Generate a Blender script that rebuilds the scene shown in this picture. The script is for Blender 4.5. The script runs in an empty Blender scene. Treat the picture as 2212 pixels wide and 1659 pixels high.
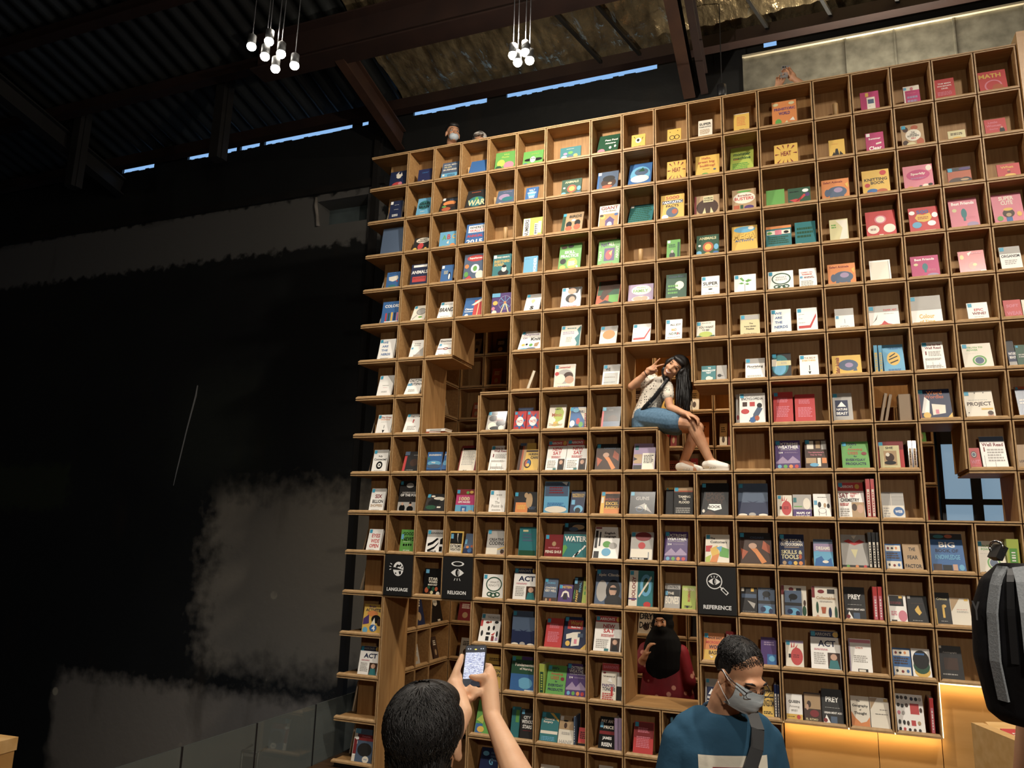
import bpy, bmesh, math, random
from mathutils import Vector, Matrix, Euler, noise
random.seed(7)
SC = bpy.context.scene
COL = SC.collection
R = math.radians

# ------------------------------------------------------------------ camera
cam_data = bpy.data.cameras.new('camera')
cam_data.sensor_fit = 'HORIZONTAL'; cam_data.sensor_width = 36.0
cam_data.lens = 1638.59 / 2212.0 * 36.0
cam_data.clip_start = 0.05; cam_data.clip_end = 200
cam = bpy.data.objects.new('camera', cam_data); COL.objects.link(cam)
CR, CF, CU = Vector((.93269345, .35966651, .02688738)), Vector((-.35755255, .91227794, .19976272)), Vector((.04731919, -.19593103, .97947533))
CP = Vector((3.594878, -6.153987, 2.006504))
cam.matrix_world = Matrix(((CR.x, CU.x, -CF.x, CP.x), (CR.y, CU.y, -CF.y, CP.y), (CR.z, CU.z, -CF.z, CP.z), (0, 0, 0, 1)))
SC.camera = cam

# ------------------------------------------------------------------ world (clear late-day sky beyond the roof gaps)
W = bpy.data.worlds.new('sky'); SC.world = W; W.use_nodes = True
bg = W.node_tree.nodes['Background']
bg.inputs[0].default_value = (.30, .55, .95, 1); bg.inputs[1].default_value = 0.9

# ------------------------------------------------------------------ exposure
SC.view_settings.view_transform = 'Standard'; SC.view_settings.look = 'None'
SC.view_settings.exposure = 0.0; SC.view_settings.gamma = 1.0
SC.view_settings.use_curve_mapping = False
try:
    SC.cycles.use_denoising = True; SC.cycles.max_bounces = 8; SC.cycles.diffuse_bounces = 4; SC.cycles.glossy_bounces = 3
    SC.cycles.transmission_bounces = 6; SC.cycles.transparent_max_bounces = 8; SC.cycles.sample_clamp_indirect = 4.0
    SC.cycles.caustics_reflective = False; SC.cycles.caustics_refractive = False
except Exception:
    pass
# hanging spot clusters of the hall: (x, y, z of the bulbs, aim point, watts, cone)
HALL_LAMPS = [
    ((5.7, -3.7, 7.4), (3.7, 0.0, .2), 1230, 92, 230),
    ((1.3, -3.9, 7.4), (1.7, 0.0, .2), 1150, 92, 25),
    ((5.0, -6.9, 3.7), (2.7, -1.6, 1.3), 400, 150, 10),  # added fill cluster, out of view, to brighten visitors and shelf fronts
]

# ------------------------------------------------------------------ helpers
def lin(h):
    v = [int(h[i:i + 2], 16) / 255 for i in (0, 2, 4)]
    return tuple(((c / 12.92) if c <= .04045 else ((c + .055) / 1.055) ** 2.4) for c in v)

def tag(o, label=None, cat=None, group=None, kind=None):
    if label: o['label'] = label
    if cat: o['category'] = cat
    if group: o['group'] = group
    if kind: o['kind'] = kind
    return o

def link(name, data, parent=None, mat=None, loc=None):
    o = bpy.data.objects.new(name, data); COL.objects.link(o)
    if mat is not None and data is not None:
        if not data.materials: data.materials.append(mat)
    if parent is not None: o.parent = parent
    if loc is not None: o.location = loc
    return o

def empty(name, loc=(0, 0, 0), rz=0):
    o = bpy.data.objects.new(name, None); COL.objects.link(o)
    o.location = loc; o.rotation_euler = (0, 0, rz); o.empty_display_size = .1
    return o

class MB:
    """collects verts and faces for one mesh"""
    def __init__(s): s.v = []; s.f = []; s.c = []
    def add(s, vs, fs, col=None):
        n = len(s.v); s.v += [tuple(v) for v in vs]; s.f += [tuple(i + n for i in f) for f in fs]
        s.c += [col] * len(fs)
    def box(s, x0, x1, y0, y1, z0, z1, col=None):
        s.add([(x0, y0, z0), (x1, y0, z0), (x1, y1, z0), (x0, y1, z0), (x0, y0, z1), (x1, y0, z1), (x1, y1, z1), (x0, y1, z1)],
              [(0, 3, 2, 1), (4, 5, 6, 7), (0, 1, 5, 4), (1, 2, 6, 5), (2, 3, 7, 6), (3, 0, 4, 7)], col)
    def bar(s, a, b, w, h, col=None, up=(0, 0, 1)):
        a, b = Vector(a), Vector(b); d = (b - a).normalized()
        x = d.cross(Vector(up));  x = x.normalized() if x.length > 1e-6 else Vector((1, 0, 0)); z = x.cross(d)
        vs = [p + x * i * w / 2 + z * j * h / 2 for p in (a, b) for i, j in ((-1, -1), (1, -1), (1, 1), (-1, 1))]
        s.add(vs, [(0, 1, 2, 3), (4, 7, 6, 5), (0, 4, 5, 1), (1, 5, 6, 2), (2, 6, 7, 3), (3, 7, 4, 0)], col)
    def ell(s, c, r, rot=None, nu=16, nv=10, col=None):
        c = Vector(c); vs = []; fs = []
        rot = rot or Matrix.Identity(3)
        for j in range(nv + 1):
            t = math.pi * j / nv
            for i in range(nu):
                p = 2 * math.pi * i / nu
                vs.append(c + rot @ Vector((r[0] * math.sin(t) * math.cos(p), r[1] * math.sin(t) * math.sin(p), r[2] * math.cos(t))))
        for j in range(nv):
            for i in range(nu):
                fs.append((j * nu + i, (j + 1) * nu + i, (j + 1) * nu + (i + 1) % nu, j * nu + (i + 1) % nu))
        s.add(vs, fs, col)
    def tube(s, pts, rad, n=10, balls=False, col=None, caps=True):
        pts = [Vector(p) for p in pts]
        if not isinstance(rad, (list, tuple)): rad = [rad] * len(pts)
        rings = []
        for i, p in enumerate(pts):
            d = (pts[min(i + 1, len(pts) - 1)] - pts[max(i - 1, 0)])
            d = d.normalized() if d.length > 1e-9 else Vector((0, 0, 1))
            a = Vector((0, 0, 1)) if abs(d.z) < .9 else Vector((1, 0, 0))
            x = d.cross(a).normalized(); y = d.cross(x)
            rings.append([p + (x * math.cos(2 * math.pi * k / n) + y * math.sin(2 * math.pi * k / n)) * rad[i] for k in range(n)])
        vs = [v for r in rings for v in r]; fs = []
        for i in range(len(pts) - 1):
            for k in range(n):
                fs.append((i * n + k, i * n + (k + 1) % n, (i + 1) * n + (k + 1) % n, (i + 1) * n + k))
        if caps:
            fs.append(tuple(range(n))[::-1]); fs.append(tuple(range((len(pts) - 1) * n, len(pts) * n)))
        s.add(vs, fs, col)
        if balls:
            for p, r in zip(pts, rad): s.ell(p, (r, r, r), nu=10, nv=8, col=col)
    def loft(s, secs, n=20, col=None):
        """secs: (center, rx, ry, exponent) horizontal super-ellipse rings, closed"""
        vs = []; fs = []
        for sec in secs:
            c = Vector(sec[0]); rx, ry = sec[1], sec[2]; e = sec[3] if len(sec) > 3 else 2.0
            for k in range(n):
                a = 2 * math.pi * k / n; ca, sa = math.cos(a), math.sin(a)
                vs.append(c + Vector((rx * math.copysign(abs(ca) ** (2 / e), ca), ry * math.copysign(abs(sa) ** (2 / e), sa), 0)))
        m = len(secs)
        for i in range(m - 1):
            for k in range(n):
                fs.append((i * n + k, i * n + (k + 1) % n, (i + 1) * n + (k + 1) % n, (i + 1) * n + k))
        fs.append(tuple(range(n))[::-1]); fs.append(tuple(range((m - 1) * n, m * n)))
        s.add(vs, fs, col)
    def mesh(s, name, smooth=False, mats=None):
        me = bpy.data.meshes.new(name); me.from_pydata(s.v, [], s.f); 
        if any(c is not None for c in s.c):
            at = me.color_attributes.new('Col', 'FLOAT_COLOR', 'CORNER')
            buf = []
            for p, c in zip(me.polygons, s.c):
                c = c or (.5, .5, .5)
                buf += [c[0], c[1], c[2], 1.0] * p.loop_total
            at.data.foreach_set('color', buf)
        me.update()
        bm = bmesh.new(); bm.from_mesh(me); bmesh.ops.recalc_face_normals(bm, faces=bm.faces); bm.to_mesh(me); bm.free()
        if smooth:
            me.polygons.foreach_set('use_smooth', [True] * len(me.polygons))
        for m in (mats or []): me.materials.append(m)
        return me
    def build(s, name, mat, parent=None, smooth=False, loc=None):
        return link(name, s.mesh(name, smooth, [mat]), parent, None, loc)

def remesh(mb, name, mat, parent=None, voxel=.006, smooth=4, loc=None):
    me = mb.mesh(name + '_src'); o = link(name + '_src', me)
    m = o.modifiers.new('r', 'REMESH'); m.mode = 'VOXEL'; m.voxel_size = voxel; m.use_smooth_shade = True
    if smooth:
        q = o.modifiers.new('s', 'SMOOTH'); q.iterations = smooth; q.factor = .5
    bpy.context.view_layer.update()
    dg = bpy.context.evaluated_depsgraph_get()
    out = bpy.data.meshes.new_from_object(o.evaluated_get(dg))
    bpy.data.objects.remove(o); bpy.data.meshes.remove(me)
    out.name = name; out.materials.clear(); out.materials.append(mat)
    out.polygons.foreach_set('use_smooth', [True] * len(out.polygons))
    return link(name, out, parent, None, loc)

# ------------------------------------------------------------------ materials
def nmat(name, base=(.5, .5, .5), rough=.5, metal=0., spec=.5, coat=0.):
    m = bpy.data.materials.new(name); m.use_nodes = True
    b = m.node_tree.nodes['Principled BSDF']
    b.inputs['Base Color'].default_value = (*base, 1); b.inputs['Roughness'].default_value = rough
    b.inputs['Metallic'].default_value = metal; b.inputs['Specular IOR Level'].default_value = spec
    b.inputs['Coat Weight'].default_value = coat; b.inputs['Coat Roughness'].default_value = .12
    return m
def node(m, t, **kw):
    n = m.node_tree.nodes.new(t)
    for k, v in kw.items(): setattr(n, k, v)
    return n
def lk(m, a, b): m.node_tree.links.new(a, b)
def bsdf(m): return m.node_tree.nodes['Principled BSDF']
def noisy(name, c0, c1, scale=(8, 8, 8), rough=.5, bump=0., detail=6, nscale=1.0, coords='Object', rnd=0., lo=.3, hi=.7, metal=0., coat=0., bdist=.01, spec=.5):
    m = nmat(name, c0, rough, metal, spec, coat)
    tc = node(m, 'ShaderNodeTexCoord'); mp = node(m, 'ShaderNodeMapping'); mp.inputs['Scale'].default_value = scale
    src = tc.outputs[coords]
    if rnd:
        oi = node(m, 'ShaderNodeObjectInfo'); ad = node(m, 'ShaderNodeVectorMath', operation='ADD')
        ml = node(m, 'ShaderNodeMath', operation='MULTIPLY'); ml.inputs[1].default_value = rnd
        lk(m, oi.outputs['Random'], ml.inputs[0]); lk(m, src, ad.inputs[0]); lk(m, ml.outputs[0], ad.inputs[1]); src = ad.outputs[0]
    lk(m, src, mp.inputs[0])
    nz = node(m, 'ShaderNodeTexNoise'); nz.inputs['Scale'].default_value = nscale; nz.inputs['Detail'].default_value = detail
    lk(m, mp.outputs[0], nz.inputs['Vector'])
    cr = node(m, 'ShaderNodeValToRGB'); cr.color_ramp.elements[0].color = (*c0, 1); cr.color_ramp.elements[1].color = (*c1, 1)
    cr.color_ramp.elements[0].position = lo; cr.color_ramp.elements[1].position = hi
    lk(m, nz.outputs[0], cr.inputs[0]); lk(m, cr.outputs[0], bsdf(m).inputs['Base Color'])
    if bump:
        bp = node(m, 'ShaderNodeBump'); bp.inputs['Strength'].default_value = bump; bp.inputs['Distance'].default_value = bdist
        lk(m, nz.outputs[0], bp.inputs['Height']); lk(m, bp.outputs[0], bsdf(m).inputs['Normal'])
    return m
def emit(name, col, strength):
    m = nmat(name, (0, 0, 0), .5); b = bsdf(m)
    b.inputs['Emission Color'].default_value = (*col, 1); b.inputs['Emission Strength'].default_value = strength
    return m
def attr_mat(name, rough=.45, coat=0., spec=.4):
    m = nmat(name, (.5, .5, .5), rough, 0, spec, coat)
    a = node(m, 'ShaderNodeAttribute'); a.attribute_name = 'Col'; lk(m, a.outputs['Color'], bsdf(m).inputs['Base Color'])
    return m

M_WOOD = noisy('warm_plywood', lin('a98354'), lin('926c42'), (3, 40, 40), .55, .05, nscale=1.2, rnd=17., spec=.3)
M_WOODV = noisy('warm_plywood_upright', lin('a98354'), lin('926c42'), (40, 40, 3), .55, .05, nscale=1.2, rnd=17., spec=.3)
M_EDGE = noisy('plywood_edge', lin('b4936a'), lin('9e7e56'), (30, 30, 30), .5, 0, rnd=9., spec=.3)
M_PANEL = noisy('honey_panel', lin('c0935a'), lin('b1854c'), (1.5, 1.5, 9), .4, .02, nscale=1.4)
M_PRINT = attr_mat('printed_paper', .5)
M_GLOSS = attr_mat('wrapped_cover', .35, coat=.7)
M_SIGN = nmat('black_sign_board', lin('141414'), .55)
M_WHITE = nmat('white_paint', (.82, .82, .8), .5)
M_BLACK = nmat('black_plastic', (.012, .012, .013), .4)
M_STEELB = noisy('rust_brown_steel', lin('2c1a13'), lin('20120e'), (3, 3, 3), .6, .05)
M_STEELD = noisy('dark_steel', lin('1d1a17'), lin('141210'), (3, 3, 3), .55, .05)
# ------------------------------------------------------------------ the hall
def struct(name, mb, mat, smooth=False, parent=None):
    o = mb.build(name, mat, parent, smooth)
    if parent is None: tag(o, kind='structure')
    return o
YW = 2.0        # plane of the tall rear wall
# floor: our level, ending at the glass guard
M_FLOOR = noisy('dark_timber_floor', lin('4a3421'), lin('3a2817'), (2, 20, 2), .35, .03)
f = MB(); f.box(-.62, 9, -9.5, 2.0, -.25, 0); struct('floor', f, M_FLOOR)
f = MB(); f.box(-11, -.62, -9.5, 2.0, -3.2, -3.0); struct('floor_lower', f, noisy('grey_concrete_floor', lin('3c3a36'), lin('2d2b28'), (2, 2, 2), .6))

# rear wall: black paint over plaster with bare patches
def wall_mat():
    m = nmat('black_painted_plaster', (.01, .01, .01), .55)
    tc = node(m, 'ShaderNodeTexCoord'); sep = node(m, 'ShaderNodeSeparateXYZ'); lk(m, tc.outputs['Object'], sep.inputs[0])
    def math2(op, a, b):
        n = node(m, 'ShaderNodeMath', operation=op)
        for i, v in enumerate((a, b)):
            if isinstance(v, (int, float)): n.inputs[i].default_value = v
            else: lk(m, v, n.inputs[i])
        return n.outputs[0]
    def nz(scale, detail=6, sc=(1, 1, 1)):
        mp = node(m, 'ShaderNodeMapping'); mp.inputs['Scale'].default_value = sc; lk(m, tc.outputs['Object'], mp.inputs[0])
        n = node(m, 'ShaderNodeTexNoise'); n.inputs['Scale'].default_value = scale; n.inputs['Detail'].default_value = detail
        lk(m, mp.outputs[0], n.inputs['Vector']); return n.outputs[0]
    n1, n2, n3 = nz(1.6, 8), nz(7, 6), nz(2.2, 7, (1, 1, .25))
    wob = math2('MULTIPLY', math2('SUBTRACT', n1, .5), .9); wob2 = math2('MULTIPLY', math2('SUBTRACT', n2, .5), .6)
    X = math2('ADD', sep.outputs['X'], wob); Z = math2('ADD', sep.outputs['Z'], math2('ADD', math2('MULTIPLY', wob, .25), wob2))
    Zs = math2('ADD', sep.outputs['Z'], math2('MULTIPLY', wob2, .6)); Xs = math2('ADD', sep.outputs['X'], wob2)
    def rect(x0, x1, z0, z1, XX, ZZ, soft=.12):
        def edge(v, e, s):
            n = node(m, 'ShaderNodeMapRange'); lk(m, v, n.inputs[0]); n.inputs[1].default_value = e - soft * s; n.inputs[2].default_value = e + soft * s; return n.outputs[0]
        a = math2('MULTIPLY', edge(XX, x0, 1), edge(XX, x1, -1)); b = math2('MULTIPLY', edge(ZZ, z0, 1), edge(ZZ, z1, -1))
        return math2('MULTIPLY', a, b)
    base = node(m, 'ShaderNodeValToRGB'); base.color_ramp.elements[0].color = (.005, .0052, .005, 1); base.color_ramp.elements[1].color = (.012, .0122, .011, 1)
    lk(m, n1, base.inputs[0]); col = base.outputs[0]
    def over(col, mask, c, k=1.):
        mx = node(m, 'ShaderNodeMix', data_type='RGBA'); lk(m, math2('MULTIPLY', mask, k), mx.inputs[0]); lk(m, col, mx.inputs[6]); mx.inputs[7].default_value = (*c, 1); return mx.outputs[2]
    col = over(col, rect(-12, -1.5, 5.86, 6.62, Xs, Zs, .03), lin('625f5a'), .85)      # bare plaster frieze
    col = over(col, rect(-3.9, -1.15, .35, 2.55, math2('ADD', X, math2('MULTIPLY', wob2, 1.2)), Z, .2), lin('7a7163'), .9)       # scraped grey area
    col = over(col, rect(-6.2, -1.1, -3.2, .02, X, Zs, .1), lin('83796c'), .85)       # bare base course
    col = over(col, rect(-9, -6.6, 2.25, 2.9, Xs, Zs, .05), lin('31371f'), .5)        # olive remnant of older paint
    col = over(col, rect(-4.6, -3.0, 2.55, 4.1, X, Z, .3), lin('2c2f26'), .5)
    spots = node(m, 'ShaderNodeTexVoronoi'); spots.inputs['Scale'].default_value = 1.15; lk(m, tc.outputs['Object'], spots.inputs['Vector'])
    sp = node(m, 'ShaderNodeMapRange'); lk(m, spots.outputs[0], sp.inputs[0]); sp.inputs[1].default_value = .07; sp.inputs[2].default_value = .05
    low = rect(-10, -2.0, -.6, 1.2, Xs, Zs, .1)
    col = over(col, math2('MULTIPLY', sp.outputs[0], low), lin('b5a88e'), .8)
    streak = node(m, 'ShaderNodeMapRange'); lk(m, n3, streak.inputs[0]); streak.inputs[1].default_value = .62; streak.inputs[2].default_value = .75
    col = over(col, streak.outputs[0], lin('2e2418'), .35)
    lk(m, col, bsdf(m).inputs['Base Color'])
    bp = node(m, 'ShaderNodeBump'); bp.inputs['Strength'].default_value = .25; bp.inputs['Distance'].default_value = .02; lk(m, n2, bp.inputs['Height']); lk(m, bp.outputs[0], bsdf(m).inputs['Normal'])
    return m
M_WALL = wall_mat()
w = MB()
# wall with a broken opening at x -2.6..-1.75, z 6.15..6.55, and a ragged top below the roof gaps
def grid_wall(xs, zs, y0, y1, skip):
    for i in range(len(xs) - 1):
        for k in range(len(zs) - 1):
            if (i, k) in skip: continue
            w.box(xs[i], xs[i + 1], y0, y1, zs[k], zs[k + 1])
grid_wall([-11.2, -2.58, -1.76, 9], [-3.2, 6.15, 6.52, 7.5], YW, YW + .3, {(1, 1)})
wall_back = struct('wall_back', w, M_WALL)
w = MB()
# ragged masonry top: gaps where the sky shows
GAPS = [(-6.39, -5.72), (-5.05, -4.11), (-4.05, -3.69), (-3.61, -2.1), (-1.96, -1.84), (-1.65, -1.44), (-1.14, -.06), (.21, 2.15), (3.36, 3.5)]
x = -11.2; rr = random.Random(3); edge = []
while x < 9:
    g = any(a <= x <= b for a, b in GAPS); x2 = x + .07
    for a, b in GAPS:
        for e in (a, b):
            if x < e < x2: x2 = e
    mid = (x + x2) / 2; g = next(((a, b) for a, b in GAPS if a < mid < b), None)
    top = 8.2
    if g:
        k = min((mid - g[0]), 99); top = 7.545 + rr.uniform(0, .018)
    w.box(x, x2 + .0005, YW, YW + .04, 7.5, top); x = x2
o = w.build('ragged_top', M_WALL, wall_back)
f = MB(); f.box(-2.75, -1.6, YW + .3, YW + .34, 6.0, 6.6); o = f.build('niche_back', noisy('pale_blue_render', lin('55605f'), lin('3b4343'), (3, 3, 3), .8), wall_back)
f = MB(); f.tube([(-2.6, YW - .01, 6.58), (-2.585, YW - .02, 6.45), (-2.55, YW - .02, 6.3), (-2.53, YW - .01, 6.15)], [.02, .028, .024, .03], 7); f.build('broken_edge', noisy('bare_plaster', lin('8d857a'), lin('6d665d'), (9, 9, 9), .9), wall_back, True)
f = MB(); f.box(-11, -1.5, YW - .05, YW, 6.62, 6.72); struct('trim_1', f, M_STEELD)                       # ledge line across the wall
f = MB(); f.box(-1.66, -1.58, YW - .09, YW, -3, 7.3); struct('trim_2', f, M_STEELD)                       # pipe chase
f = MB(); f.box(-11.5, -11.2, -9.5, 2.3, -3.2, 11); struct('wall_left', f, M_WALL)
f = MB(); f.box(9, 9.3, -9.5, 2.3, -.3, 11); struct('wall_right', f, noisy('brown_plaster', lin('6b4a2c'), lin('5a3d24'), (2, 2, 2), .8))
f = MB(); f.box(-11.5, 9.3, -9.8, -9.5, -3.2, 11); struct('wall_front', f, noisy('dim_plaster', lin('5a4632'), lin('4a3928'), (2, 2, 2), .8))
# scratches on the black paint
f = MB(); f.tube([(-4.35, YW - .004, 4.0), (-4.36, YW - .004, 3.85), (-4.45, YW - .004, 3.4), (-4.55, YW - .004, 2.8), (-4.58, YW - .004, 2.6)], [.008, .014, .01, .008, .004], 6); f.build('scratch', nmat('scratched_plaster', lin('77756f'), .9), wall_back)

# roof: slopes down to the rear wall (about 13.6 degrees)
SL = .242
def rz(y, off=0.): return 7.66 + (YW - y) * SL + off
M_FOIL = noisy('foil_insulation', lin('d2b98c'), lin('8a775a'), (2.2, 1.0, 1.2), .24, .7, nscale=4.5, detail=4, metal=.8, bdist=.06)
M_CORR = noisy('dark_corrugated_sheet', lin('2c2e2c'), lin('1d1b19'), (1, 1, 1), .5, .1, metal=.4)
def sheet(x0, x1, y0, y1, dx, dy, fn):
    b = MB(); nx = max(2, int((x1 - x0) / dx)); ny = max(2, int((y1 - y0) / dy)); vs = []; fs = []
    for j in range(ny + 1):
        for i in range(nx + 1):
            X = x0 + (x1 - x0) * i / nx; Y = y0 + (y1 - y0) * j / ny
            vs.append((X, Y, rz(Y) + fn(X, Y)))
    for j in range(ny):
        for i in range(nx):
            a = j * (nx + 1) + i; fs.append((a, a + 1, a + nx + 2, a + nx + 1))
    b.add(vs, fs); return b
def foil(X, Y):
    v = noise.noise(Vector((X * 9, Y * 1.6, 1))) * .045 + noise.noise(Vector((X * 3 + Y, Y * 7, 4))) * .018 + noise.noise(Vector((X * 22, Y * 9, 7))) * .016
    sag = -.03 * abs(math.sin((Y + .9) * 2.4))
    return v + sag + .10
def corr(X, Y): return .035 * math.sin(X * 26) + .10 + noise.noise(Vector((X * 2, Y * 2, 0))) * .02
struct('ceiling', sheet(-1.25, 9.2, -4.5, YW + .02, .035, .06, foil), M_FOIL, True)
struct('ceiling_corrugated', sheet(-11.3, -1.25, -9.6, YW + .02, .03, .4, corr), M_CORR, True)
struct('ceiling_front', sheet(-1.25, 9.2, -9.6, -4.5, .3, .3, lambda X, Y: .1), M_CORR, True)
f = MB(); f.add([(-11.4, -9.7, rz(-9.7) + .3), (9.3, -9.7, rz(-9.7) + .3), (9.3, YW + .02, rz(YW + .02) + .3), (-11.4, YW + .02, rz(YW + .02) + .3)], [(0, 1, 2, 3)]); struct('roof', f, M_STEELD)
# purlins (along the wall) and rafters (towards the wall): each its own piece
for i, y in enumerate((1.82, .75, -.35, -1.45, -2.55, -3.65)):
    f = MB(); f.box(-11.2, 9, y - .04, y + .04, rz(y) - .16, rz(y) + .0); f.box(-11.2, 9, y - .07, y + .07, rz(y) - .17, rz(y) - .155)
    struct('beam_purlin', f, M_STEELB)
def rafter(x, wdt, drop, mat, y0=1.95, y1=-9.4, hgt=.26):
    f = MB()
    a, b = Vector((x, y0, rz(y0) - drop)), Vector((x, y1, rz(y1) - drop))
    f.bar(a, b, .02, hgt); f.bar(a + Vector((0, 0, hgt / 2)), b + Vector((0, 0, hgt / 2)), wdt, .02); f.bar(a - Vector((0, 0, hgt / 2)), b - Vector((0, 0, hgt / 2)), wdt, .02)
    struct('beam_rafter', f, mat)
M_STEELO = noisy('rust_orange_steel', lin('412819'), lin('2e1b13'), (3, 3, 3), .6, .05)
rafter(2.53, .13, .48, M_STEELO); rafter(2.70, .08, .46, M_STEELB)
rafter(-1.27, .12, .48, M_STEELO, y1=.45); rafter(-6.3, .16, .40, M_STEELD)
# the deep transverse beam
yb = .4; f = MB(); zt = 7.86
f.box(-2.4, 9, yb - .02, yb + .02, zt - .42, zt); f.box(-2.4, 9, yb - .14, yb + .14, zt - .44, zt - .42); f.box(-2.4, 9, yb - .14, yb + .14, zt, zt + .02)
struct('beam_transverse', f, M_STEELB)
for x0 in (-3.4, -6.0):
    f = MB(); f.box(x0 - .09, x0 + .09, .9, 1.0, 6.75, rz(.95)); f.box(x0 - .07, x0 + .07, .84, .9, 6.75, rz(.95)); struct('beam_hanger', f, M_STEELD)
for px in (1.55, 2.02, 3.45, 4.1, 4.75):
    f = MB(); f.bar((px - .35, 1.0, rz(1.0) - .1), (px, 1.86, 7.62), .035, .035); f.box(px - .03, px + .03, 1.84, 1.9, 7.56, 7.70); struct('beam_hanger', f, M_STEELD)

# sheet-metal cladding above the shelf wall
M_METAL = noisy('galvanised_sheet', lin('a19c8a'), lin('6c685b'), (2, 2, 2), .42, .06, nscale=3, metal=.4)
clad = empty('wall_cladding', (3.14, 1.9, 5.5)); tag(clad, kind='structure')
seams = [3.14, 4.2, 4.67, 5.22, 5.85, 7.2]
for a, b in zip(seams, seams[1:]):
    f = MB(); f.box(a + .006 - 3.14, b - .006 - 3.14, 0, .03, 0, 1.9); f.build('panel', M_METAL, clad)
    f = MB(); f.box(a - .008 - 3.14, a + .008 - 3.14, -.012, .01, 0, 1.9); f.build('seam', M_METAL, clad)
f = MB(); f.box(-.01, 4.1, -.03, .03, 1.9, 1.925); f.build('cap_strip', nmat('pale_trim', lin('b3a78d'), .4), clad)

# window behind the rear shelf
win = empty('window_1', (4.68, 1.46, 1.4)); tag(win, kind='structure')
f = MB()
for x0, x1 in ((0, .03), (.235, .315), (.54, .62), (.86, .9)): f.box(x0, x1, 0, .05, 0, 1.75)
for z0, z1 in ((0, .04), (.5, .56), (1.0, 1.05), (1.53, 1.75)): f.box(0, .9, .002, .048, z0, z1)
f.build('window_frame', M_BLACK, win)
M_PANE = emit('daylit_frosted_pane', (.22, .34, .45), .8); bsdf(M_PANE).inputs['Base Color'].default_value = (.2, .25, .3, 1)
for x0, x1 in ((.03, .235), (.315, .54), (.62, .86)):
    for z0, z1 in ((.04, .5), (.56, 1.0), (1.05, 1.53)):
        f = MB(); f.box(x0, x1, .02, .03, z0, z1); f.build('pane', M_PANE, win)
f = MB(); f.box(4.66, 9, 1.45, 1.6, -.1, 1.4); f.box(4.66, 9, 1.45, 1.6, 3.15, 5.2); f.box(5.58, 9, 1.45, 1.6, 1.4, 3.15); struct('wall_passage', f, M_WALL)
# upper gallery deck behind the shelf
f = MB(); f.box(-.45, 9, .46, 1.42, 4.83, 4.9); struct('floor_gallery', f, M_FLOOR)
# ------------------------------------------------------------------ the shelf wall
H, ZT, D, BD = .36, 5.80, .455, .20          # row pitch, top, full depth, depth of a compartment
PT, GP = .0095, .008                           # board thickness, joint between boxes
NW, WW = .29133, .43421
XS = [-.434, 0.0]
for c in range(1, 17): XS.append(XS[-1] + (WW if c in (6, 12) else NW))
XS.append(XS[-1] + .283)
def rowz(r): return ZT - H * r
HOLE = {(5, 3), (5, 4), (6, 2), (6, 3), (6, 4), (7, 2), (7, 3),
        (6, 8), (6, 9), (7, 8), (7, 9), (7, 10), (8, 9), (8, 10),
        (8, 15), (9, 15), (9, 16), (12, 8), (12, 9), (13, 8), (13, 9)} | {(r, c) for r in (12, 13, 14, 15) for c in (1, 2, 3)}
OUT = {(r, c) for r in (14, 15) for c in range(12, 18)} | {(13, c) for c in (15, 16, 17)}
SOLID = {(r, c) for r in range(16) for c in range(18)} - HOLE - OUT
_cache = {}
def frame_mesh(wd, openleft=False):
    k = ('f', round(wd, 4), openleft)
    if k in _cache: return _cache[k]
    b = MB(); x0, x1, z0, z1 = GP / 2, wd - GP / 2, GP / 2, H - GP / 2; dp = D - .001 if openleft else BD
    if openleft:
        b.box(x0, x1, 0, dp, z0, z0 + PT); b.box(x0, x1, 0, dp, z1 - PT, z1); b.box(x1 - PT, x1, 0, dp, z0 + PT, z1 - PT)
    else:
        b.box(x0, x1, 0, dp, z0, z0 + PT); b.box(x0, x1, 0, dp, z1 - PT, z1)
        b.box(x0, x0 + PT, 0, dp, z0 + PT, z1 - PT); b.box(x1 - PT, x1, 0, dp, z0 + PT, z1 - PT)
    me = b.mesh('compartment', mats=[M_WOOD, M_EDGE])
    for p in me.polygons:
        if p.normal.y < -.9: p.material_index = 1
    _cache[k] = me; return me
def back_mesh(wd, openleft=False):
    k = ('b', round(wd, 4), openleft)
    if k in _cache: return _cache[k]
    b = MB()
    if openleft:
        b.box(.115, wd, BD, BD + .012, GP / 2 + PT, H - GP / 2 - PT); b.box(.115, .127, BD + .012, D - .01, GP / 2 + PT, H - GP / 2 - PT)
    else: b.box(0, wd, BD, BD + .012, 0, H)
    _cache[k] = b.mesh('back_panel', mats=[M_WOODV]); return _cache[k]
def lip_mesh(wd, openleft=False):
    k = ('l', round(wd, 4), openleft)
    if k in _cache: return _cache[k]
    b = MB(); z = GP / 2 + PT; a0, a1 = GP / 2 + PT, wd - GP / 2 - PT
    if openleft: a0 = GP / 2
    vs = []
    for y, zz, ins in ((0, z, 0), (0, z + .004, 0), (.014, z + .017, .012), (.026, z + .017, .012), (.026, z, .0)):
        vs += [(a0 + ins, y, zz), (a1 - ins * .4, y, zz)]
    fs = [(2 * i, 2 * i + 1, 2 * i + 3, 2 * i + 2) for i in range(4)] + [(0, 8, 9, 1), (0, 2, 4, 6, 8), (1, 9, 7, 5, 3)]
    b.add(vs, fs); _cache[k] = b.mesh('front_lip', mats=[M_EDGE]); return _cache[k]
def compartment(root, x, y, z, wd, rot=0., openleft=False, back=True, lip=True):
    o = link('compartment', frame_mesh(wd, openleft), root); o.location = (x, y, z); o.rotation_euler = (0, 0, rot)
    if back: link('back_panel', back_mesh(wd, openleft), o)
    if lip: link('front_lip', lip_mesh(wd, openleft), o)
    return o
shelf = empty('bookshelf'); tag(shelf, 'towering wooden wall of open book compartments with people-sized openings', 'bookshelf')
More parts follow.
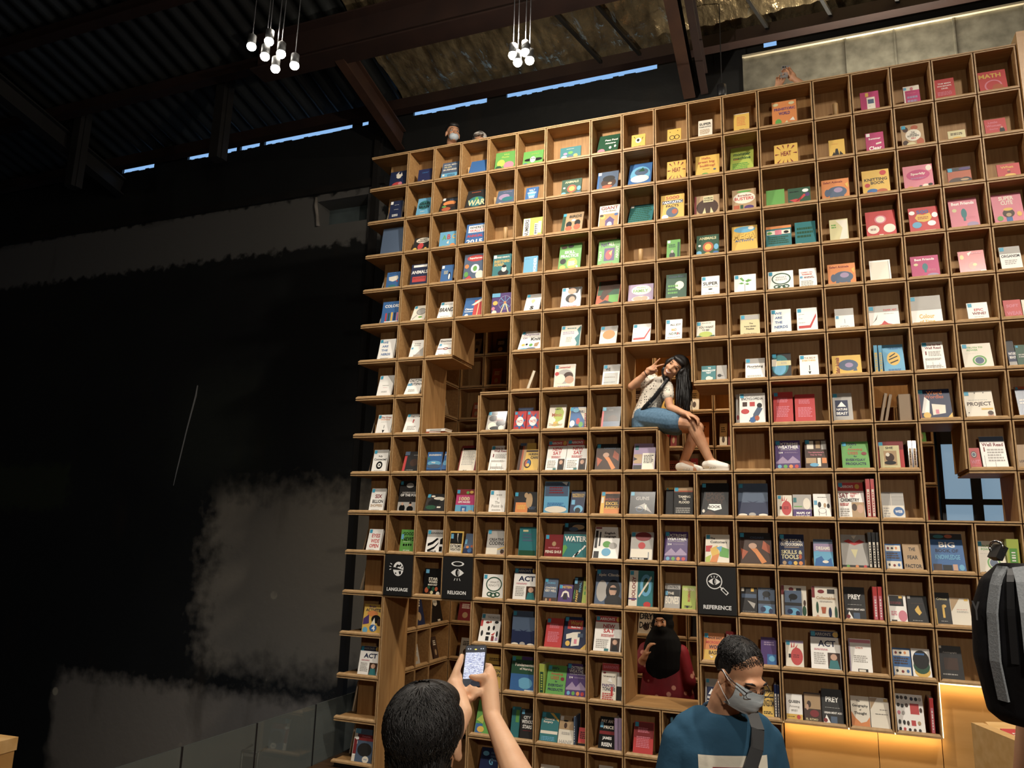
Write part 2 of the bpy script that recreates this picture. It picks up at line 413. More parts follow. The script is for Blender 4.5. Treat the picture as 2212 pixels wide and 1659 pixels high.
for (r, c) in sorted(SOLID):
    compartment(shelf, XS[c], 0, rowz(r + 1), XS[c + 1] - XS[c], 0., c == 0, back=(r, c) != (7, 14), lip=(r, c) != (7, 14))
def board(name, x0, x1, y0, y1, z0, z1, mat=None, edge=True):
    b = MB(); b.box(x0, x1, y0, y1, z0, z1); me = b.mesh(name, mats=[mat or M_WOOD, M_EDGE])
    for p in me.polygons:
        if p.normal.y < -.9 and edge: p.material_index = 1
    return link(name, me, shelf)
# lining boards around the openings, one per straight run
LT = .012
for r in range(16):                                   # horizontal runs
    for side in (0, 1):
        c = 0
        while c < 18:
            def need(c): return (r, c) in HOLE and (r + (-1 if side == 0 else 1), c) not in HOLE and r + (1 if side else -1) < 16
            if c < 18 and need(c):
                c0 = c
                while c < 18 and need(c): c += 1
                zb = rowz(r) if side == 0 else rowz(r + 1)
                z0, z1 = (zb - LT - .003, zb - .003) if side == 0 else (zb + .003, zb + LT + .003)
                board('lining_board', XS[c0] + .003, XS[c] - .003, 0, D, z0, z1)
            else: c += 1
for c in range(18):                                   # upright runs
    for side in (0, 1):
        r = 0
        while r < 16:
            def need(r): return (r, c) in HOLE and (r, c + (-1 if side == 0 else 1)) not in HOLE
            if need(r):
                r0 = r
                while r < 16 and need(r): r += 1
                xb = XS[c] if side == 0 else XS[c + 1]
                x0, x1 = (xb + .003, xb + LT + .003) if side == 0 else (xb - LT - .003, xb - .003)
                board('lining_board', x0, x1, 0, D, rowz(r) + (.016 if r < 16 else -.04), rowz(r0) - .016, M_WOODV)
            else: r += 1
# thickness of the double-sided wall behind the compartments
for (r, c) in sorted(SOLID):
    if c == 0 or (r, c) == (7, 14): continue
    k = ('rear', c if c in (6, 12, 17) else 1)
    if k not in _cache:
        b = MB(); wd = XS[c + 1] - XS[c]; b.box(.002, wd - .002, BD + .013, D - .004, .002, H - .002); _cache[k] = b.mesh('rear_core', mats=[M_WOOD])
    o = link('rear_core', _cache[k], shelf); o.location = (XS[c], 0, rowz(r + 1))
board('top_board', XS[0], XS[18], .0, D, ZT + .001, ZT + .012)
board('plinth', XS[0] + .02, XS[1], .03, D - .03, 0, .04, M_STEELD, False); board('plinth', XS[4], XS[12], .03, D - .03, 0, .04, M_STEELD, False)
board('end_panel', XS[18] + .004, 6.6, -.03, .0, 1.14, ZT + .09, M_PANEL, False)
board('end_panel', XS[18] + .004, XS[18] + .03, .0, D, 1.12, ZT + .09, M_PANEL, False)

# honey-coloured counter front under the stepped right end with its LED strip
cf = empty('wall_counter_front', (XS[12], .11, 0)); tag(cf, kind='structure')
for a, b_ in ((0.006, .62), (.624, 1.016), (1.021, 1.88), (1.884, 2.75), (2.754, 5.6)):
    f = MB(); f.box(a, b_, 0, .3, 0, 1.117 if a > 1.0 else .757); f.build('panel', M_PANEL, cf)
M_LED = emit('warm_led', (1.0, .74, .36), 4.0)
led = empty('led_strip', (XS[12], .02, .74)); tag(led, 'warm glowing LED strip under the stepped end of the shelf wall', 'light strip')
X15 = XS[15] - XS[12]
for nm, bx in (('lower_run', (.0, X15, .06, .075, .008, .016)), ('upright_run', (X15 + .008, X15 + .012, .06, .075, .016, .372)), ('upper_run', (X15 + .014, 3.2, .06, .075, .364, .372))):
    f = MB(); f.box(*bx); f.build(nm, M_LED, led)
for nm, p, sx, pw in (('led_glow', (XS[12] + X15 / 2, .06, .742), X15, 1.6), ('led_glow', (XS[15] + .5, .06, 1.10), 1.0, 1.5)):
    L = bpy.data.lights.new(nm, 'AREA'); L.shape = 'RECTANGLE'; L.size = sx; L.size_y = .015; L.energy = pw; L.color = (1., .70, .34)
    o = bpy.data.objects.new(nm, L); COL.objects.link(o); o.location = p; o.parent = None; o.rotation_euler = (R(20), 0, 0)

# rear and side shelves seen through the openings
rear = empty('bookshelf', (0, 0, 0)); tag(rear, 'dim rear bookshelf behind the openings of the shelf wall', 'bookshelf')
REAR = {(r, c) for r in range(4, 9) for c in (1, 2, 3)} | {(r, c) for r in range(5, 10) for c in (7, 8, 9, 10)} | {(r, c) for r in range(7, 11) for c in (14, 15)} | \
       {(r, c) for r in range(11, 16) for c in (1, 2, 7, 8, 9)} | {(6, 13), (7, 13), (8, 13)}
for (r, c) in sorted(REAR): compartment(rear, XS[c], 1.4, rowz(r + 1), XS[c + 1] - XS[c])
sides = empty('bookshelf', (0, 0, 0)); tag(sides, 'dim side bookshelf standing at right angles beside the doorway', 'bookshelf')
for r in list(range(5, 9)) + list(range(11, 16)):
    y = 1.4
    for wd in (WW, NW, .205):
        y -= wd; o = compartment(sides, 0.0, y + 0.0, rowz(r + 1), wd, R(90))
board('fill_panel', -.43, 4.66, 1.62, 1.66, -.1, 4.83, M_WOODV, False).parent = rear
# rotated boxes face +x: a box rotated by 90 degrees has its front plane at x = 0

# added unseen fill lamps in the passage, to lift the dark rear shelves
M_DL = emit('downlight_face', (1., .86, .66), 10.)
for i, (x, y, z, e) in enumerate(((2.75, .95, 4.79, 34), (4.2, .95, 4.79, 14), (1.0, .62, 1.9, 9), (2.9, .62, 1.7, 2.5))):
    b = MB(); b.tube([(0, 0, 0), (0, 0, .035)], .05, 20); o = b.build('downlight', M_STEELD, None, True, (x, y, z)); tag(o, ['round downlight under the gallery deck above the seated young woman', 'round downlight under the gallery deck near the window', 'small lamp on the rear of the wall beside the doorway', 'small lamp on the rear of the wall near the veiled woman'][i], 'lamp')
    b = MB(); b.tube([(0, 0, -.004), (0, 0, -.001)], .04, 20); b.build('diffuser', M_DL, o)
    if i > 1: b = MB(); b.box(-.02, .02, -.162, .0, .0, .03); b.build('bracket', M_STEELD, o)
    L = bpy.data.lights.new('downlight_beam', 'AREA'); L.shape = 'DISK'; L.size = .08; L.energy = e; L.color = (1., .84, .62); q = bpy.data.objects.new('downlight_beam', L); COL.objects.link(q); q.location = (x, y, z - .01)
BOOKS = r'''
$WEATHER = T:EXTREME:w:.52:.88:.085:.84 T:WEATHER:w:.52:.77:.11:.84 T:SURVIVAL_MANUAL:g:.52:.68:.035:.8 T:214:w:.22:.58:.06:.2 L:m:2:.38:.56:.92:.6 P:m:.03:.25:.3:.45:.5:.3:.7:.46:.97:.28:.97:.22:.03:.2 E:c:.17:.11:.08:.06 E:n:.4:.11:.08:.06 E:o:.62:.11:.08:.06 E:r:.84:.11:.08:.06 s
$SAT = R:r:0:.83:1:1 T:BARRON'S:w:.4:.92:.085:.62 E:y:.86:.92:.1:.07 T:NEW:r:.52:.72:.11:.5 T:SAT:r:.52:.59:.11:.44 L:r:3:.25:.42:.75:.5 L:g:5:.08:.1:.55:.36 R:T:.62:.04:.95:.4 E:s:.78:.29:.09:.07 P:k:.66:.04:.92:.04:.86:.2:.7:.2 R:C:.4:.04:.56:.1 s
$ACT = R:B:0:.84:1:1 T:BARRON'S:g:.4:.92:.085:.6 E:y:.86:.92:.1:.07 T:ACT:B:.55:.68:.16:.72 L:p:2:.12:.5:.6:.55 L:g:6:.1:.14:.5:.45 R:T:.56:.05:.97:.45 E:s:.76:.34:.11:.08 P:C:.58:.05:.95:.05:.88:.26:.64:.26 s
$KNOT = O:N:.52:.6:.38:.3:.05 T:WHAT:g:.52:.68:.09:.5 T:KNOT?:g:.52:.56:.09:.5 O:N:.35:.2:.14:.1:.05 O:N:.52:.17:.16:.1:.05 O:N:.7:.2:.14:.1:.05 s
$NERDS = T:WE:b:.36:.84:.1:.4 T:ARE:b:.38:.66:.1:.44 T:THE:b:.38:.47:.1:.44 T:NERDS:b:.5:.28:.11:.72 L:g:2:.2:.08:.8:.12 s
$CIGAR = R:G:0:.8:1:1 T:CIGARS:a:.55:.84:.07:.7 P:o:.3:.55:.55:.5:.85:.1:.7:.04:.5:.35 P:O:.05:.5:.28:.4:.1:.15 P:O:.75:.75:.95:.6:.95:.35:.7:.5 P:T:.1:.04:.4:.3:.6:.04 E:s:.42:.58:.13:.09 s
$WHALE = R:B:0:0:1:.45 P:a:.1:.42:.9:.42:.7:.5:.3:.5 P:B:.3:.48:.5:.43:.7:.48:.52:.39:.48:.39 T:WHALE:a:.5:.85:.06:.6 E:W:.16:.05:.15:.04 E:g:.48:.06:.12:.06 E:W:.84:.05:.15:.04 s
$HEAT = T:HEAT:R:.5:.55:.22:.44 P:R:.1:.15:.16:.12:.3:.32 P:R:.3:.06:.36:.05:.42:.28 P:R:.52:.04:.6:.05:.55:.28 P:R:.75:.07:.82:.1:.66:.3 P:R:.1:.88:.15:.92:.3:.72 P:R:.34:.95:.4:.96:.43:.76 P:R:.58:.96:.65:.94:.57:.76 P:R:.82:.9:.88:.86:.7:.72 P:R:.04:.5:.04:.56:.22:.54 P:R:.96:.5:.96:.56:.78:.54
$ANIM = T:ANIMALS:Y:.5:.84:.13:.76 E:O:.52:.42:.24:.24 E:y:.52:.42:.15:.15 E:w:.14:.5:.06:.05 E:c:.12:.15:.12:.1 E:c:.88:.4:.1:.14 E:b:.86:.12:.12:.08 E:y:.5:.08:.14:.08
$ELE = T:Safari_Animals:R:.42:.86:.1:.7 E:a:.55:.38:.36:.26 E:m:.6:.46:.16:.12 R:a:.28:.04:.4:.25 R:a:.68:.04:.8:.25 E:a:.2:.35:.1:.18 P:y:.85:.7:.97:.8:.95:.5
$RED = L:p:4:.2:.66:.8:.82 L:p:7:.15:.2:.85:.55
$READ = T:How_to_be:R:.52:.9:.075:.75 T:Well_Read:R:.52:.79:.085:.75 R:R:.14:.55:.2:.68 L:g:4:.28:.5:.9:.68 L:g:3:.1:.36:.9:.44 R:g:.1:.03:.12:.34 R:g:.42:.03:.44:.3 R:g:.72:.03:.74:.26 L:g:2:.12:.1:.9:.2 s
$TRUTH = T:TRUTH_TO:n:.45:.84:.07:.6 T:POWER:n:.36:.74:.07:.4 L:g:1:.1:.6:.6:.61 O:n:.55:.32:.24:.2:.06 E:a:.55:.32:.15:.13 T:AL_GORE:G:.3:.05:.04:.3 s
$PREY = T:PREY:w:.5:.7:.15:.62 L:w:1:.15:.46:.9:.47 T:URBAN_MIDST_AGO:w:.52:.32:.06:.84 P:w:.05:.02:.2:.26:.4:.02 E:R:.15:.1:.1:.06 R:a:.4:.0:.7:.22
$1000 = T:1000's:B:.38:.9:.1:.42 T:of:B:.35:.8:.06:.1 T:Amazing:O:.5:.7:.1:.76 T:USES:O:.42:.57:.11:.45 T:for:B:.5:.45:.06:.12 T:EVERYDAY:B:.5:.32:.09:.78 T:PRODUCTS:B:.5:.18:.09:.78 E:R:.82:.55:.1:.06 s
$WORD = R:r:.15:.62:.8:.9 T:Word:y:.5:.81:.13:.5 T:Made_Easy:w:.5:.68:.07:.5 P:W:.12:.45:.4:.52:.38:.36:.14:.3 P:W:.36:.1:.7:.14:.72:.55:.38:.52 R:p:.48:.18:.6:.32 R:a:.62:.38:.84:.5 E:y:.22:.18:.1:.08 P:y:.74:0:1:0:1:.2 s
$BOMB = E:r:.62:.42:.34:.32 R:k:.16:.36:.3:.5 L:R:2:.42:.36:.82:.5 P:r:.3:.72:.34:.95:.4:.74 P:r:.42:.74:.52:.98:.5:.74 P:r:.52:.72:.7:.88:.6:.7 s
$BF = T:Best_Friends:w:.5:.84:.1:.8 E:Y:.18:.62:.08:.06 E:C:.5:.5:.1:.16 R:C:.46:.25:.54:.45 L:p:2:.6:.3:.92:.4 E:m:.75:.12:.2:.08
$NBEAST = R:B:.12:.2:.78:.75 P:w:.22:.52:.45:.7:.68:.52 T:NATURE:w:.45:.43:.08:.56 T:BEAST:w:.45:.29:.1:.58 L:g:2:.1:.08:.5:.13 L:g:2:.25:.82:.9:.9 s
$MULTI = R:W:.05:.72:.95:.94 R:b:.05:.7:.95:.72 L:T:3:.08:.42:.92:.68 R:W:.05:.06:.95:.34 E:R:.2:.83:.07:.05 E:k:.45:.83:.08:.04 E:o:.7:.84:.07:.05 E:G:.2:.2:.07:.05 E:R:.5:.18:.08:.05 E:b:.78:.2:.08:.06
$CLIMB = T:Epic_Climbs:W:.5:.84:.1:.9 E:g:.25:.4:.2:.3 E:k:.66:.42:.26:.3 E:s:.66:.42:.14:.15 R:k:.54:.43:.8:.5 E:G:.7:.12:.32:.18 s
$LEARN = R:G:.15:.02:.98:.3 s
0 0 -0.142 0.1843 0.188 8 0.035 0.012 f|B|navy book with a white star and red patch|E:W:.55:.68:.16:.14 P:W:.35:.78:.55:.98:.5:.7 P:W:.7:.92:.62:.65:.78:.7 E:r:.5:.15:.32:.18 E:p:.68:.22:.12:.1
0 1 0.165 0.1478 0.162 8 0.035 0.014 f|D|dark indigo book with a white tag|P:W:.25:.02:.4:.02:.5:.22:.36:.22 L:b:2:.3:.7:.8:.8
0 2 0.436 0.1805 0.212 15 0.035 0.014 f|a|slate book titled SOCIAL MEDIA|T:SOCIAL_MEDIA:W:.5:.86:.08:.8 T:MLEM:Y:.35:.72:.09:.5 T:BUSINESS:W:.5:.56:.1:.8 R:c:.03:.03:.97:.35 R:W:.1:.2:.22:.3 L:B:3:.4:.08:.9:.28
0 3 0.742 0.1870 0.200 23 0.035 0.012 f|b|plain mid-blue book|
0 4 1.027 0.2048 0.216 11 0.035 0.008 f|n|curling green book with a pink blob|T:Nice:l:.55:.86:.08:.3 T:Picnic:l:.5:.72:.09:.6 E:p:.7:.25:.26:.2 E:l:.3:.4:.2:.2 E:N:.2:.15:.16:.12
0 5 1.311 0.2002 0.180 14 0.035 0.010 f|n|green book with a black and white face|E:k:.3:.42:.22:.09 E:k:.75:.4:.22:.1 E:W:.5:.42:.14:.2 E:k:.45:.48:.03:.04 E:k:.56:.48:.03:.04 E:b:.15:.12:.12:.1 E:T:.6:.08:.3:.08 L:l:1:.4:.76:.8:.8
0 6 1.685 0.1991 0.140 8 0.035 0.010 f|C|dark teal book with fruit shapes|E:m:.25:.5:.1:.1 E:W:.2:.22:.14:.14 E:n:.5:.55:.12:.12 E:y:.75:.3:.1:.12 E:a:.5:.2:.14:.12 L:W:1:.3:.82:.7:.86
0 6 1.542 0.0766 0.200 0 0.035 0.010 flat|W|flat pale booklet lying down|
0 7 2.031 0.1931 0.284 27 0.035 0.010 f|N|green book with a pink shape and white marks|T:Peas_Pool:w:.62:.72:.09:.6 T:Adventures:w:.6:.55:.08:.5 E:p:.2:.14:.18:.14 E:W:.62:.3:.06:.07 E:W:.85:.35:.05:.07 R:T:0:0:1:.08
0 8 2.319 0.1239 0.158 11 0.035 0.016 f|y|yellow book titled ALIEN|E:W:.5:.58:.22:.18 E:k:.48:.6:.1:.1 T:ALIEN:k:.5:.12:.15:.8 P:k:.15:.85:.2:.88:.3:.68 P:k:.78:.75:.85:.8:.75:.55
0 9 2.638 0.1197 0.154 11 0.035 0.016 f|y|yellow book with black spectacles|O:k:.35:.4:.2:.16:.05 O:k:.7:.4:.2:.16:.05 R:k:.5:.38:.56:.44 E:k:.2:.8:.03:.03 E:k:.75:.85:.03:.03
0 10 2.906 0.1191 0.194 11 0.035 0.016 f|W|cream book titled SUPER|T:SUPER:k:.5:.78:.14:.84 T:FORECASTING:k:.5:.62:.07:.84 L:t:5:.12:.22:.88:.5 T:PHILIP_TETLOCK:k:.5:.1:.06:.84
0 11 3.210 0.1279 0.202 11 0.035 0.010 f|y|yellow book with a printed text block|L:o:6:.2:.35:.8:.85 R:G:.36:.04:.66:.16 R:W:0:.97:1:1
0 12 3.557 0.1951 0.258 11 0.035 0.012 f|o|orange book titled PREHISTORIC WORLD|T:PREHISTORIC:u:.52:.68:.11:.86 T:WORLD:u:.5:.5:.13:.46 E:n:.25:.15:.13:.14 E:Y:.15:.88:.12:.06 E:Y:.8:.88:.12:.06 P:W:.7:.18:.85:.3:.92:.15 P:Y:.5:.1:.6:.2:.66:.06
0 14 4.210 0.1360 0.204 11 0.035 0.010 f|P|magenta book with a white music player|R:W:.34:.14:.78:.72 R:a:.4:.4:.72:.62 L:a:1:.42:.26:.55:.28 R:y:.28:.76:.45:.95
0 15 4.513 0.1146 0.190 11 0.035 0.022 f|P|magenta and white book with a heart|R:W:0:.76:1:1 R:W:0:0:.1:1 E:p:.52:.84:.1:.09 R:c:.02:.8:.2:.94 L:p:1:.2:.6:.9:.63 L:m:2:.2:.1:.9:.5
0 16 4.745 0.1376 0.206 11 0.035 0.016 f|r|red book with white lettering|T:THE_MAN:w:.5:.78:.06:.7 T:DOG_MOUNTS:w:.5:.66:.06:.7 T:CRUEL:w:.5:.54:.06:.4 L:p:3:.12:.2:.88:.4 P:R:.3:.02:.7:.02:.5:.12
0 17 5.070 0.1836 0.206 11 0.035 0.012 f|r|red book titled MATH|T:MATH:y:.42:.78:.2:.8 O:p:.5:.3:.32:.28:.06 E:O:.65:.2:.2:.16
1 0 -0.146 0.1408 0.228 8 0.035 0.022 f|B|navy hardback with short white lines|L:w:1:.35:.78:.75:.8 L:w:1:.35:.55:.75:.57 L:w:2:.25:.2:.8:.33 s0
1 1 0.165 0.1503 0.228 14 0.035 0.014 f|c|sky blue book titled GRAIN BRAIN|E:C:.52:.62:.44:.24 T:GRAIN:k:.52:.7:.14:.76 T:BRAIN:k:.52:.52:.14:.76 L:W:1:.3:.26:.7:.3 L:W:1:.3:.12:.7:.15
1 2 0.445 0.1968 0.222 24 0.035 0.014 f|G|dark cookbook with an orange burger|L:a:3:.4:.75:.95:.9 E:o:.45:.62:.35:.16 E:T:.5:.45:.36:.1 E:O:.35:.25:.25:.12 E:n:.2:.42:.12:.06 s0
1 3 0.733 0.2159 0.246 18 0.035 0.010 f|G|slate comic with tan letter shapes|E:C:.5:.4:.4:.26 T:WAR:Y:.52:.35:.3:.84 E:n:.5:.55:.08:.08 L:O:1:.2:.86:.7:.92 R:T:0:0:1:.14
1 4 1.036 0.1856 0.208 24 0.035 0.010 f|a|mauve book with pale figures|E:m:.4:.55:.3:.2 E:C:.6:.4:.3:.14 E:W:.25:.1:.12:.08 L:m:1:.3:.85:.9:.9
1 5 1.305 0.1220 0.170 17 0.035 0.012 f|b|small bright blue book with white scribbles|E:c:.5:.5:.3:.25 T:SALT:W:.5:.8:.12:.6 T:OCEAN:W:.5:.6:.12:.7 L:W:2:.3:.2:.8:.4
1 6 1.696 0.1894 0.182 11 0.035 0.014 f|N|dark green picture book with an orange lion|$ANIM
1 7 2.032 0.1911 0.226 18 0.035 0.014 f|a|slate hardback with a dark brown scene|R:b:0:0:.1:1 E:T:.55:.4:.36:.26 E:G:.55:.62:.3:.16 E:s:.62:.36:.1:.06 E:O:.5:.2:.25:.08 s0
1 8 2.325 0.2051 0.290 22 0.035 0.014 f|b|blue book with a pale sea creature|E:c:.5:.5:.44:.35 E:a:.55:.6:.3:.16 E:W:.5:.3:.4:.16 P:N:.4:.62:.6:.8:.7:.62
1 9 2.651 0.1634 0.210 11 0.035 0.014 f|y|orange square book titled HEAT|$HEAT
1 10 2.916 0.2007 0.220 11 0.035 0.014 f|y|yellow book titled Hello great big bullfrog|T:Hello,:O:.45:.86:.13:.4 T:great_big:O:.45:.68:.14:.74 T:bullfrog!:O:.5:.5:.14:.66 E:n:.4:.08:.16:.1 E:a:.8:.3:.06:.04 L:R:1:.3:.34:.6:.37
1 11 3.199 0.1899 0.336 27 0.035 0.012 f|l|yellow-green book titled monster machine|T:monster:N:.5:.7:.12:.74 T:machine:N:.5:.54:.12:.74 R:r:.15:.48:.35:.5 L:n:4:.1:.08:.9:.35
1 12 3.555 0.1841 0.214 11 0.035 0.014 f|y|orange square book titled HEAT|$HEAT
1 13 3.944 0.1186 0.182 11 0.035 0.012 f|y|amber book with dark boots|P:G:.1:.04:.3:.35:.45:.04 P:G:.3:.04:.42:.5:.55:.5:.65:.04 P:G:.6:.04:.7:.35:.95:.08 L:o:1:.2:.75:.7:.78
1 14 4.225 0.1307 0.196 11 0.035 0.012 f|P|pink book with white script|T:Summer:w:.5:.7:.1:.7 T:Clear:w:.5:.22:.2:.7 P:W:.55:.46:.85:.5:.85:.42:.55:.38 s0
1 15 4.496 0.1600 0.218 11 0.035 0.018 f|t|cookbook with almonds around a white oval|E:T:.2:.8:.12:.12 E:O:.6:.85:.16:.1 E:T:.16:.2:.12:.12 E:O:.8:.2:.16:.16 E:Y:.4:.12:.2:.1 E:W:.52:.52:.34:.26 T:THE:k:.52:.64:.07:.16 T:VEGAN:k:.52:.56:.07:.3 T:KITCHEN:k:.52:.48:.08:.5 T:BIBLE:r:.52:.38:.06:.2 s
1 16 4.794 0.1182 0.100 11 0.035 0.008 f|Y|low dark yellow booklet|L:T:2:.15:.55:.9:.8 E:y:.5:.2:.3:.2
1 17 5.055 0.1398 0.154 11 0.035 0.012 f|r|red book with a small black figure|T:Little:p:.4:.8:.12:.6 T:Women:p:.42:.6:.14:.7 T:Stories:p:.4:.4:.1:.5 E:k:.78:.25:.12:.2 E:s:.78:.45:.05:.06
2 0 -0.165 0.2450 0.306 8 0.035 0.014 f|a|plain grey-blue hardback|
2 1 0.154 0.1761 0.184 23 0.035 0.012 f|G|dark book titled NOISY PARROT|E:W:.55:.78:.42:.2 T:NOISY:k:.58:.84:.12:.5 T:PARROT:k:.55:.7:.12:.7 E:r:.5:.35:.18:.24 E:y:.18:.15:.12:.12 E:y:.85:.15:.08:.08
2 2 0.457 0.1805 0.178 8 0.035 0.012 f|c|blue book titled ABC|T:A:n:.28:.66:.3:.25 T:B:r:.55:.68:.3:.2 T:C:y:.84:.68:.3:.2 P:W:.5:.4:.56:.45:.56:.25:.44:.3 E:l:.25:.06:.16:.1 E:o:.8:.12:.16:.14
2 3 0.740 0.1987 0.236 12 0.035 0.012 f|b|blue annual dated 2015|R:w:.12:.58:.98:.92 T:WHERE'S:k:.54:.82:.12:.8 T:WALLY?:r:.56:.67:.13:.74 T:ANNUAL:r:.5:.42:.13:.84 T:2015:w:.5:.14:.22:.84
2 5 1.325 0.1883 0.208 8 0.035 0.012 f|l|green book with a white NUMBERS strip|R:w:.02:.02:.36:.98 V:NUMBERS:G:.2:.5:.2:.86 R:w:.6:.1:.78:.7 R:w:.8:.2:.95:.78 L:G:5:.62:.15:.76:.66
2 6 1.700 0.1979 0.244 22 0.035 0.018 f|t|bird book titled BIRDS with red breasts|R:N:0:0:.16:1 T:BIRDS:k:.62:.8:.14:.66 E:k:.35:.4:.14:.16 E:O:.36:.2:.16:.12 E:k:.75:.45:.14:.16 E:O:.75:.25:.16:.14 E:W:.55:.6:.1:.06 s
2 7 2.044 0.1858 0.260 17 0.035 0.012 f|W|cream book titled GIANT with a purple house|T:GIANT:R:.5:.88:.15:.84 T:COLORING:G:.5:.74:.07:.74 R:o:.04:.04:.96:.62 P:u:.3:.3:.55:.5:.82:.3:.76:.3:.76:.06:.34:.06:.34:.3 E:W:.55:.14:.12:.12 E:y:.2:.5:.12:.1 E:b:.85:.56:.1:.06 E:k:.14:.55:.1:.05
2 8 2.326 0.2147 0.286 31 0.035 0.010 f|C|plain teal ribbed hardback|L:N:9:.03:.04:.97:.9 s0
2 9 2.610 0.2033 0.260 11 0.035 0.024 f|y|yellow book titled 5000 FANTASTIC FACTS|T:5000:O:.5:.88:.14:.78 R:B:.06:.64:.94:.77 T:FANTASTIC:w:.5:.7:.1:.84 T:FACTS:T:.5:.55:.09:.6 E:a:.5:.3:.26:.2 E:O:.6:.32:.12:.1 E:w:.2:.12:.14:.1
2 10 2.903 0.2079 0.206 11 0.035 0.014 f|t|tan book titled GOBLIN KINGDOM|R:R:0:0:.08:1 E:T:.52:.42:.44:.4 R:Y:.36:.66:.76:.96 T:GOBLIN:k:.56:.86:.08:.34 T:KINGDOM:k:.56:.75:.08:.34 P:Y:.3:.05:.42:.4:.48:.05 P:Y:.62:.05:.66:.4:.78:.08
2 11 3.208 0.1919 0.218 11 0.035 0.016 f|t|yellowish book titled Boredom BUSTERS|E:W:.5:.6:.46:.26 T:Boredom:R:.52:.72:.1:.6 T:BUSTERS:r:.5:.57:.14:.8 E:n:.5:.9:.3:.05 R:O:.06:.03:.3:.28 R:N:.34:.06:.46:.28 E:u:.7:.15:.2:.1
2 12 3.456 0.1431 0.172 11 0.035 0.008 f|n|plain lime green booklet|L:N:1:.28:.14:.42:.17
2 12 3.640 0.1723 0.162 11 0.035 0.012 f|N|green book with a red dragon|P:r:.05:.3:.35:.35:.6:.3:.85:.55:.7:.6:.6:.42:.5:.15:.3:.15 E:w:.78:.8:.14:.1 E:u:.86:.55:.1:.12 T:MOO_MOO:k:.28:.78:.07:.4
2 13 3.914 0.2039 0.198 11 0.035 0.012 f|o|orange picture book with a blue elephant|$ELE
2 14 4.211 0.1952 0.236 11 0.035 0.012 f|y|yellow book titled KNITTING BOOK|T:KNITTING:G:.5:.62:.12:.84 T:BOOK:G:.56:.48:.12:.5 E:r:.78:.86:.12:.1 E:r:.18:.4:.1:.08 E:b:.35:.15:.2:.1 E:O:.7:.12:.2:.1 R:r:.1:.02:.35:.12
2 15 4.509 0.2036 0.226 11 0.035 0.012 f|p|pink book titled Sparkly|E:P:.5:.6:.4:.22 T:Sparkly:W:.5:.64:.12:.6 L:m:2:.25:.44:.75:.5 E:W:.88:.85:.1:.12 E:k:.55:.1:.06:.06 E:W:.72:.14:.1:.06 E:k:.88:.16:.08:.05 E:o:.2:.1:.1:.06
2 16 4.786 0.1574 0.158 11 0.035 0.014 f|O|cookbook with brown burgers and cyan sticker|R:G:0:.78:1:1 E:T:.4:.18:.38:.22 E:k:.75:.2:.25:.2 E:t:.7:.26:.18:.06 E:u:.75:.88:.25:.08 s
2 17 5.107 0.1475 0.132 11 0.035 0.010 f|r|red book titled What|T:What:y:.45:.78:.16:.66 T:is:y:.5:.58:.1:.15 E:y:.55:.22:.24:.1 E:R:.5:.45:.08:.08
3 0 -0.128 0.1419 0.186 8 0.035 0.014 f|b|blue book with a white map|P:W:.15:.72:.85:.78:.92:.62:.8:.5:.5:.44:.2:.52 E:r:.85:.45:.06:.05 L:B:1:.2:.88:.8:.92 E:C:.5:.18:.3:.08
3 1 0.162 0.1866 0.242 8 0.035 0.014 f|B|navy book titled ANIMALS with red band|R:w:.12:.86:.9:.96 T:ANIMALS:w:.5:.64:.15:.92 R:r:.12:.2:.92:.44 T:ENCYCLOPEDIA:R:.52:.36:.08:.7 R:w:.12:.02:.8:.08
3 2 0.460 0.1256 0.200 10 0.035 0.012 f|b|blue book with a penguin shape|E:k:.72:.4:.12:.22 E:w:.72:.36:.07:.16 L:Y:3:.25:.5:.6:.7 s0
3 3 0.744 0.2163 0.282 8 0.035 0.012 f|a|pale blue book with a red Superheroes oval|E:r:.55:.84:.42:.12 T:Superheroes:w:.55:.84:.09:.74 E:w:.55:.45:.2:.16 E:n:.55:.45:.1:.1 E:o:.15:.55:.1:.08 P:r:.05:.05:.3:.2:.5:.05 E:W:.8:.2:.2:.16 E:n:.15:.25:.1:.1
3 4 1.026 0.1789 0.242 8 0.035 0.014 f|C|teal book titled EVERYTHING HORRID|T:HORRID_HENRY'S:W:.5:.88:.07:.8 T:EVERYTHING:y:.5:.7:.12:.84 T:HORRID:y:.36:.56:.12:.54 E:k:.62:.2:.3:.14 E:W:.65:.36:.14:.12 E:k:.65:.48:.12:.06 R:W:.04:.02:.96:.06 s0
3 5 1.314 0.1335 0.188 8 0.035 0.014 f|c|cyan book with vertical WONDER lettering|V:WONDER:w:.82:.48:.22:.84 L:b:1:.1:.85:.5:.88
3 6 1.684 0.2067 0.292 15 0.035 0.014 f|n|green book titled SKILL PRACTICE|T:SKILL:w:.48:.68:.11:.5 T:PRACTICE:w:.48:.54:.11:.8 E:T:.2:.88:.14:.06 E:G:.5:.9:.14:.06 E:k:.2:.35:.14:.1 E:l:.62:.25:.24:.2 L:w:4:.46:.16:.8:.34 T:3:w:.84:.1:.12:.14 E:y:.2:.12:.14:.08
3 7 2.044 0.1958 0.284 15 0.035 0.018 f|n|olive green book with a purple panel|R:u:.28:.2:.76:.68 E:r:.5:.42:.16:.18 P:y:.5:.5:.66:.6:.6:.38 T:ALL:W:.6:.82:.12:.3 V:ABOUT:W:.88:.5:.12:.6 V:THAT:W:.12:.4:.12:.5 T:NAT:u:.32:.82:.14:.4 T:SAMPLE:O:.45:.08:.08:.6
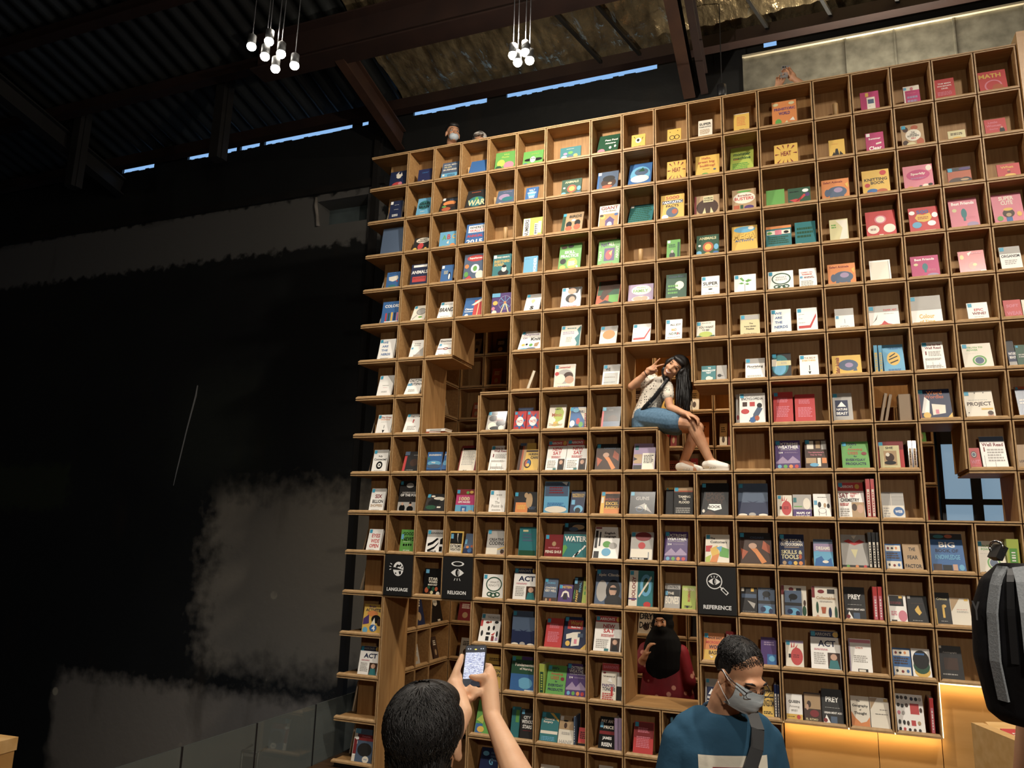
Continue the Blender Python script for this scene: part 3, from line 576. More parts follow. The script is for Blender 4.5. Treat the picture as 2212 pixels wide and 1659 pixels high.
3 9 2.613 0.1141 0.204 15 0.035 0.016 f|n|light green book with a grey figure|E:G:.42:.2:.22:.16 E:g:.42:.4:.1:.08 L:N:3:.15:.6:.7:.78 R:N:.8:.1:.96:.85 s0
3 10 2.900 0.1854 0.214 15 0.035 0.014 f|N|dark green picture book with an orange lion|$ANIM
3 11 3.200 0.2039 0.264 15 0.035 0.014 f|y|yellow book titled MEGA|E:c:.5:.86:.42:.12 T:MEGA:T:.5:.6:.24:.86 T:MEGA:y:.49:.61:.22:.84 T:ACTIVITY:b:.5:.43:.08:.84 E:W:.76:.9:.12:.06
3 12 3.467 0.1977 0.224 15 0.035 0.012 f|C|green book with a row of pictures|R:o:0:.88:1:1 R:W:.04:.62:.96:.8 E:n:.15:.7:.1:.06 R:p:.36:.6:.62:.82 E:k:.8:.7:.1:.06 L:N:4:.1:.2:.9:.55 R:W:.4:.02:.62:.1
3 12 3.672 0.1570 0.232 15 0.035 0.024 f|C|plain green plastic-wrapped hardback|L:N:3:.1:.3:.9:.8 R:W:.04:.02:.3:.1
3 13 3.922 0.1361 0.222 15 0.035 0.012 f|Y|pale yellow glossy wrapped book|L:n:2:.1:.6:.4:.8 P:W:.35:.95:.7:.6:.5:.1:.95:.05:.97:.95
3 14 4.224 0.2095 0.256 15 0.035 0.010 f|r|pinkish red book with three white circles|E:p:.5:.68:.2:.16 E:W:.5:.68:.15:.12 E:W:.24:.32:.2:.16 E:W:.78:.32:.2:.16 L:R:2:.14:.28:.34:.36 R:W:.42:.05:.56:.12
3 15 4.524 0.2018 0.244 15 0.035 0.014 f|r|red book with blue 500 numerals|T:500:b:.48:.82:.14:.44 P:y:.2:.6:.3:.74:.5:.7:.72:.76:.78:.58:.7:.46:.5:.42:.3:.46 L:O:2:.3:.52:.7:.64 E:c:.25:.32:.16:.12 E:w:.75:.35:.14:.1 E:w:.12:.8:.1:.08 E:w:.88:.66:.1:.1 R:W:.5:.04:.85:.1
3 16 4.795 0.1878 0.280 15 0.035 0.018 f|p|pink book titled Best Friends with teal doll shape|$BF
3 17 5.080 0.1916 0.280 15 0.035 0.012 f|p|pink book titled SUPER CUTE|T:SUPER:W:.5:.85:.13:.5 T:CUTE:W:.5:.7:.13:.4 E:T:.5:.35:.2:.14 E:t:.5:.3:.09:.06 E:y:.5:.48:.16:.05 R:b:.4:.08:.6:.22 E:y:.85:.3:.08:.08 E:n:.2:.2:.1:.08
4 0 -0.126 0.2089 0.246 8 0.035 0.014 f|b|blue book titled COLORS with crayons|T:COLORS:w:.52:.8:.13:.84 R:r:.2:.15:.28:.5 R:N:.35:.15:.43:.5 R:y:.5:.15:.6:.52 R:B:.66:.15:.74:.5 R:p:.8:.15:.88:.5 R:w:.18:.1:.9:.14 R:R:0:0:1:.05
4 1 0.168 0.1499 0.214 27 0.035 0.012 f|W|cream book with a grey oval racket|E:g:.6:.62:.34:.2 O:G:.6:.62:.34:.2:.03 P:g:.08:.2:.35:.45:.4:.4:.14:.14 L:G:1:.25:.06:.8:.1 E:n:.65:.28:.14:.05 s
4 2 0.460 0.1596 0.220 26 0.035 0.022 f|w|white book titled BRAND|T:THE_HUMAN:g:.55:.86:.08:.7 T:BRAND:k:.5:.54:.24:.92 L:g:2:.2:.1:.8:.18 s
4 3 0.748 0.2028 0.230 20 0.035 0.010 f|b|blue and red handbook|R:r:.5:.03:1:.85 P:W:.35:.62:.9:1:.85:.8:.5:.6 R:Y:.7:.05:.74:.7 T:Chinese:w:.28:.42:.1:.4 T:Conversation:w:.28:.3:.07:.42 E:w:.2:.1:.09:.08
4 4 1.041 0.2045 0.222 8 0.035 0.012 f|u|purple book with a ferris wheel|O:m:.65:.55:.32:.32:.02 L:c:1:.34:.54:.96:.56 P:c:.64:.24:.66:.24:.66:.86:.64:.86 P:c:.42:.34:.44:.32:.88:.76:.86:.78 P:c:.86:.32:.88:.34:.44:.78:.42:.76 E:o:.65:.55:.06:.06 P:Y:.6:.5:.66:.5:.48:.02:.42:.02 P:Y:.66:.5:.72:.5:.9:.02:.84:.02 E:y:.18:.55:.12:.1 E:p:.1:.3:.08:.08 R:c:0:.82:.4:1 E:W:.16:.12:.12:.1
4 5 1.332 0.1459 0.222 27 0.035 0.016 f|w|white book with a small olive heart|R:g:0:.78:1:1 E:Y:.5:.62:.12:.08 P:Y:.36:.6:.64:.6:.5:.45 T:s:G:.5:.22:.2:.3 L:g:1:.4:.42:.6:.44 s
4 6 1.700 0.1815 0.228 17 0.035 0.016 f|w|white parenting book with a dark photo|P:G:.3:1:.98:1:.8:.7:.45:.78 E:s:.52:.82:.22:.14 E:G:.5:.48:.28:.2 E:s:.55:.42:.16:.15 T:preschooler:r:.45:.1:.1:.8 P:k:.9:1:1:1:1:.5 s
4 7 2.033 0.2069 0.304 26 0.035 0.014 f|O|olive nature book with a log|R:N:.03:.4:.97:.97 R:T:.1:.62:.97:.97 P:T:.25:.6:.8:.85:.9:.75:.5:.45:.3:.2:.15:.3 R:n:.55:.1:.97:.4 P:G:.05:.04:.4:.2:.9:.04
4 8 2.328 0.2166 0.188 15 0.035 0.012 f|m|lilac board book titled FAMILY|E:W:.52:.68:.4:.26 T:We_are_a:n:.5:.82:.08:.4 T:FAMILY:n:.5:.64:.16:.6 E:W:.5:.2:.36:.16 E:s:.4:.22:.2:.12 E:s:.65:.22:.14:.12
4 9 2.631 0.1731 0.256 15 0.035 0.018 f|N|green book titled Human Brain|T:Human_Brain:a:.5:.9:.07:.8 E:W:.65:.55:.22:.16 R:W:.62:.36:.7:.44 L:n:3:.1:.2:.6:.6 R:W:.3:.02:.58:.1
4 10 2.914 0.1468 0.202 15 0.035 0.014 f|w|white book titled SUPER in serif capitals|T:SUPER:k:.5:.64:.16:.88 T:COOPERATORS:g:.5:.48:.08:.86 E:k:.5:.36:.12:.03 L:g:1:.2:.16:.8:.2 s
4 11 3.191 0.1710 0.186 15 0.035 0.012 f|w|white book with a green sprout|R:N:.48:.04:.5:.5 P:n:.25:.82:.35:.86:.48:.68:.4:.64 P:n:.5:.66:.65:.75:.82:.68:.6:.58 P:n:.2:.55:.35:.6:.46:.54:.34:.5 P:n:.5:.5:.62:.54:.7:.48:.6:.44 s
4 12 3.468 0.1926 0.186 15 0.035 0.014 f|w|white book with a dark knotted ring|$KNOT
4 12 3.673 0.1301 0.188 15 0.035 0.012 f|w|white book with red and grey lettering|T:CARRY_ON,:r:.45:.8:.08:.7 T:WARRIOR:r:.45:.7:.08:.6 L:R:2:.28:.5:.9:.6 L:g:4:.1:.1:.85:.4 P:W:.8:1:1:1:1:.86 R:c:.04:.52:.2:.62
4 13 3.921 0.2008 0.202 15 0.035 0.012 f|o|orange picture book with a blue elephant|$ELE
4 14 4.196 0.1453 0.200 15 0.035 0.014 f|w|white glossy wrapped book with spiral edge|R:W:.04:.1:.94:.92 R:g:.9:.05:.93:.95
4 15 4.504 0.1883 0.202 15 0.035 0.012 f|P|pink book titled Best Friends with teal doll shape|$BF
4 16 4.814 0.1688 0.208 15 0.035 0.008 f|r|glossy red book with a white slip|E:y:.14:.75:.08:.1 E:O:.5:.35:.14:.16 E:y:.6:.4:.08:.06 R:W:.78:.02:1:.14 P:W:.36:.9:.55:.98:.4:.78 L:p:1:.5:.86:.95:.92
4 17 5.062 0.1335 0.210 15 0.035 0.018 f|g|grey book titled ORGANISM|R:w:0:0:1:.7 T:SOCIAL:g:.5:.76:.06:.6 T:ORGANISM:k:.5:.6:.12:.86 L:g:3:.2:.24:.8:.45 s
5 0 -0.158 0.1732 0.230 13 0.035 0.022 f|w|white book titled WE ARE THE NERDS|$NERDS
5 1 0.176 0.1556 0.212 21 0.035 0.014 f|w|white book with a pale diagonal fold|P:g:.3:.1:1:.1:1:.7 L:g:2:.2:.65:.7:.85 R:c:.05:.5:.2:.6 L:t:2:.3:.1:.8:.2
5 2 0.466 0.1720 0.230 29 0.035 0.014 f|w|white book with a red and blue knotted line|T:Enormous?:G:.5:.86:.11:.86 R:R:.02:.4:.42:.44 R:B:.62:.4:1:.44 O:R:.52:.42:.14:.07:.05 T:Russo_Maths:g:.5:.12:.07:.7 L:g:1:.3:.66:.8:.7 R:c:.06:.58:.22:.7
5 5 1.316 0.2137 0.256 32 0.035 0.010 f|w|white craft book titled Anyone Can Knit|T:Anyone:m:.45:.82:.14:.84 T:Can:m:.2:.66:.1:.2 T:Knit:k:.7:.58:.16:.5 E:y:.2:.3:.08:.06 E:k:.35:.32:.05:.05 E:n:.55:.28:.08:.07 P:t:.7:.35:.9:.4:.85:.2:.7:.18 E:c:.3:.08:.22:.06 E:a:.6:.1:.2:.05 s
5 6 1.696 0.1847 0.238 20 0.035 0.022 f|W|cream book with a teal wavy edge|P:C:.98:.98:.8:.8:.9:.6:.72:.4:.85:.2:.8:.02:.98:.02 L:C:1:.3:.84:.8:.9 L:m:2:.1:.6:.7:.74 L:g:4:.3:.25:.6:.5 s
5 7 2.039 0.1514 0.214 24 0.035 0.014 f|g|pale grey-green book with an orange disc|R:W:0:0:1:.7 E:o:.52:.55:.36:.24 L:o:2:.36:.5:.66:.6 s
5 8 2.329 0.1542 0.208 23 0.035 0.012 f|w|white book with a red rising line|P:r:.06:.18:.06:.28:.66:.3:.97:.78:.97:.66:.7:.2 L:g:1:.1:.7:.4:.73 L:g:1:.1:.5:.3:.53 s
5 9 2.605 0.1365 0.210 15 0.035 0.014 f|w|white book titled ALL JOY AND NO FUN|T:ALL_JOY:k:.6:.74:.12:.66 T:AND:o:.5:.52:.12:.34 T:NO_FUN:N:.55:.34:.12:.66 R:y:.42:.48:.5:.56 R:r:.7:.3:.78:.38 L:g:1:.1:.16:.9:.2 R:R:.45:.05:.6:.08 s
5 10 2.867 0.1503 0.168 15 0.035 0.012 f|W|cream book titled YOU WANT with a lime bowl|L:G:1:.3:.88:.8:.92 T:YOU_WANT:G:.52:.66:.13:.8 T:TO_BE?:G:.5:.5:.1:.4 E:l:.5:.26:.36:.16 R:N:.02:.02:.98:.2 E:l:.5:.24:.32:.13 s
5 11 3.218 0.1511 0.200 15 0.035 0.016 f|Y|pale cream book with grey script|R:g:.02:.76:.98:.98 T:The:T:.55:.58:.07:.2 T:Sunny_Nihilist:T:.5:.44:.08:.66 T:Practice:T:.5:.33:.08:.4 T:Caroline_Kelsen:T:.5:.1:.07:.66 s
5 12 3.456 0.1519 0.226 15 0.035 0.016 f|w|white book titled WE ARE THE NERDS|$NERDS
5 12 3.651 0.1516 0.222 15 0.035 0.014 f|w|white book with a red rising line|P:r:.08:.16:.08:.27:.62:.28:.94:.76:.94:.62:.66:.17 L:g:1:.08:.72:.4:.75 L:g:1:.08:.55:.3:.58 L:g:1:.08:.38:.45:.41 s
5 13 3.921 0.1348 0.190 15 0.035 0.012 f|w|pale grey book with a thin figure|R:g:0:.68:1:1 R:a:.5:.3:.52:.5 L:g:2:.25:.12:.8:.2 R:c:.04:.52:.2:.66
5 14 4.198 0.2081 0.190 15 0.035 0.012 f|w|whitish book with a red paper leaf|R:g:0:.7:1:1 P:r:.15:.06:.4:.14:.5:.3:.62:.16:.8:.1:.6:.02:.3:.02 P:T:.1:.2:.2:.35:.3:.6:.24:.36 T:PAPER_ART:r:.72:.78:.08:.44 L:g:1:.5:.6:.9:.63 s
5 15 4.487 0.2036 0.246 15 0.035 0.014 f|w|whitish book with gold lettering|R:g:0:.5:1:1 T:Colour:y:.5:.28:.16:.5 T:of_Time:y:.5:.1:.1:.5 L:g:1:.2:.6:.7:.64 P:g:.4:.5:.7:.7:.95:.55 s
5 16 4.819 0.1323 0.154 15 0.035 0.014 f|w|white book titled EPIC WINE|T:EPIC:r:.55:.6:.15:.5 T:WINE?:R:.55:.4:.15:.72 L:g:1:.3:.2:.8:.24 s
5 17 5.039 0.1079 0.156 15 0.035 0.012 f|r|red book titled SOFT WEAR|T:SOFT:p:.5:.68:.16:.7 T:WEAR:p:.55:.28:.2:.84 L:p:1:.2:.05:.8:.1
5 17 5.149 0.0997 0.150 15 0.035 0.012 f|W|cream book beside the red SOFT WEAR book|L:g:3:.2:.3:.8:.6
6 0 -0.150 0.1569 0.234 17 0.035 0.016 f|w|white book with faint centred lettering|P:g:.5:1:1:1:1:.6 L:g:1:.3:.5:.75:.56 L:p:1:.35:.42:.7:.44 L:g:2:.3:.2:.7:.28 s
6 1 0.148 0.1582 0.226 32 0.035 0.016 f|w|white book titled CHUTZPAH|T:CHUTZPAH:k:.52:.84:.15:.94 T:GUTSPAH:k:.55:.64:.15:.8 R:c:.02:.54:.3:.68 L:g:3:.2:.2:.7:.35 R:g:0:.96:1:1
6 5 1.310 0.0475 0.190 24 0.035 0.030 turn|t|tan paperback turned edge-on|
6 6 1.653 0.1877 0.230 11 0.035 0.014 f|w|baby care book with a sleeping child|R:W:.02:.02:.98:.98 E:g:.5:.5:.42:.3 E:T:.68:.5:.24:.18 E:s:.74:.36:.22:.16 T:Contented:r:.45:.88:.09:.6 E:W:.3:.4:.24:.2 E:r:.12:.62:.1:.08 L:m:1:.2:.06:.8:.12 s
6 7 2.064 0.1473 0.220 21 0.035 0.016 f|w|white book streaked with black brush strokes|R:g:0:.68:1:1 T:WE:k:.28:.78:.14:.3 V:IIIIIIII:g:.5:.35:.8:.5 L:G:1:.1:.16:.9:.2 L:G:1:.1:.4:.9:.42 s
6 10 2.880 0.1147 0.154 21 0.035 0.012 f|C|teal book titled THE MARSHMALLOW TEST|T:THE:w:.55:.86:.08:.2 T:MARSHMALLOW:w:.52:.7:.12:.92 T:TEST:w:.5:.55:.1:.36 E:W:.52:.2:.2:.14 E:W:.74:.2:.07:.08
6 10 2.984 0.0810 0.152 21 0.035 0.014 f|g|grey book beside the teal MARSHMALLOW book|E:G:.3:.35:.2:.1 L:G:1:.2:.3:.8:.36
6 11 3.244 0.1488 0.200 21 0.035 0.016 f|w|white book with a handwritten line|R:g:0:.76:1:1 T:Flourishing:G:.5:.6:.14:.8 P:g:.1:.5:.9:.55:.5:.5 L:g:2:.1:.12:.9:.2 s
6 12 3.444 0.1444 0.234 21 0.035 0.014 f|G|dark book with a teal bowl and cream band|E:C:.42:.52:.46:.42 E:c:.4:.42:.34:.3 R:Y:.0:.5:1:.7 R:W:.0:.48:.26:.76 T:BOWL:g:.64:.6:.08:.3 s
6 12 3.648 0.1376 0.204 21 0.035 0.016 f|w|white book with a small pendulum mark|T:THE_BIG_IF:t:.55:.86:.08:.6 T:EVERYTHING:y:.5:.74:.08:.7 R:G:.5:.28:.54:.52 P:G:.44:.24:.6:.24:.52:.1 s
6 13 3.917 0.2049 0.182 21 0.035 0.012 f|y|orange picture book on its side with a blue elephant|E:a:.55:.5:.34:.28 E:m:.58:.5:.14:.12 V:Safari_Animals:R:.18:.5:.14:.8 P:a:.7:.2:.85:.2:.82:.4
6 14 4.120 0.0246 0.224 1 0.035 0.150 s:y|c|pale blue spine with yellow strip|
6 14 4.152 0.0245 0.222 1 0.035 0.150 s:y|c|second pale blue spine with yellow strip|
6 14 4.244 0.1411 0.256 21 0.035 0.014 f|c|sky blue book with a yellow striped disc|E:y:.5:.5:.32:.24 P:k:.3:.58:.6:.7:.6:.66:.32:.54 P:k:.26:.48:.7:.6:.7:.56:.27:.44 P:k:.32:.36:.72:.46:.72:.42:.34:.32 T:THE_GUIDE_TO:b:.6:.86:.06:.66 L:b:2:.2:.06:.85:.14
6 15 4.511 0.1414 0.258 21 0.035 0.016 f|w|white book titled How to be Well Read|$READ
6 16 4.792 0.1852 0.220 21 0.035 0.018 f|W|cream book with a green ringed stone|$TRUTH
6 17 5.005 0.0489 0.232 21 0.035 0.014 f|B|navy book with white NATURE BEAST lettering|R:G:0:.6:1:1 T:NATURE:w:.6:.5:.1:.9 T:BEAST:w:.6:.36:.1:.8 R:g:0:0:1:.2
6 17 5.068 0.0708 0.188 21 0.035 0.014 f|N|dark green book beside the navy one|L:g:2:.2:.4:.8:.6 s
7 0 -0.134 0.1613 0.204 16 0.035 0.018 f|w|white book with an orange title and arrow|T:The_Great:O:.55:.86:.1:.7 T:Uncertainty:o:.52:.74:.08:.8 R:G:.5:.3:.53:.46 P:k:.42:.22:.6:.22:.5:.06 L:g:1:.25:.62:.7:.64 s
7 1 0.161 0.1624 0.224 26 0.035 0.018 f|w|white book with a small red figure|R:g:0:.86:1:1 T:THE_STORY:G:.6:.84:.08:.7 P:r:.46:.72:.56:.68:.52:.58:.56:.52:.46:.54 L:g:3:.2:.15:.75:.38 s
7 4 1.015 0.1807 0.202 21 0.035 0.020 f|g|black and white photo book with red lettering|E:G:.3:.65:.22:.16 R:W:.5:.6:.98:.97 E:k:.75:.4:.25:.18 E:W:.3:.25:.22:.2 E:k:.5:.14:.3:.1 E:W:.8:.15:.14:.12 T:American:r:.66:.66:.07:.5 L:R:2:.45:.5:.9:.58 R:k:.0:.84:.5:1 s
7 5 1.285 0.1414 0.220 12 0.053 0.014 f|B|navy book behind the two starburst books|L:a:2:.1:.9:.9:.95
7 5 1.247 0.1134 0.186 12 0.035 0.012 f|r|first red and blue starburst FACTS book|P:b:.02:.2:.3:.3:.1:.5:.35:.6:.3:.9:.5:.7:.75:.92:.7:.62:.97:.55:.78:.4:.95:.15:.65:.25:.5:.05:.38:.22 E:w:.5:.48:.3:.24 T:FACTS:r:.5:.48:.14:.46 s
7 5 1.369 0.1170 0.184 12 0.035 0.012 f|r|second red and blue starburst FACTS book|P:b:.02:.2:.3:.3:.1:.5:.35:.6:.3:.9:.5:.7:.75:.92:.7:.62:.97:.55:.78:.4:.95:.15:.65:.25:.5:.05:.38:.22 E:w:.5:.48:.3:.24 T:FACTS:r:.5:.48:.14:.46 s
7 6 1.580 0.1518 0.250 21 0.035 0.018 f|W|cream book with a yellow-green map shape|P:l:.4:.88:.7:.9:.9:.7:.86:.4:.6:.3:.7:.15:.4:.12:.45:.4:.3:.5:.35:.7 P:y:.35:.3:.6:.32:.55:.14:.3:.14 T:Learn:k:.5:.82:.07:.4 T:Mimic:O:.5:.58:.14:.6 T:Districhteur:t:.5:.2:.1:.8
7 6 1.762 0.1418 0.220 21 0.035 0.014 f|b|blue and white book with coloured swirls|R:y:0:0:.08:1 P:W:.5:.98:.98:.98:.98:.4 T:UNSTOPPABLE:B:.55:.78:.12:.84 E:c:.4:.85:.2:.1 E:r:.6:.35:.12:.14 E:w:.25:.25:.16:.14 E:n:.8:.2:.14:.12 E:k:.5:.1:.2:.06 s
7 6 1.851 0.0157 0.188 1 0.035 0.110 s:r|W|white spine in the wide compartment|
7 7 2.065 0.1629 0.206 21 0.035 0.022 f|G|charcoal hardback with a red spine|R:r:0:.02:.1:.8 L:g:1:.35:.82:.6:.85 E:T:.6:.4:.26:.2 R:a:.1:.05:.98:.3 s
7 11 3.100 0.0304 0.266 12 0.057 0.014 f|g|second encyclopedia tucked behind|E:R:.5:.25:.3:.08
7 11 3.212 0.1952 0.266 12 0.035 0.016 f|w|white book titled ENCYCLOPEDIA|T:FIRST_LEARNING:g:.5:.9:.05:.8 T:ENCYCLOPEDIA:G:.5:.82:.08:.84 R:T:.12:.58:.3:.72 R:r:.4:.58:.6:.72 E:r:.22:.42:.16:.08 E:k:.78:.6:.1:.08 P:a:.35:.1:.7:.55:.9:.5:.6:.08 E:b:.5:.15:.1:.1 E:w:.45:.3:.08:.08 E:O:.68:.2:.09:.08 s
7 12 3.442 0.1450 0.286 21 0.035 0.014 f|r|red wrapped book with a cyan sticker|$RED s
7 12 3.602 0.1461 0.258 21 0.035 0.014 f|r|red wrapped book without a sticker|$RED
7 13 3.871 0.1362 0.254 21 0.035 0.014 f|g|silver book with a navy mountain emblem|$NBEAST
7 15 4.493 0.2091 0.252 21 0.035 0.026 f|B|navy book titled Word Wordles|T:Word:o:.52:.88:.12:.56 T:Wordles:O:.5:.74:.12:.6 P:w:.06:.2:.2:.75:.35:.6:.3:.2 P:W:.4:.12:.8:.18:.82:.45:.4:.5 E:y:.22:.12:.12:.1 R:R:0:0:.05:1 P:y:.82:0:1:0:1:.2 R:p:.5:.16:.6:.3 s
7 16 4.774 0.1807 0.228 21 0.035 0.014 f|W|pale book titled PROJECT with a portrait|L:g:1:.15:.64:.9:.68 T:PROJECT:T:.5:.5:.18:.84 R:y:.55:.3:.95:.36 E:s:.84:.1:.1:.12 E:T:.84:.18:.1:.08 E:k:.4:.92:.02:.02 E:k:.7:.92:.02:.02 E:k:.1:.2:.02:.02 s
7 17 5.046 0.0745 0.252 21 0.035 0.014 f|a|slate book with an orange edge|R:O:0:.9:1:1 L:g:2:.2:.4:.8:.6 s
8 0 -0.153 0.1542 0.224 12 0.035 0.024 f|w|white book titled Fully Connected|R:g:0:.86:1:1 T:Fully:G:.5:.7:.1:.34 T:Connected:G:.5:.58:.1:.86 E:k:.5:.32:.22:.17 E:w:.5:.32:.12:.09 E:k:.5:.32:.05:.04 L:g:1:.2:.08:.8:.1 s
8 1 0.179 0.1687 0.208 19 0.035 0.026 f|G|charcoal hardback with a coral spine|R:r:0:.02:.16:.78 L:g:1:.55:.8:.85:.83 E:T:.64:.45:.24:.18 R:a:0:.82:.3:1 L:W:1:.25:.08:.7:.1
8 2 0.423 0.1475 0.192 8 0.035 0.016 f|b|blue book with a white glow across the middle|T:ENGINEERING:W:.52:.85:.08:.84 R:C:.02:.62:.2:.74 E:c:.5:.45:.46:.12 E:a:.5:.3:.48:.1 T:design:w:.45:.48:.08:.3 R:B:.02:.02:.98:.14
8 2 0.524 0.0462 0.208 21 0.035 0.014 f|b|narrow blue book beside the glowing blue one|E:c:.5:.45:.46:.12 T:ENG:W:.5:.85:.08:.8 R:B:.02:.02:.98:.14
8 3 0.751 0.1753 0.266 21 0.035 0.014 f|R|dark red book with a white text panel|R:W:.06:.02:.9:.9 R:k:.1:.84:.8:.9 L:g:9:.14:.25:.82:.8 T:BLK:k:.42:.05:.05:.24
8 4 1.046 0.1730 0.256 21 0.035 0.020 f|w|white book titled How to be Well Read|$READ
8 5 1.328 0.1935 0.278 21 0.035 0.018 f|y|tan book titled NURSING CARE|R:T:0:0:.14:1 R:O:.14:0:.22:1 R:t:.22:.0:.34:1 R:T:.34:.68:1:.74 T:NURSING:G:.72:.6:.08:.5 T:CARE:G:.78:.48:.09:.4 E:k:.48:.28:.17:.16 E:O:.44:.28:.09:.12 E:b:.53:.3:.08:.1 E:y:.5:.22:.08:.06 R:a:0:.9:.3:1
8 6 1.580 0.1731 0.294 21 0.035 0.016 f|w|first exam guide with red banner and portrait|$SAT
8 6 1.764 0.1873 0.300 21 0.035 0.016 f|w|second exam guide with red banner and portrait|$SAT
8 7 2.036 0.2072 0.254 21 0.035 0.020 f|T|dark brown book titled CIGARS|$CIGAR
8 8 2.344 0.1816 0.250 21 0.035 0.020 f|m|dusty pink book with a white text panel|R:W:.42:.04:.97:.64 L:k:6:.48:.26:.92:.58 R:t:.02:.26:.4:.6 P:k:.02:.36:.2:.42:.02:.5 R:G:.02:.02:.4:.2 R:C:.06:.76:.22:.92
8 12 3.460 0.1822 0.254 21 0.035 0.016 f|u|purple survival manual with four round badges|$WEATHER
8 12 3.664 0.1587 0.256 21 0.035 0.020 f|T|maroon upholstery book with interior photos|R:W:.1:.68:.4:.95 R:t:.5:.7:.7:.95 R:g:.75:.66:.96:.95 T:The_Upholsterer's:p:.5:.56:.06:.86 T:Step_by_Step:p:.5:.48:.05:.7 R:t:.04:.2:.5:.38 R:W:.55:.1:.7:.38 E:c:.4:.15:.2:.06 R:o:.75:.2:.96:.38 s
8 13 3.937 0.1858 0.228 21 0.035 0.030 f|n|green book titled 1000's USES EVERYDAY PRODUCTS|$1000
8 14 4.179 0.1697 0.218 12 0.053 0.024 f|r|red wrapped book behind a cream cover|R:R:0:.7:1:1 s
8 14 4.168 0.1318 0.186 12 0.035 0.012 f|Y|cream book titled SHE with a sepia picture|T:SHE:k:.5:.9:.1:.5 R:t:.2:.18:.85:.78 E:T:.5:.5:.22:.18 E:G:.5:.28:.3:.08 E:W:.4:.62:.1:.08 L:n:1:.2:.06:.8:.1
8 14 4.301 0.0240 0.212 1 0.035 0.150 s:t|T|brown wrapped spine|
8 14 4.330 0.0254 0.212 1 0.035 0.150 s:t|T|second brown wrapped spine|
8 16 4.714 0.0699 0.166 21 0.035 0.012 f|r|red book with WIT lettering|E:k:.45:.68:.26:.16 E:W:.45:.68:.2:.12 E:a:.45:.68:.15:.09 T:WIT:p:.5:.32:.2:.8 L:p:1:.2:.12:.8:.16
8 16 4.834 0.1529 0.254 21 0.035 0.018 f|w|white book titled Well Read with a grey top band|R:a:0:.84:1:1 T:Well_Read:R:.5:.74:.11:.86 R:R:.12:.52:.17:.66 L:g:5:.25:.2:.9:.62 R:g:.1:.04:.12:.4 R:g:.5:.04:.52:.2
8 17 5.002 0.0681 0.186 21 0.035 0.014 f|t|tan book beside the wall end|T:LORE:T:.5:.3:.1:.6
9 0 -0.156 0.1505 0.222 13 0.035 0.018 f|w|white book titled SIX BILLION SHOPPERS|R:g:0:.86:1:1 T:SIX:R:.55:.66:.17:.6 T:BILLION:G:.54:.44:.15:.74 T:SHOPPERS:t:.5:.26:.12:.84 L:g:1:.2:.06:.8:.09 s
9 1 0.166 0.1904 0.292 9 0.035 0.018 f|G|tall dark book with two men in suits|E:g:.55:.85:.2:.08 T:UNDERSTUDIES:g:.52:.62:.05:.84 T:OF_THE_POL:w:.52:.54:.08:.86 R:g:0:.0:1:.32 E:k:.25:.12:.16:.12 E:s:.25:.26:.06:.05 E:k:.68:.1:.18:.1 E:s:.68:.24:.06:.05 E:k:.68:.29:.07:.03 s
9 2 0.446 0.2051 0.184 26 0.035 0.020 f|G|dark green-grey photo book|E:W:.6:.75:.26:.08 E:k:.4:.5:.3:.16 E:W:.75:.7:.1:.08 E:N:.3:.25:.25:.12 R:W:.6:.22:.78:.3 E:W:.3:.86:.1:.05 s
9 3 0.746 0.1823 0.214 10 0.035 0.016 f|P|magenta book titled 1000 LIFE HACKS|R:R:0:.76:1:1 E:y:.8:.88:.1:.06 E:n:.6:.86:.08:.06 T:1000:Y:.45:.6:.16:.66 T:LIFE_HACKS:w:.45:.46:.08:.66 R:c:0:0:1:.34 R:b:.3:0:.6:.28 T:!!:w:.45:.14:.14:.16 R:t:.72:0:.95:.12 s
9 4 1.053 0.1501 0.208 13 0.035 0.014 f|w|white book titled The Point Is|T:The:g:.5:.48:.12:.3 T:Point_Is:g:.52:.32:.13:.74 L:g:1:.4:.76:.8:.84 L:g:2:.2:.12:.8:.18 E:g:.5:.64:.03:.06 s
9 5 1.318 0.2151 0.194 12 0.035 0.014 f|G|dark book with a bright orange panel|R:o:.08:.02:.6:.52 L:y:3:.15:.2:.54:.42 E:t:.65:.6:.14:.34 E:t:.5:.85:.08:.12 L:a:2:.66:.2:.95:.34 s
9 6 1.593 0.2155 0.282 9 0.035 0.020 f|c|tall pale blue wrapped book|R:a:.02:.55:.98:.98 L:R:3:.2:.62:.8:.85 L:b:3:.15:.22:.9:.36 P:w:.7:.98:.95:.98:.9:.88 E:W:.5:.15:.45:.1
9 6 1.777 0.1239 0.218 21 0.035 0.016 f|B|small black book with a cyan wave|T:PATTERSON:y:.5:.82:.09:.84 T:UNDERGROUND:y:.5:.74:.06:.8 E:c:.6:.22:.32:.16 E:k:.56:.16:.2:.12 R:c:.08:.4:.32:.6
9 7 2.056 0.1594 0.208 21 0.035 0.018 f|o|orange and brown book titled EXCEL BASICS|R:T:.22:.3:1:.9 R:y:.02:.02:.2:.8 T:MADE_EASY:k:.6:.86:.07:.66 T:MICROSOFT:O:.6:.66:.1:.74 T:EXCEL:y:.62:.48:.14:.68 T:BASICS:y:.62:.3:.13:.66 R:W:.04:.5:.16:.75 s
9 8 2.326 0.2044 0.210 21 0.035 0.020 f|G|charcoal book titled GUNS|T:GUNS:g:.5:.7:.15:.62 P:g:.2:.3:.6:.5:.9:.1:.6:.25 O:a:.4:.25:.14:.12:.03 P:W:.6:.4:.68:.45:.64:.15 s
9 9 2.546 0.0603 0.238 12 0.061 0.016 f|G|dark flood book mostly behind its twin|R:y:0:.92:1:1 s
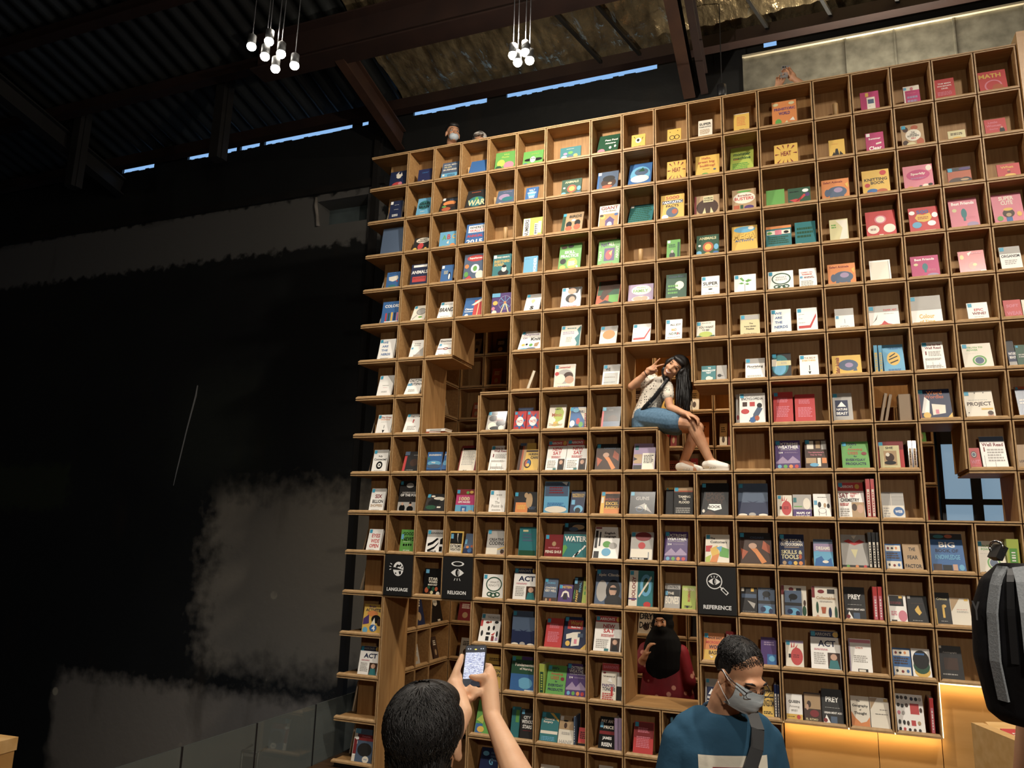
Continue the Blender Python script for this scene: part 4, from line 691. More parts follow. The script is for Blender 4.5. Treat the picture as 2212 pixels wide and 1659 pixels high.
9 9 2.659 0.1493 0.240 12 0.035 0.020 f|G|dark book titled TAMING THE FLOOD|R:t:0:.86:1:1 R:O:0:.82:1:.87 T:TAMING:W:.55:.66:.08:.66 T:THE:W:.55:.57:.06:.2 T:FLOOD:W:.55:.47:.08:.56 L:g:3:.1:.1:.9:.3 R:a:0:.0:1:.05 s
9 10 2.901 0.2103 0.284 21 0.035 0.020 f|k|black book with BOOK spelled on cards|T:MAGIC:T:.5:.66:.12:.7 T:CARD:T:.5:.54:.12:.74 T:TRICKS:T:.5:.43:.1:.6 P:w:.24:.22:.3:.36:.72:.36:.76:.22:.5:.16 T:BOOK:k:.5:.28:.09:.44 P:T:.05:.02:.3:.18:.6:.04 E:W:.1:.15:.05:.05 s
9 11 3.190 0.2211 0.280 21 0.035 0.022 f|a|dark blue book with a whale tail|$WHALE
9 12 3.422 0.1065 0.184 21 0.035 0.014 f|W|cream book with a red round bomb|$BOMB
9 12 3.547 0.1314 0.190 21 0.035 0.014 f|g|silver and purple book on maps|R:u:0:0:1:.36 R:n:.05:.46:.5:.5 T:MAPS_OF:w:.55:.2:.11:.74 T:NAVIGATE:w:.52:.06:.09:.74 E:W:.75:.6:.2:.25 R:C:.03:.66:.2:.86
9 12 3.687 0.1214 0.196 21 0.035 0.014 f|w|white book with figures pushing a cart|E:k:.35:.55:.1:.12 E:t:.66:.52:.08:.1 E:k:.85:.5:.08:.1 O:g:.5:.3:.24:.12:.03 L:G:1:.25:.84:.85:.87 R:c:.04:.54:.22:.72 R:G:.3:.1:.32:.3 R:G:.7:.1:.72:.3
9 13 3.891 0.1774 0.290 21 0.035 0.018 f|w|chemistry test guide with red banner|R:r:0:.76:1:1 T:BARRON'S:w:.36:.88:.08:.5 E:y:.76:.88:.09:.07 T:SAT:R:.22:.63:.14:.38 T:SUBJECT:r:.65:.68:.06:.34 T:TEST:r:.56:.61:.06:.2 T:CHEMISTRY:G:.45:.5:.1:.72 R:t:.5:.02:.98:.44 E:T:.6:.3:.1:.1 E:s:.82:.26:.12:.12 L:r:2:.06:.34:.4:.42 L:g:4:.06:.05:.42:.28 s
9 13 4.005 0.0276 0.296 1 0.035 0.150 s:W|r|red-topped white spine beside the chemistry guide|
9 13 4.036 0.0245 0.296 1 0.035 0.150 s:W|r|second red-topped white spine beside the chemistry guide|
9 14 4.168 0.1482 0.214 21 0.035 0.012 f|g|silver book with a blue WEB badge|R:W:.03:.02:.97:.5 R:g:.02:.7:.97:.74 R:g:.02:.82:.97:.86 R:W:.42:.5:.44:.97 E:b:.72:.28:.24:.17 T:WEB:w:.72:.28:.1:.32 L:g:4:.06:.06:.36:.44
10 0 -0.163 0.1433 0.208 16 0.035 0.022 f|w|white book titled EYES WIDE OPEN|T:EYES:r:.55:.7:.17:.6 T:WIDE:r:.55:.46:.17:.62 T:OPEN:r:.54:.24:.17:.68 L:g:1:.2:.06:.7:.09 s
10 1 0.187 0.1393 0.208 8 0.035 0.014 f|n|bright green book titled GOOD NEWS|T:GOOD:k:.55:.82:.14:.8 T:NEWS:k:.56:.6:.17:.84 L:w:1:.2:.46:.8:.48 E:k:.28:.34:.07:.05 E:k:.46:.34:.06:.05 E:k:.64:.35:.06:.05 E:k:.8:.35:.05:.05 T:JEFF_HAYES:w:.5:.1:.05:.6 R:c:.05:.58:.22:.8
10 2 0.462 0.1695 0.214 13 0.035 0.014 f|w|black and white book with sweeping curves|R:g:0:.7:1:1 T:ENGINEERING:G:.5:.86:.08:.84 P:k:.1:.3:.4:.4:.7:.62:.6:.66:.35:.5:.1:.42 P:k:.1:.15:.5:.3:.74:.5:.7:.4:.5:.2:.15:.08 P:k:.8:.4:.97:.4:.97:.7:.8:.6 R:k:.8:.1:.97:.3 T:PARALLEL:k:.4:.1:.07:.6 s
10 3 0.675 0.1257 0.204 8 0.035 0.014 f|y|yellow bordered book with a black tornado photo|R:k:.04:.46:.94:.93 P:W:.55:.9:.64:.9:.6:.7:.66:.5:.58:.66 R:W:.04:.04:.94:.45 T:EXTREME:k:.5:.36:.13:.84 T:WEATHER:k:.5:.22:.11:.84 L:y:1:.1:.08:.9:.12 R:c:.08:.68:.28:.88
10 3 0.797 0.0994 0.194 21 0.035 0.014 f|a|slate book with orange figures|E:o:.35:.36:.14:.06 E:O:.75:.4:.12:.06 R:B:0:0:1:.3 E:b:.6:.2:.2:.1 R:c:.05:.5:.25:.72
10 4 1.052 0.1745 0.230 14 0.035 0.014 f|g|pale grey book titled CREATIVE CODING|T:CREATIVE:G:.5:.62:.1:.84 T:CODING:G:.55:.48:.14:.84 P:y:.6:.26:.97:.36:.97:.32:.6:.22 E:s:.88:.1:.1:.12 E:T:.86:.17:.1:.08 L:g:2:.1:.2:.5:.26 R:W:0:0:.6:.3 s
10 5 1.346 0.1588 0.254 8 0.035 0.022 f|C|dark teal plastic-wrapped hardback|R:N:.03:.03:.97:.22 L:a:3:.2:.5:.8:.8 R:Y:.2:.84:.5:.9
10 6 1.572 0.1632 0.198 12 0.059 0.016 f|R|maroon book titled FENG SHUI|E:t:.5:.6:.11:.1 L:p:2:.2:.4:.9:.46 T:FENG_SHUI:W:.48:.26:.12:.86 s
10 6 1.761 0.2043 0.300 12 0.035 0.018 f|C|dark teal book titled WATER|R:G:0:.68:1:1 E:t:.6:.88:.26:.07 E:a:.4:.82:.2:.06 T:WATER:w:.52:.55:.15:.92 L:a:1:.3:.44:.8:.46 P:n:0:.06:.2:.3:.1:.38:0:.35 P:w:.4:.02:.46:.0:.6:.12:.54:.14 P:w:.6:.14:.66:.12:.8:.24:.74:.26 P:w:.78:.26:.84:.24:.98:.36:.92:.38 P:k:.5:.08:.56:.06:.7:.18:.64:.2 s
10 7 2.022 0.2149 0.288 25 0.035 0.018 f|w|white book titled English Language|R:R:.02:.94:.26:.99 T:English:k:.6:.8:.09:.42 T:Language:k:.62:.7:.09:.54 E:n:.52:.46:.16:.1 E:g:.76:.42:.16:.1 E:c:.52:.22:.18:.12 R:G:.04:.34:.14:.88 R:G:.2:.4:.26:.84 R:G:.04:.04:.24:.24
10 8 2.318 0.1824 0.242 21 0.035 0.022 f|g|silver book with a pinkish dark dome|E:R:.55:.84:.36:.16 E:r:.5:.52:.16:.12 R:W:.03:.02:.97:.4 R:k:.03:.02:.8:.1 T:TRAVEL_GEAR:w:.36:.06:.05:.6 R:a:.8:.05:.83:.3 s
10 9 2.591 0.1817 0.254 21 0.035 0.016 f|u|purple survival manual with four round badges|$WEATHER
10 10 2.911 0.1823 0.238 21 0.035 0.016 f|W|cream topped book with a colour mosaic|T:The:G:.3:.86:.08:.2 T:Customers:G:.55:.74:.09:.74 P:r:.02:.6:.3:.62:.2:.4:.02:.4 P:y:.2:.5:.5:.62:.6:.3:.3:.2 P:n:.6:.6:.98:.5:.98:.2:.6:.25 P:o:.3:.25:.6:.35:.5:.05:.2:.05 P:c:.45:.55:.7:.6:.65:.4 P:l:.02:.2:.25:.3:.2:.02:.02:.02 R:W:.56:.02:.95:.12 s
10 11 3.195 0.2358 0.258 21 0.035 0.022 f|T|dark brown wrapped book titled CIGARS|$CIGAR
10 12 3.457 0.1762 0.252 21 0.035 0.020 f|B|navy book titled TOTAL OUTDOORSMAN SKILLS TOOLS|T:THE_TOTAL:W:.5:.8:.1:.84 T:OUTDOORSMAN:W:.5:.68:.1:.88 R:t:.2:.58:.8:.6 T:SKILLS_&:Y:.5:.44:.12:.86 T:TOOLS:Y:.42:.29:.14:.7 E:O:.84:.3:.06:.08 E:t:.2:.1:.08:.06 E:b:.42:.1:.08:.06 E:y:.64:.1:.08:.06 E:o:.85:.1:.08:.06 s
10 12 3.677 0.1335 0.218 21 0.035 0.018 f|c|blue wrapped book titled DREAMS|R:m:0:.56:1:.84 R:a:0:.84:1:1 T:DREAMS:W:.5:.68:.12:.74 P:b:.02:.02:.98:.02:.9:.35:.6:.2:.4:.4:.1:.3 E:W:.6:.2:.16:.05 R:c:.1:.42:.28:.58
10 13 3.893 0.1806 0.260 21 0.035 0.018 f|g|silver wrapped book with a pale triangle|P:r:.1:.8:.3:.86:.5:.76:.7:.86:.9:.78:.5:.68 P:Y:.36:.56:.62:.56:.5:.3 R:G:0:0:1:.1 E:n:.22:.06:.06:.05 E:o:.55:.06:.06:.05 E:r:.85:.06:.06:.05 P:W:.4:.96:.6:.98:.5:.86
10 13 3.993 0.0221 0.268 1 0.035 0.150 s:W|k|black and white wrapped spine|
10 13 4.020 0.0220 0.268 1 0.035 0.150 s:W|k|second black and white wrapped spine|
10 13 4.044 0.0164 0.268 1 0.035 0.150 s:W|k|third black and white wrapped spine|
10 14 4.147 0.1056 0.198 21 0.035 0.014 f|b|blue and white illustrated guide|$MULTI
10 14 4.270 0.1199 0.202 21 0.035 0.012 f|t|beige book titled THE FEAR FACTOR|T:THE:G:.5:.8:.13:.36 T:FEAR:G:.5:.5:.14:.56 T:FACTOR:G:.5:.18:.14:.86
10 15 4.490 0.2090 0.276 21 0.035 0.034 f|b|thick blue book titled BIG BOOK KNOWLEDGE|R:G:0:.84:1:1 E:O:.6:.93:.12:.05 E:C:.3:.92:.16:.05 T:BIG:w:.52:.7:.15:.56 T:BOOK_OF:B:.5:.54:.09:.7 T:KNOWLEDGE:c:.5:.37:.13:.74 R:T:.04:.02:.3:.18 R:k:.32:.02:.6:.16 R:s:.62:.02:.76:.18 E:c:.88:.1:.08:.08
10 16 4.760 0.1663 0.236 21 0.035 0.016 f|W|cream book titled TRUTH TO POWER|$TRUTH
10 16 4.882 0.0706 0.242 1 0.035 0.150 s:n|l|thick lime green spine|
11 2 0.465 0.1843 0.234 8 0.035 0.018 f|k|black book with many small olive figures|T:STAR:W:.5:.62:.1:.5 T:WARS:W:.5:.51:.1:.5 T:MADE_EASY:W:.5:.4:.06:.5 E:O:.2:.2:.1:.1 E:Y:.48:.12:.08:.06 E:N:.3:.3:.08:.06 E:W:.82:.08:.1:.08 E:O:.72:.25:.08:.08 E:N:.55:.25:.08:.08 E:T:.35:.1:.06:.06 R:c:.08:.82:.26:.96
11 4 1.043 0.1935 0.208 9 0.035 0.014 f|w|white book with a dark knotted ring|$KNOT
11 5 1.329 0.2092 0.270 11 0.035 0.018 f|w|exam guide with navy banner and reading child|$ACT
11 6 1.551 0.1165 0.204 21 0.035 0.014 f|a|grey-blue book titled VERY WELL|T:DOING:c:.5:.8:.08:.6 T:COACHING:W:.5:.6:.08:.8 T:VERY_WELL:W:.5:.48:.1:.86 R:T:0:0:1:.2 E:t:.25:.1:.08:.06 E:O:.55:.1:.08:.06 s
11 6 1.683 0.1205 0.156 21 0.035 0.014 f|u|dark purple book with a white wig shape|T:FINSTEIN:y:.5:.86:.14:.8 P:W:.2:.3:.3:.6:.5:.68:.72:.6:.82:.3:.7:.35:.62:.55:.4:.55:.32:.35 P:G:.34:.2:.66:.2:.6:.5:.4:.5 s
11 6 1.787 0.0746 0.226 21 0.035 0.014 f|k|black book with vertical yellow and cyan words|V:FINAL:c:.72:.62:.24:.6 V:PARDY:y:.42:.3:.24:.56 V:MYSTERY:n:.14:.35:.14:.5 R:c:.04:.74:.36:.96
11 6 1.848 0.0393 0.228 21 0.035 0.014 f|l|lime green book half behind the divider|L:n:2:.3:.3:.7:.7
11 7 2.044 0.2229 0.298 21 0.035 0.016 f|a|mountain photo book titled Epic Climbs|$CLIMB
11 8 2.309 0.1937 0.294 17 0.035 0.022 f|C|teal wrapped book with vertical BIOLOGY|R:W:0:0:.36:1 V:BIOLOGY:R:.2:.5:.15:.66 R:u:0:.2:.34:.24 E:c:.7:.6:.24:.3 E:N:.7:.6:.12:.2 P:W:.4:.3:.9:.86:.94:.8:.44:.26 E:r:.78:.08:.15:.08 s
11 9 2.558 0.1203 0.206 21 0.035 0.014 f|g|grey wrapped book titled BONES|R:G:0:.5:1:.78 T:CONTROL:G:.5:.86:.1:.8 T:BONES:W:.5:.36:.3:.86 T:THE:W:.4:.62:.1:.4 R:c:.04:.54:.2:.7
11 9 2.687 0.1082 0.196 21 0.035 0.014 f|l|olive yellow wrapped book|V:MAMMALS:O:.5:.6:.2:.5 T:MAUNA:Y:.5:.84:.12:.8 L:T:2:.2:.1:.8:.2 E:G:.4:.14:.1:.05
11 11 3.136 0.1185 0.204 21 0.035 0.016 f|G|black wrapped book with a white corner label|R:a:.05:.6:.95:.75 P:g:.4:.5:.8:.2:.9:.4 R:W:.04:.84:.2:.97 R:y:.62:.84:.8:.98 L:g:1:.1:.08:.9:.1
11 11 3.262 0.1204 0.206 21 0.035 0.016 f|a|slate book with horse silhouettes|R:G:0:.4:1:.52 E:k:.5:.76:.24:.12 P:k:.3:.66:.36:.52:.4:.66 P:k:.6:.66:.66:.52:.7:.66 E:c:.5:.2:.34:.14 E:B:.3:.2:.16:.1 E:B:.75:.14:.12:.1 L:g:1:.2:.92:.8:.95
11 12 3.457 0.1774 0.226 12 0.057 0.014 f|W|cream collectors' book partly covered|R:R:0:.7:.12:1 E:R:.4:.88:.1:.06 R:G:.6:.8:.8:.92 E:N:.9:.2:.08:.16 E:T:.92:.45:.05:.1
11 12 3.452 0.1190 0.190 12 0.035 0.016 f|a|slate horse book set before a cream one|R:G:0:.42:1:.54 E:k:.5:.76:.26:.12 P:k:.3:.66:.36:.55:.4:.66 E:c:.5:.2:.36:.14 E:B:.3:.2:.16:.1 E:B:.75:.14:.12:.1
11 12 3.671 0.1778 0.230 12 0.035 0.014 f|W|cream book titled Collectables|R:R:0:.64:.12:1 E:R:.36:.84:.13:.06 R:G:.6:.78:.88:.92 T:Collectables:t:.54:.64:.09:.74 L:g:2:.3:.5:.8:.56 E:N:.2:.34:.05:.18 P:O:.34:.36:.54:.36:.5:.16:.38:.16 E:B:.68:.2:.06:.16 E:N:.9:.2:.05:.2 E:s:.2:.06:.06:.05
11 13 3.872 0.1382 0.242 21 0.035 0.016 f|G|dark book titled PREY with a pale figure|$PREY
11 13 4.005 0.0294 0.244 1 0.035 0.150 s:p|r|red wrapped spine|
11 13 4.038 0.0272 0.246 1 0.035 0.150 s:p|r|second red wrapped spine|
11 14 4.150 0.1125 0.198 21 0.035 0.014 f|w|white book with a black banner and pink disc|R:k:.05:.6:.85:.96 L:R:2:.1:.66:.8:.76 R:y:.6:.88:.8:.98 E:p:.75:.25:.25:.2 L:p:3:.1:.25:.45:.42 R:k:.1:.04:.4:.1
11 14 4.275 0.1253 0.200 21 0.035 0.014 f|k|black book with a gold flame|P:y:.36:.5:.55:.66:.62:.5:.7:.4:.56:.3:.4:.42 L:T:1:.2:.7:.8:.74 R:g:.04:.88:.18:.98 L:g:1:.2:.1:.7:.13
11 15 4.434 0.0971 0.228 21 0.035 0.022 f|G|charcoal book with a yellow figure|R:y:0:0:.08:.5 R:y:.46:.22:.6:.56 E:y:.6:.58:.14:.05 T:Crimson:Y:.5:.8:.08:.66 L:g:1:.3:.1:.8:.13
11 15 4.542 0.1185 0.198 21 0.035 0.012 f|W|cream book with a thin red rule|R:y:.74:.9:.94:.98 L:r:1:.3:.58:.9:.6 L:g:2:.3:.48:.9:.54 P:t:.02:.98:.5:.98:.02:.5
11 16 4.727 0.1014 0.216 21 0.035 0.014 f|G|dark grey book beside the backpack|L:g:1:.3:.7:.8:.74 R:W:.04:.84:.18:.96 E:t:.3:.3:.06:.06
12 0 -0.129 0.1897 0.256 8 0.035 0.014 f|y|yellow activity book with coloured shapes|T:ACTIVITIES:B:.55:.8:.11:.9 T:Brain:u:.45:.92:.08:.6 E:o:.5:.68:.3:.1 P:u:.02:.5:.3:.65:.35:.35:.02:.3 E:k:.7:.5:.25:.14 P:W:.45:.3:.62:.55:.7:.3 E:b:.6:.2:.2:.12 E:T:.9:.4:.12:.12 E:c:.18:.12:.14:.1 T:4:w:.62:.2:.18:.2
12 4 1.011 0.1819 0.244 21 0.035 0.016 f|w|white book with small film icons|R:r:0:.56:.12:.78 T:THE_MOVIES:g:.6:.88:.08:.6 E:R:.35:.7:.1:.04 E:k:.8:.72:.1:.05 E:O:.5:.72:.05:.04 E:k:.45:.5:.06:.08 E:k:.7:.52:.06:.08 E:G:.14:.32:.06:.1 R:k:.36:.28:.56:.36 P:r:.6:.28:.8:.38:.74:.26 R:R:.64:.08:.78:.24 R:k:.36:.08:.52:.22 E:k:.9:.32:.05:.1 R:m:.84:.1:.96:.2 s
12 5 1.326 0.2054 0.280 8 0.035 0.020 f|a|dark blue book with a whale tail|$WHALE
12 6 1.584 0.1431 0.244 21 0.035 0.016 f|r|red wrapped book with cut corner|$RED s
12 6 1.765 0.1978 0.264 21 0.035 0.018 f|B|navy book titled Word Made Easy|$WORD
12 7 2.038 0.2216 0.286 21 0.035 0.020 f|w|exam guide with red banner and portrait|$SAT
12 10 2.866 0.1536 0.212 21 0.035 0.016 f|o|orange and yellow book titled WORD BASICS|R:y:.02:.02:.98:.4 T:MADE_EASY:k:.55:.82:.08:.7 T:MICROSOFT:r:.55:.66:.1:.86 T:WORD:B:.6:.5:.13:.66 T:BASICS:T:.6:.3:.13:.66 P:W:.3:.2:.5:.16:.4:.1 s
12 10 2.991 0.0730 0.232 21 0.035 0.014 f|r|red and white striped book|T:DRI:w:.5:.8:.2:.84 R:W:0:0:1:.1
12 11 3.264 0.1109 0.206 21 0.035 0.018 f|u|dark purple and blue book|R:b:.4:.02:.98:.4 E:c:.7:.25:.2:.1 L:m:2:.2:.7:.9:.85
12 12 3.445 0.1235 0.198 21 0.035 0.014 f|W|cream book with a red round bomb|R:m:0:.9:1:1 $BOMB
12 12 3.658 0.2015 0.278 21 0.035 0.018 f|w|exam guide with navy banner and reading child|$ACT
12 13 3.887 0.1467 0.238 21 0.035 0.020 f|w|white book with a pink floral border|R:p:.02:.88:.98:.98 R:m:0:0:.06:1 L:O:2:.3:.7:.7:.76 L:g:4:.2:.3:.85:.52 R:k:.36:.02:.8:.12 R:W:.4:.04:.7:.1
12 14 4.152 0.1153 0.196 21 0.035 0.014 f|b|blue and white illustrated guide|$MULTI
12 14 4.273 0.1156 0.200 21 0.035 0.014 f|w|white book with a black and yellow dome|E:y:.52:.22:.42:.2 E:N:.5:.4:.44:.26 E:k:.5:.62:.44:.32 R:b:.2:.78:.7:.84
12 15 4.456 0.1412 0.232 21 0.035 0.018 f|G|charcoal wrapped book near the backpack|T:Autobiography:g:.5:.8:.06:.74 R:T:.2:.3:.8:.65 L:g:1:.1:.14:.8:.2 R:W:.04:.92:.16:.99
13 0 -0.141 0.1990 0.250 11 0.035 0.018 f|w|exam guide with navy banner and reading child|$ACT
13 4 1.053 0.1791 0.276 21 0.035 0.018 f|y|pale tan book titled NURSING CARE|R:T:.2:.66:.98:.7 T:NURSING:G:.6:.52:.1:.7 T:CARE:G:.7:.4:.1:.44 L:T:2:.2:.8:.9:.9
13 5 1.328 0.2151 0.276 11 0.035 0.022 f|n|green and blue book titled Fundamentals of Nursing|R:N:0:.5:1:.9 R:u:.4:.9:1:1 T:Fundamentals:W:.55:.76:.09:.8 T:of_Nursing:W:.6:.64:.09:.6 R:b:0:0:1:.5 E:c:.6:.25:.3:.16 P:b:.05:.02:.3:.5:.4:.02 R:W:.6:.0:.96:.07 s
13 6 1.500 0.0439 0.238 1 0.035 0.150 s:N|l|lime green spine before the green book|
13 6 1.611 0.1616 0.230 21 0.035 0.024 f|n|green book titled 1000's USES EVERYDAY PRODUCTS|$1000
13 6 1.780 0.1733 0.258 21 0.035 0.018 f|u|purple survival manual with four round badges|$WEATHER
13 7 2.072 0.1677 0.276 12 0.055 0.020 f|w|red-topped test guide half covered|R:r:0:.78:1:1 T:BARRON'S:p:.42:.9:.08:.7 E:y:.9:.88:.08:.06 R:G:.5:.02:.98:.4
13 7 2.050 0.1210 0.222 12 0.035 0.014 f|W|pale book titled PAINTED TONGUE|T:THE_MAKING_OF:k:.5:.82:.05:.8 T:PAINTED:u:.5:.52:.1:.84 T:TONGUE:B:.52:.4:.12:.86 R:r:.66:.18:.8:.48 L:r:4:.1:.04:.9:.28 E:R:.2:.94:.1:.03 P:w:.4:.66:.6:.8:.75:.62
13 10 2.847 0.1073 0.238 21 0.035 0.014 f|g|silver book with a navy mountain emblem|$NBEAST
13 11 3.247 0.0803 0.220 21 0.035 0.018 f|y|yellow book with KINGDOM lettering|T:PEOPLE:k:.5:.8:.1:.84 R:k:.04:.62:.96:.66 T:KINGDOM:k:.5:.45:.22:.94 L:k:2:.1:.1:.9:.2
13 11 3.301 0.0179 0.238 1 0.035 0.150 s:W|B|navy spine beside the yellow book|
13 11 3.320 0.0123 0.236 1 0.035 0.150 s:W|B|second navy spine beside the yellow book|
13 12 3.427 0.1108 0.182 21 0.035 0.014 f|w|white book with a yellow lower band|R:y:0:.02:1:.24 E:r:.75:.14:.12:.08 L:k:1:.1:.12:.6:.16 T:QUEEN:G:.5:.7:.12:.7 T:Among:g:.5:.52:.1:.66 L:g:2:.3:.34:.7:.42
13 12 3.550 0.1164 0.202 21 0.035 0.014 f|T|sepia photo book|R:t:.04:.45:.96:.95 E:T:.3:.6:.12:.12 E:s:.2:.5:.08:.1 E:R:.6:.3:.26:.12 T:EL_RITMO:Y:.45:.1:.07:.7
13 12 3.683 0.1397 0.238 21 0.035 0.016 f|G|dark book titled PREY with a pale figure|$PREY
13 13 3.865 0.1204 0.208 21 0.035 0.014 f|W|cream book with an amber lower curve|P:o:0:.02:.98:.02:.98:.35:.8:.2:.5:.14:.2:.3:0:.5 T:The:G:.4:.84:.06:.2 T:Geography:G:.5:.68:.11:.84 T:of:G:.5:.56:.06:.1 T:Thought:G:.5:.44:.11:.7
13 13 3.990 0.1208 0.210 21 0.035 0.012 f|W|cream book with a yellow corner tab|R:y:.74:.88:.94:.97 L:G:1:.5:.6:.9:.63 L:G:1:.25:.46:.9:.49 P:t:.02:.98:.4:.98:.02:.6
13 14 4.180 0.1716 0.250 21 0.035 0.014 f|w|white book with rows of small faces and red squares|R:r:.52:.48:.84:.76 R:r:.52:.18:.68:.32 E:k:.1:.9:.06:.05 E:T:.24:.9:.06:.05 E:G:.4:.9:.06:.05 E:B:.6:.88:.06:.05 E:k:.76:.88:.06:.05 E:g:.9:.88:.06:.05 E:k:.1:.7:.06:.05 E:G:.24:.68:.06:.05 E:T:.4:.7:.06:.05 E:p:.1:.5:.06:.05 E:g:.26:.5:.06:.05 E:G:.1:.26:.05:.06 E:k:.26:.25:.05:.06 E:T:.4:.24:.05:.06 E:t:.8:.26:.06:.05 E:k:.1:.08:.05:.04 E:r:.26:.08:.05:.04 E:k:.44:.07:.05:.04 E:T:.62:.07:.05:.04 E:G:.8:.07:.05:.04 E:T:.9:.6:.05:.06
13 14 4.311 0.0226 0.240 1 0.035 0.150 s:p|r|coral spine at the wall's stepped corner|
14 4 1.025 0.2203 0.264 21 0.035 0.014 f|n|green activity book with coloured shapes|T:Brain:k:.4:.9:.08:.4 T:Games:y:.5:.8:.09:.6 E:T:.7:.5:.2:.14 P:y:.5:.2:.98:.45:.95:.1 E:W:.6:.4:.16:.16 R:b:.02:.02:.3:.3 E:y:.24:.14:.14:.09 R:k:.66:.1:.76:.4 P:l:.02:.4:.4:.7:.3:.3
14 5 1.261 0.0738 0.234 12 0.063 0.014 f|C|teal book half behind CITY WITHOUT STARS|R:n:.5:.5:.9:.9 s
14 5 1.376 0.1192 0.230 12 0.035 0.022 f|G|black book titled CITY WITHOUT STARS|T:CITY:w:.45:.72:.1:.5 T:WITHOUT:w:.52:.58:.12:.86 T:STARS:w:.5:.42:.12:.66 L:R:1:.2:.28:.9:.31 R:c:.05:.82:.25:.97
14 6 1.560 0.1491 0.224 21 0.035 0.020 f|C|dark teal book titled General Surgery|T:General:W:.45:.78:.09:.6 T:Surgery:W:.4:.67:.09:.6 R:W:.02:.28:.98:.38 L:c:3:.1:.05:.9:.2 P:y:.45:.98:.65:.98:.98:.78:.98:.7 s
14 6 1.705 0.1308 0.214 21 0.035 0.014 f|W|tan and white book titled HANIF|R:t:0:.52:1:1 E:T:.4:.66:.1:.1 E:k:.4:.82:.16:.03 T:HANIF:g:.5:.1:.13:.86 L:g:2:.2:.34:.8:.44 s0
14 6 1.781 0.0127 0.222 1 0.035 0.150 s:a|a|slate spine in the wide compartment|
14 6 1.838 0.0628 0.138 21 0.035 0.022 f|r|small red book at the compartment end|L:k:4:.2:.4:.9:.8 R:k:0:0:1:.16 R:O:0:.16:1:.22
14 7 2.034 0.1282 0.240 21 0.035 0.018 f|k|black book with white author lettering|T:PAY_ANY:W:.52:.86:.1:.84 T:PRICE:W:.58:.68:.1:.62 R:R:.03:.46:.97:.56 T:JAMES:w:.52:.34:.11:.68 T:RISEN:w:.52:.16:.12:.62 R:c:.05:.66:.24:.82
14 7 2.117 0.0263 0.244 1 0.035 0.150 s:m|m|pale mauve spine|
14 7 2.148 0.0258 0.248 1 0.035 0.150 s:m|m|second pale mauve spine|
14 8 2.320 0.1521 0.234 21 0.035 0.016 f|r|red wrapped book standing alone|R:R:.02:.5:.98:.98 $RED s
14 9 2.570 0.1098 0.310 21 0.035 0.016 f|C|dark teal book with a white letter|T:WATER:w:.6:.55:.14:.9 R:G:0:.7:1:1 P:n:.02:.02:.5:.3:.3:.02 R:c:.06:.82:.22:.95
15 0 -0.148 0.2008 0.270 11 0.035 0.026 f|a|biology textbook with red bands|R:W:0:.0:.16:1 R:R:.2:.66:.98:.84 V:Biology:w:.12:.45:.16:.5 R:R:.02:.25:.18:.7 T:Complete:p:.6:.78:.06:.6 E:G:.6:.4:.36:.2 E:W:.7:.12:.16:.1 T:AQA:b:.7:.12:.05:.2 E:w:.16:.72:.09:.05 R:c:.04:.86:.3:1
15 4 1.045 0.1754 0.256 21 0.035 0.020 f|B|navy wrapped book with pale circle|E:c:.25:.82:.16:.07 T:G:c:.55:.6:.2:.2 L:a:3:.5:.6:.9:.9 R:a:.1:.1:.8:.2
15 6 1.560 0.1518 0.190 21 0.035 0.016 f|W|cream book low on the wall|L:g:2:.2:.8:.8:.9
15 7 2.014 0.1103 0.240 21 0.035 0.016 f|W|white book low on the wall|L:g:2:.2:.8:.8:.9
'''  # grey top bands on several pale covers are shade put into the print
# ------------------------------------------------------------------ books
PAL = {k: lin(v) for k, v in dict(w='ece9e2', W='ddd5c4', k='131212', g='a6a29b', G='2b2928', r='d62f2e', R='8e1f22', o='ee8a24', O='c2561d', y='f0bd18', Y='e3d798', n='5fae3c', N='22573a', l='b9cc2c',
       b='2a6db0', B='1c2a52', c='5db4dc', C='1f7f83', p='ea7f93', P='cf2a74', u='56357c', t='c09a66', T='4a2f1f', s='d8a583', a='526783', m='a98fb4', D='262e60').items()}
def mute(c):
    g = .3 * c[0] + .55 * c[1] + .15 * c[2]
    return tuple((v * .80 + g * .20) * .80 for v in c)
PAL = {k: (v if k in 'wWg' else mute(v)) for k, v in PAL.items()}
STICK = lin('3f9ab8'); PAGE = lin('d9cfba')
_txt = {}
def text_meshes(strings):
    objs = []
    for s in strings:
        cu = bpy.data.curves.new('t', 'FONT'); cu.body = s; cu.size = 1; cu.resolution_u = 2; cu.offset = .028; cu.fill_mode = 'FRONT'
        o = bpy.data.objects.new('t', cu); COL.objects.link(o); objs.append((s, o, cu))
    bpy.context.view_layer.update(); dg = bpy.context.evaluated_depsgraph_get()
    for s, o, cu in objs:
        me = o.evaluated_get(dg).to_mesh()
        vs = [v.co.copy() for v in me.vertices]; fs = [tuple(p.vertices) for p in me.polygons]
        o.evaluated_get(dg).to_mesh_clear()
        if not vs: continue
        x0 = min(v.x for v in vs); x1 = max(v.x for v in vs); y0 = min(v.y for v in vs); y1 = max(v.y for v in vs)
        _txt[s] = ([((v.x - x0) / (x1 - x0), (v.y - y0) / (y1 - y0)) for v in vs], fs, (x1 - x0) / (y1 - y0))
    for s, o, cu in objs:
        bpy.data.objects.remove(o); bpy.data.curves.remove(cu)
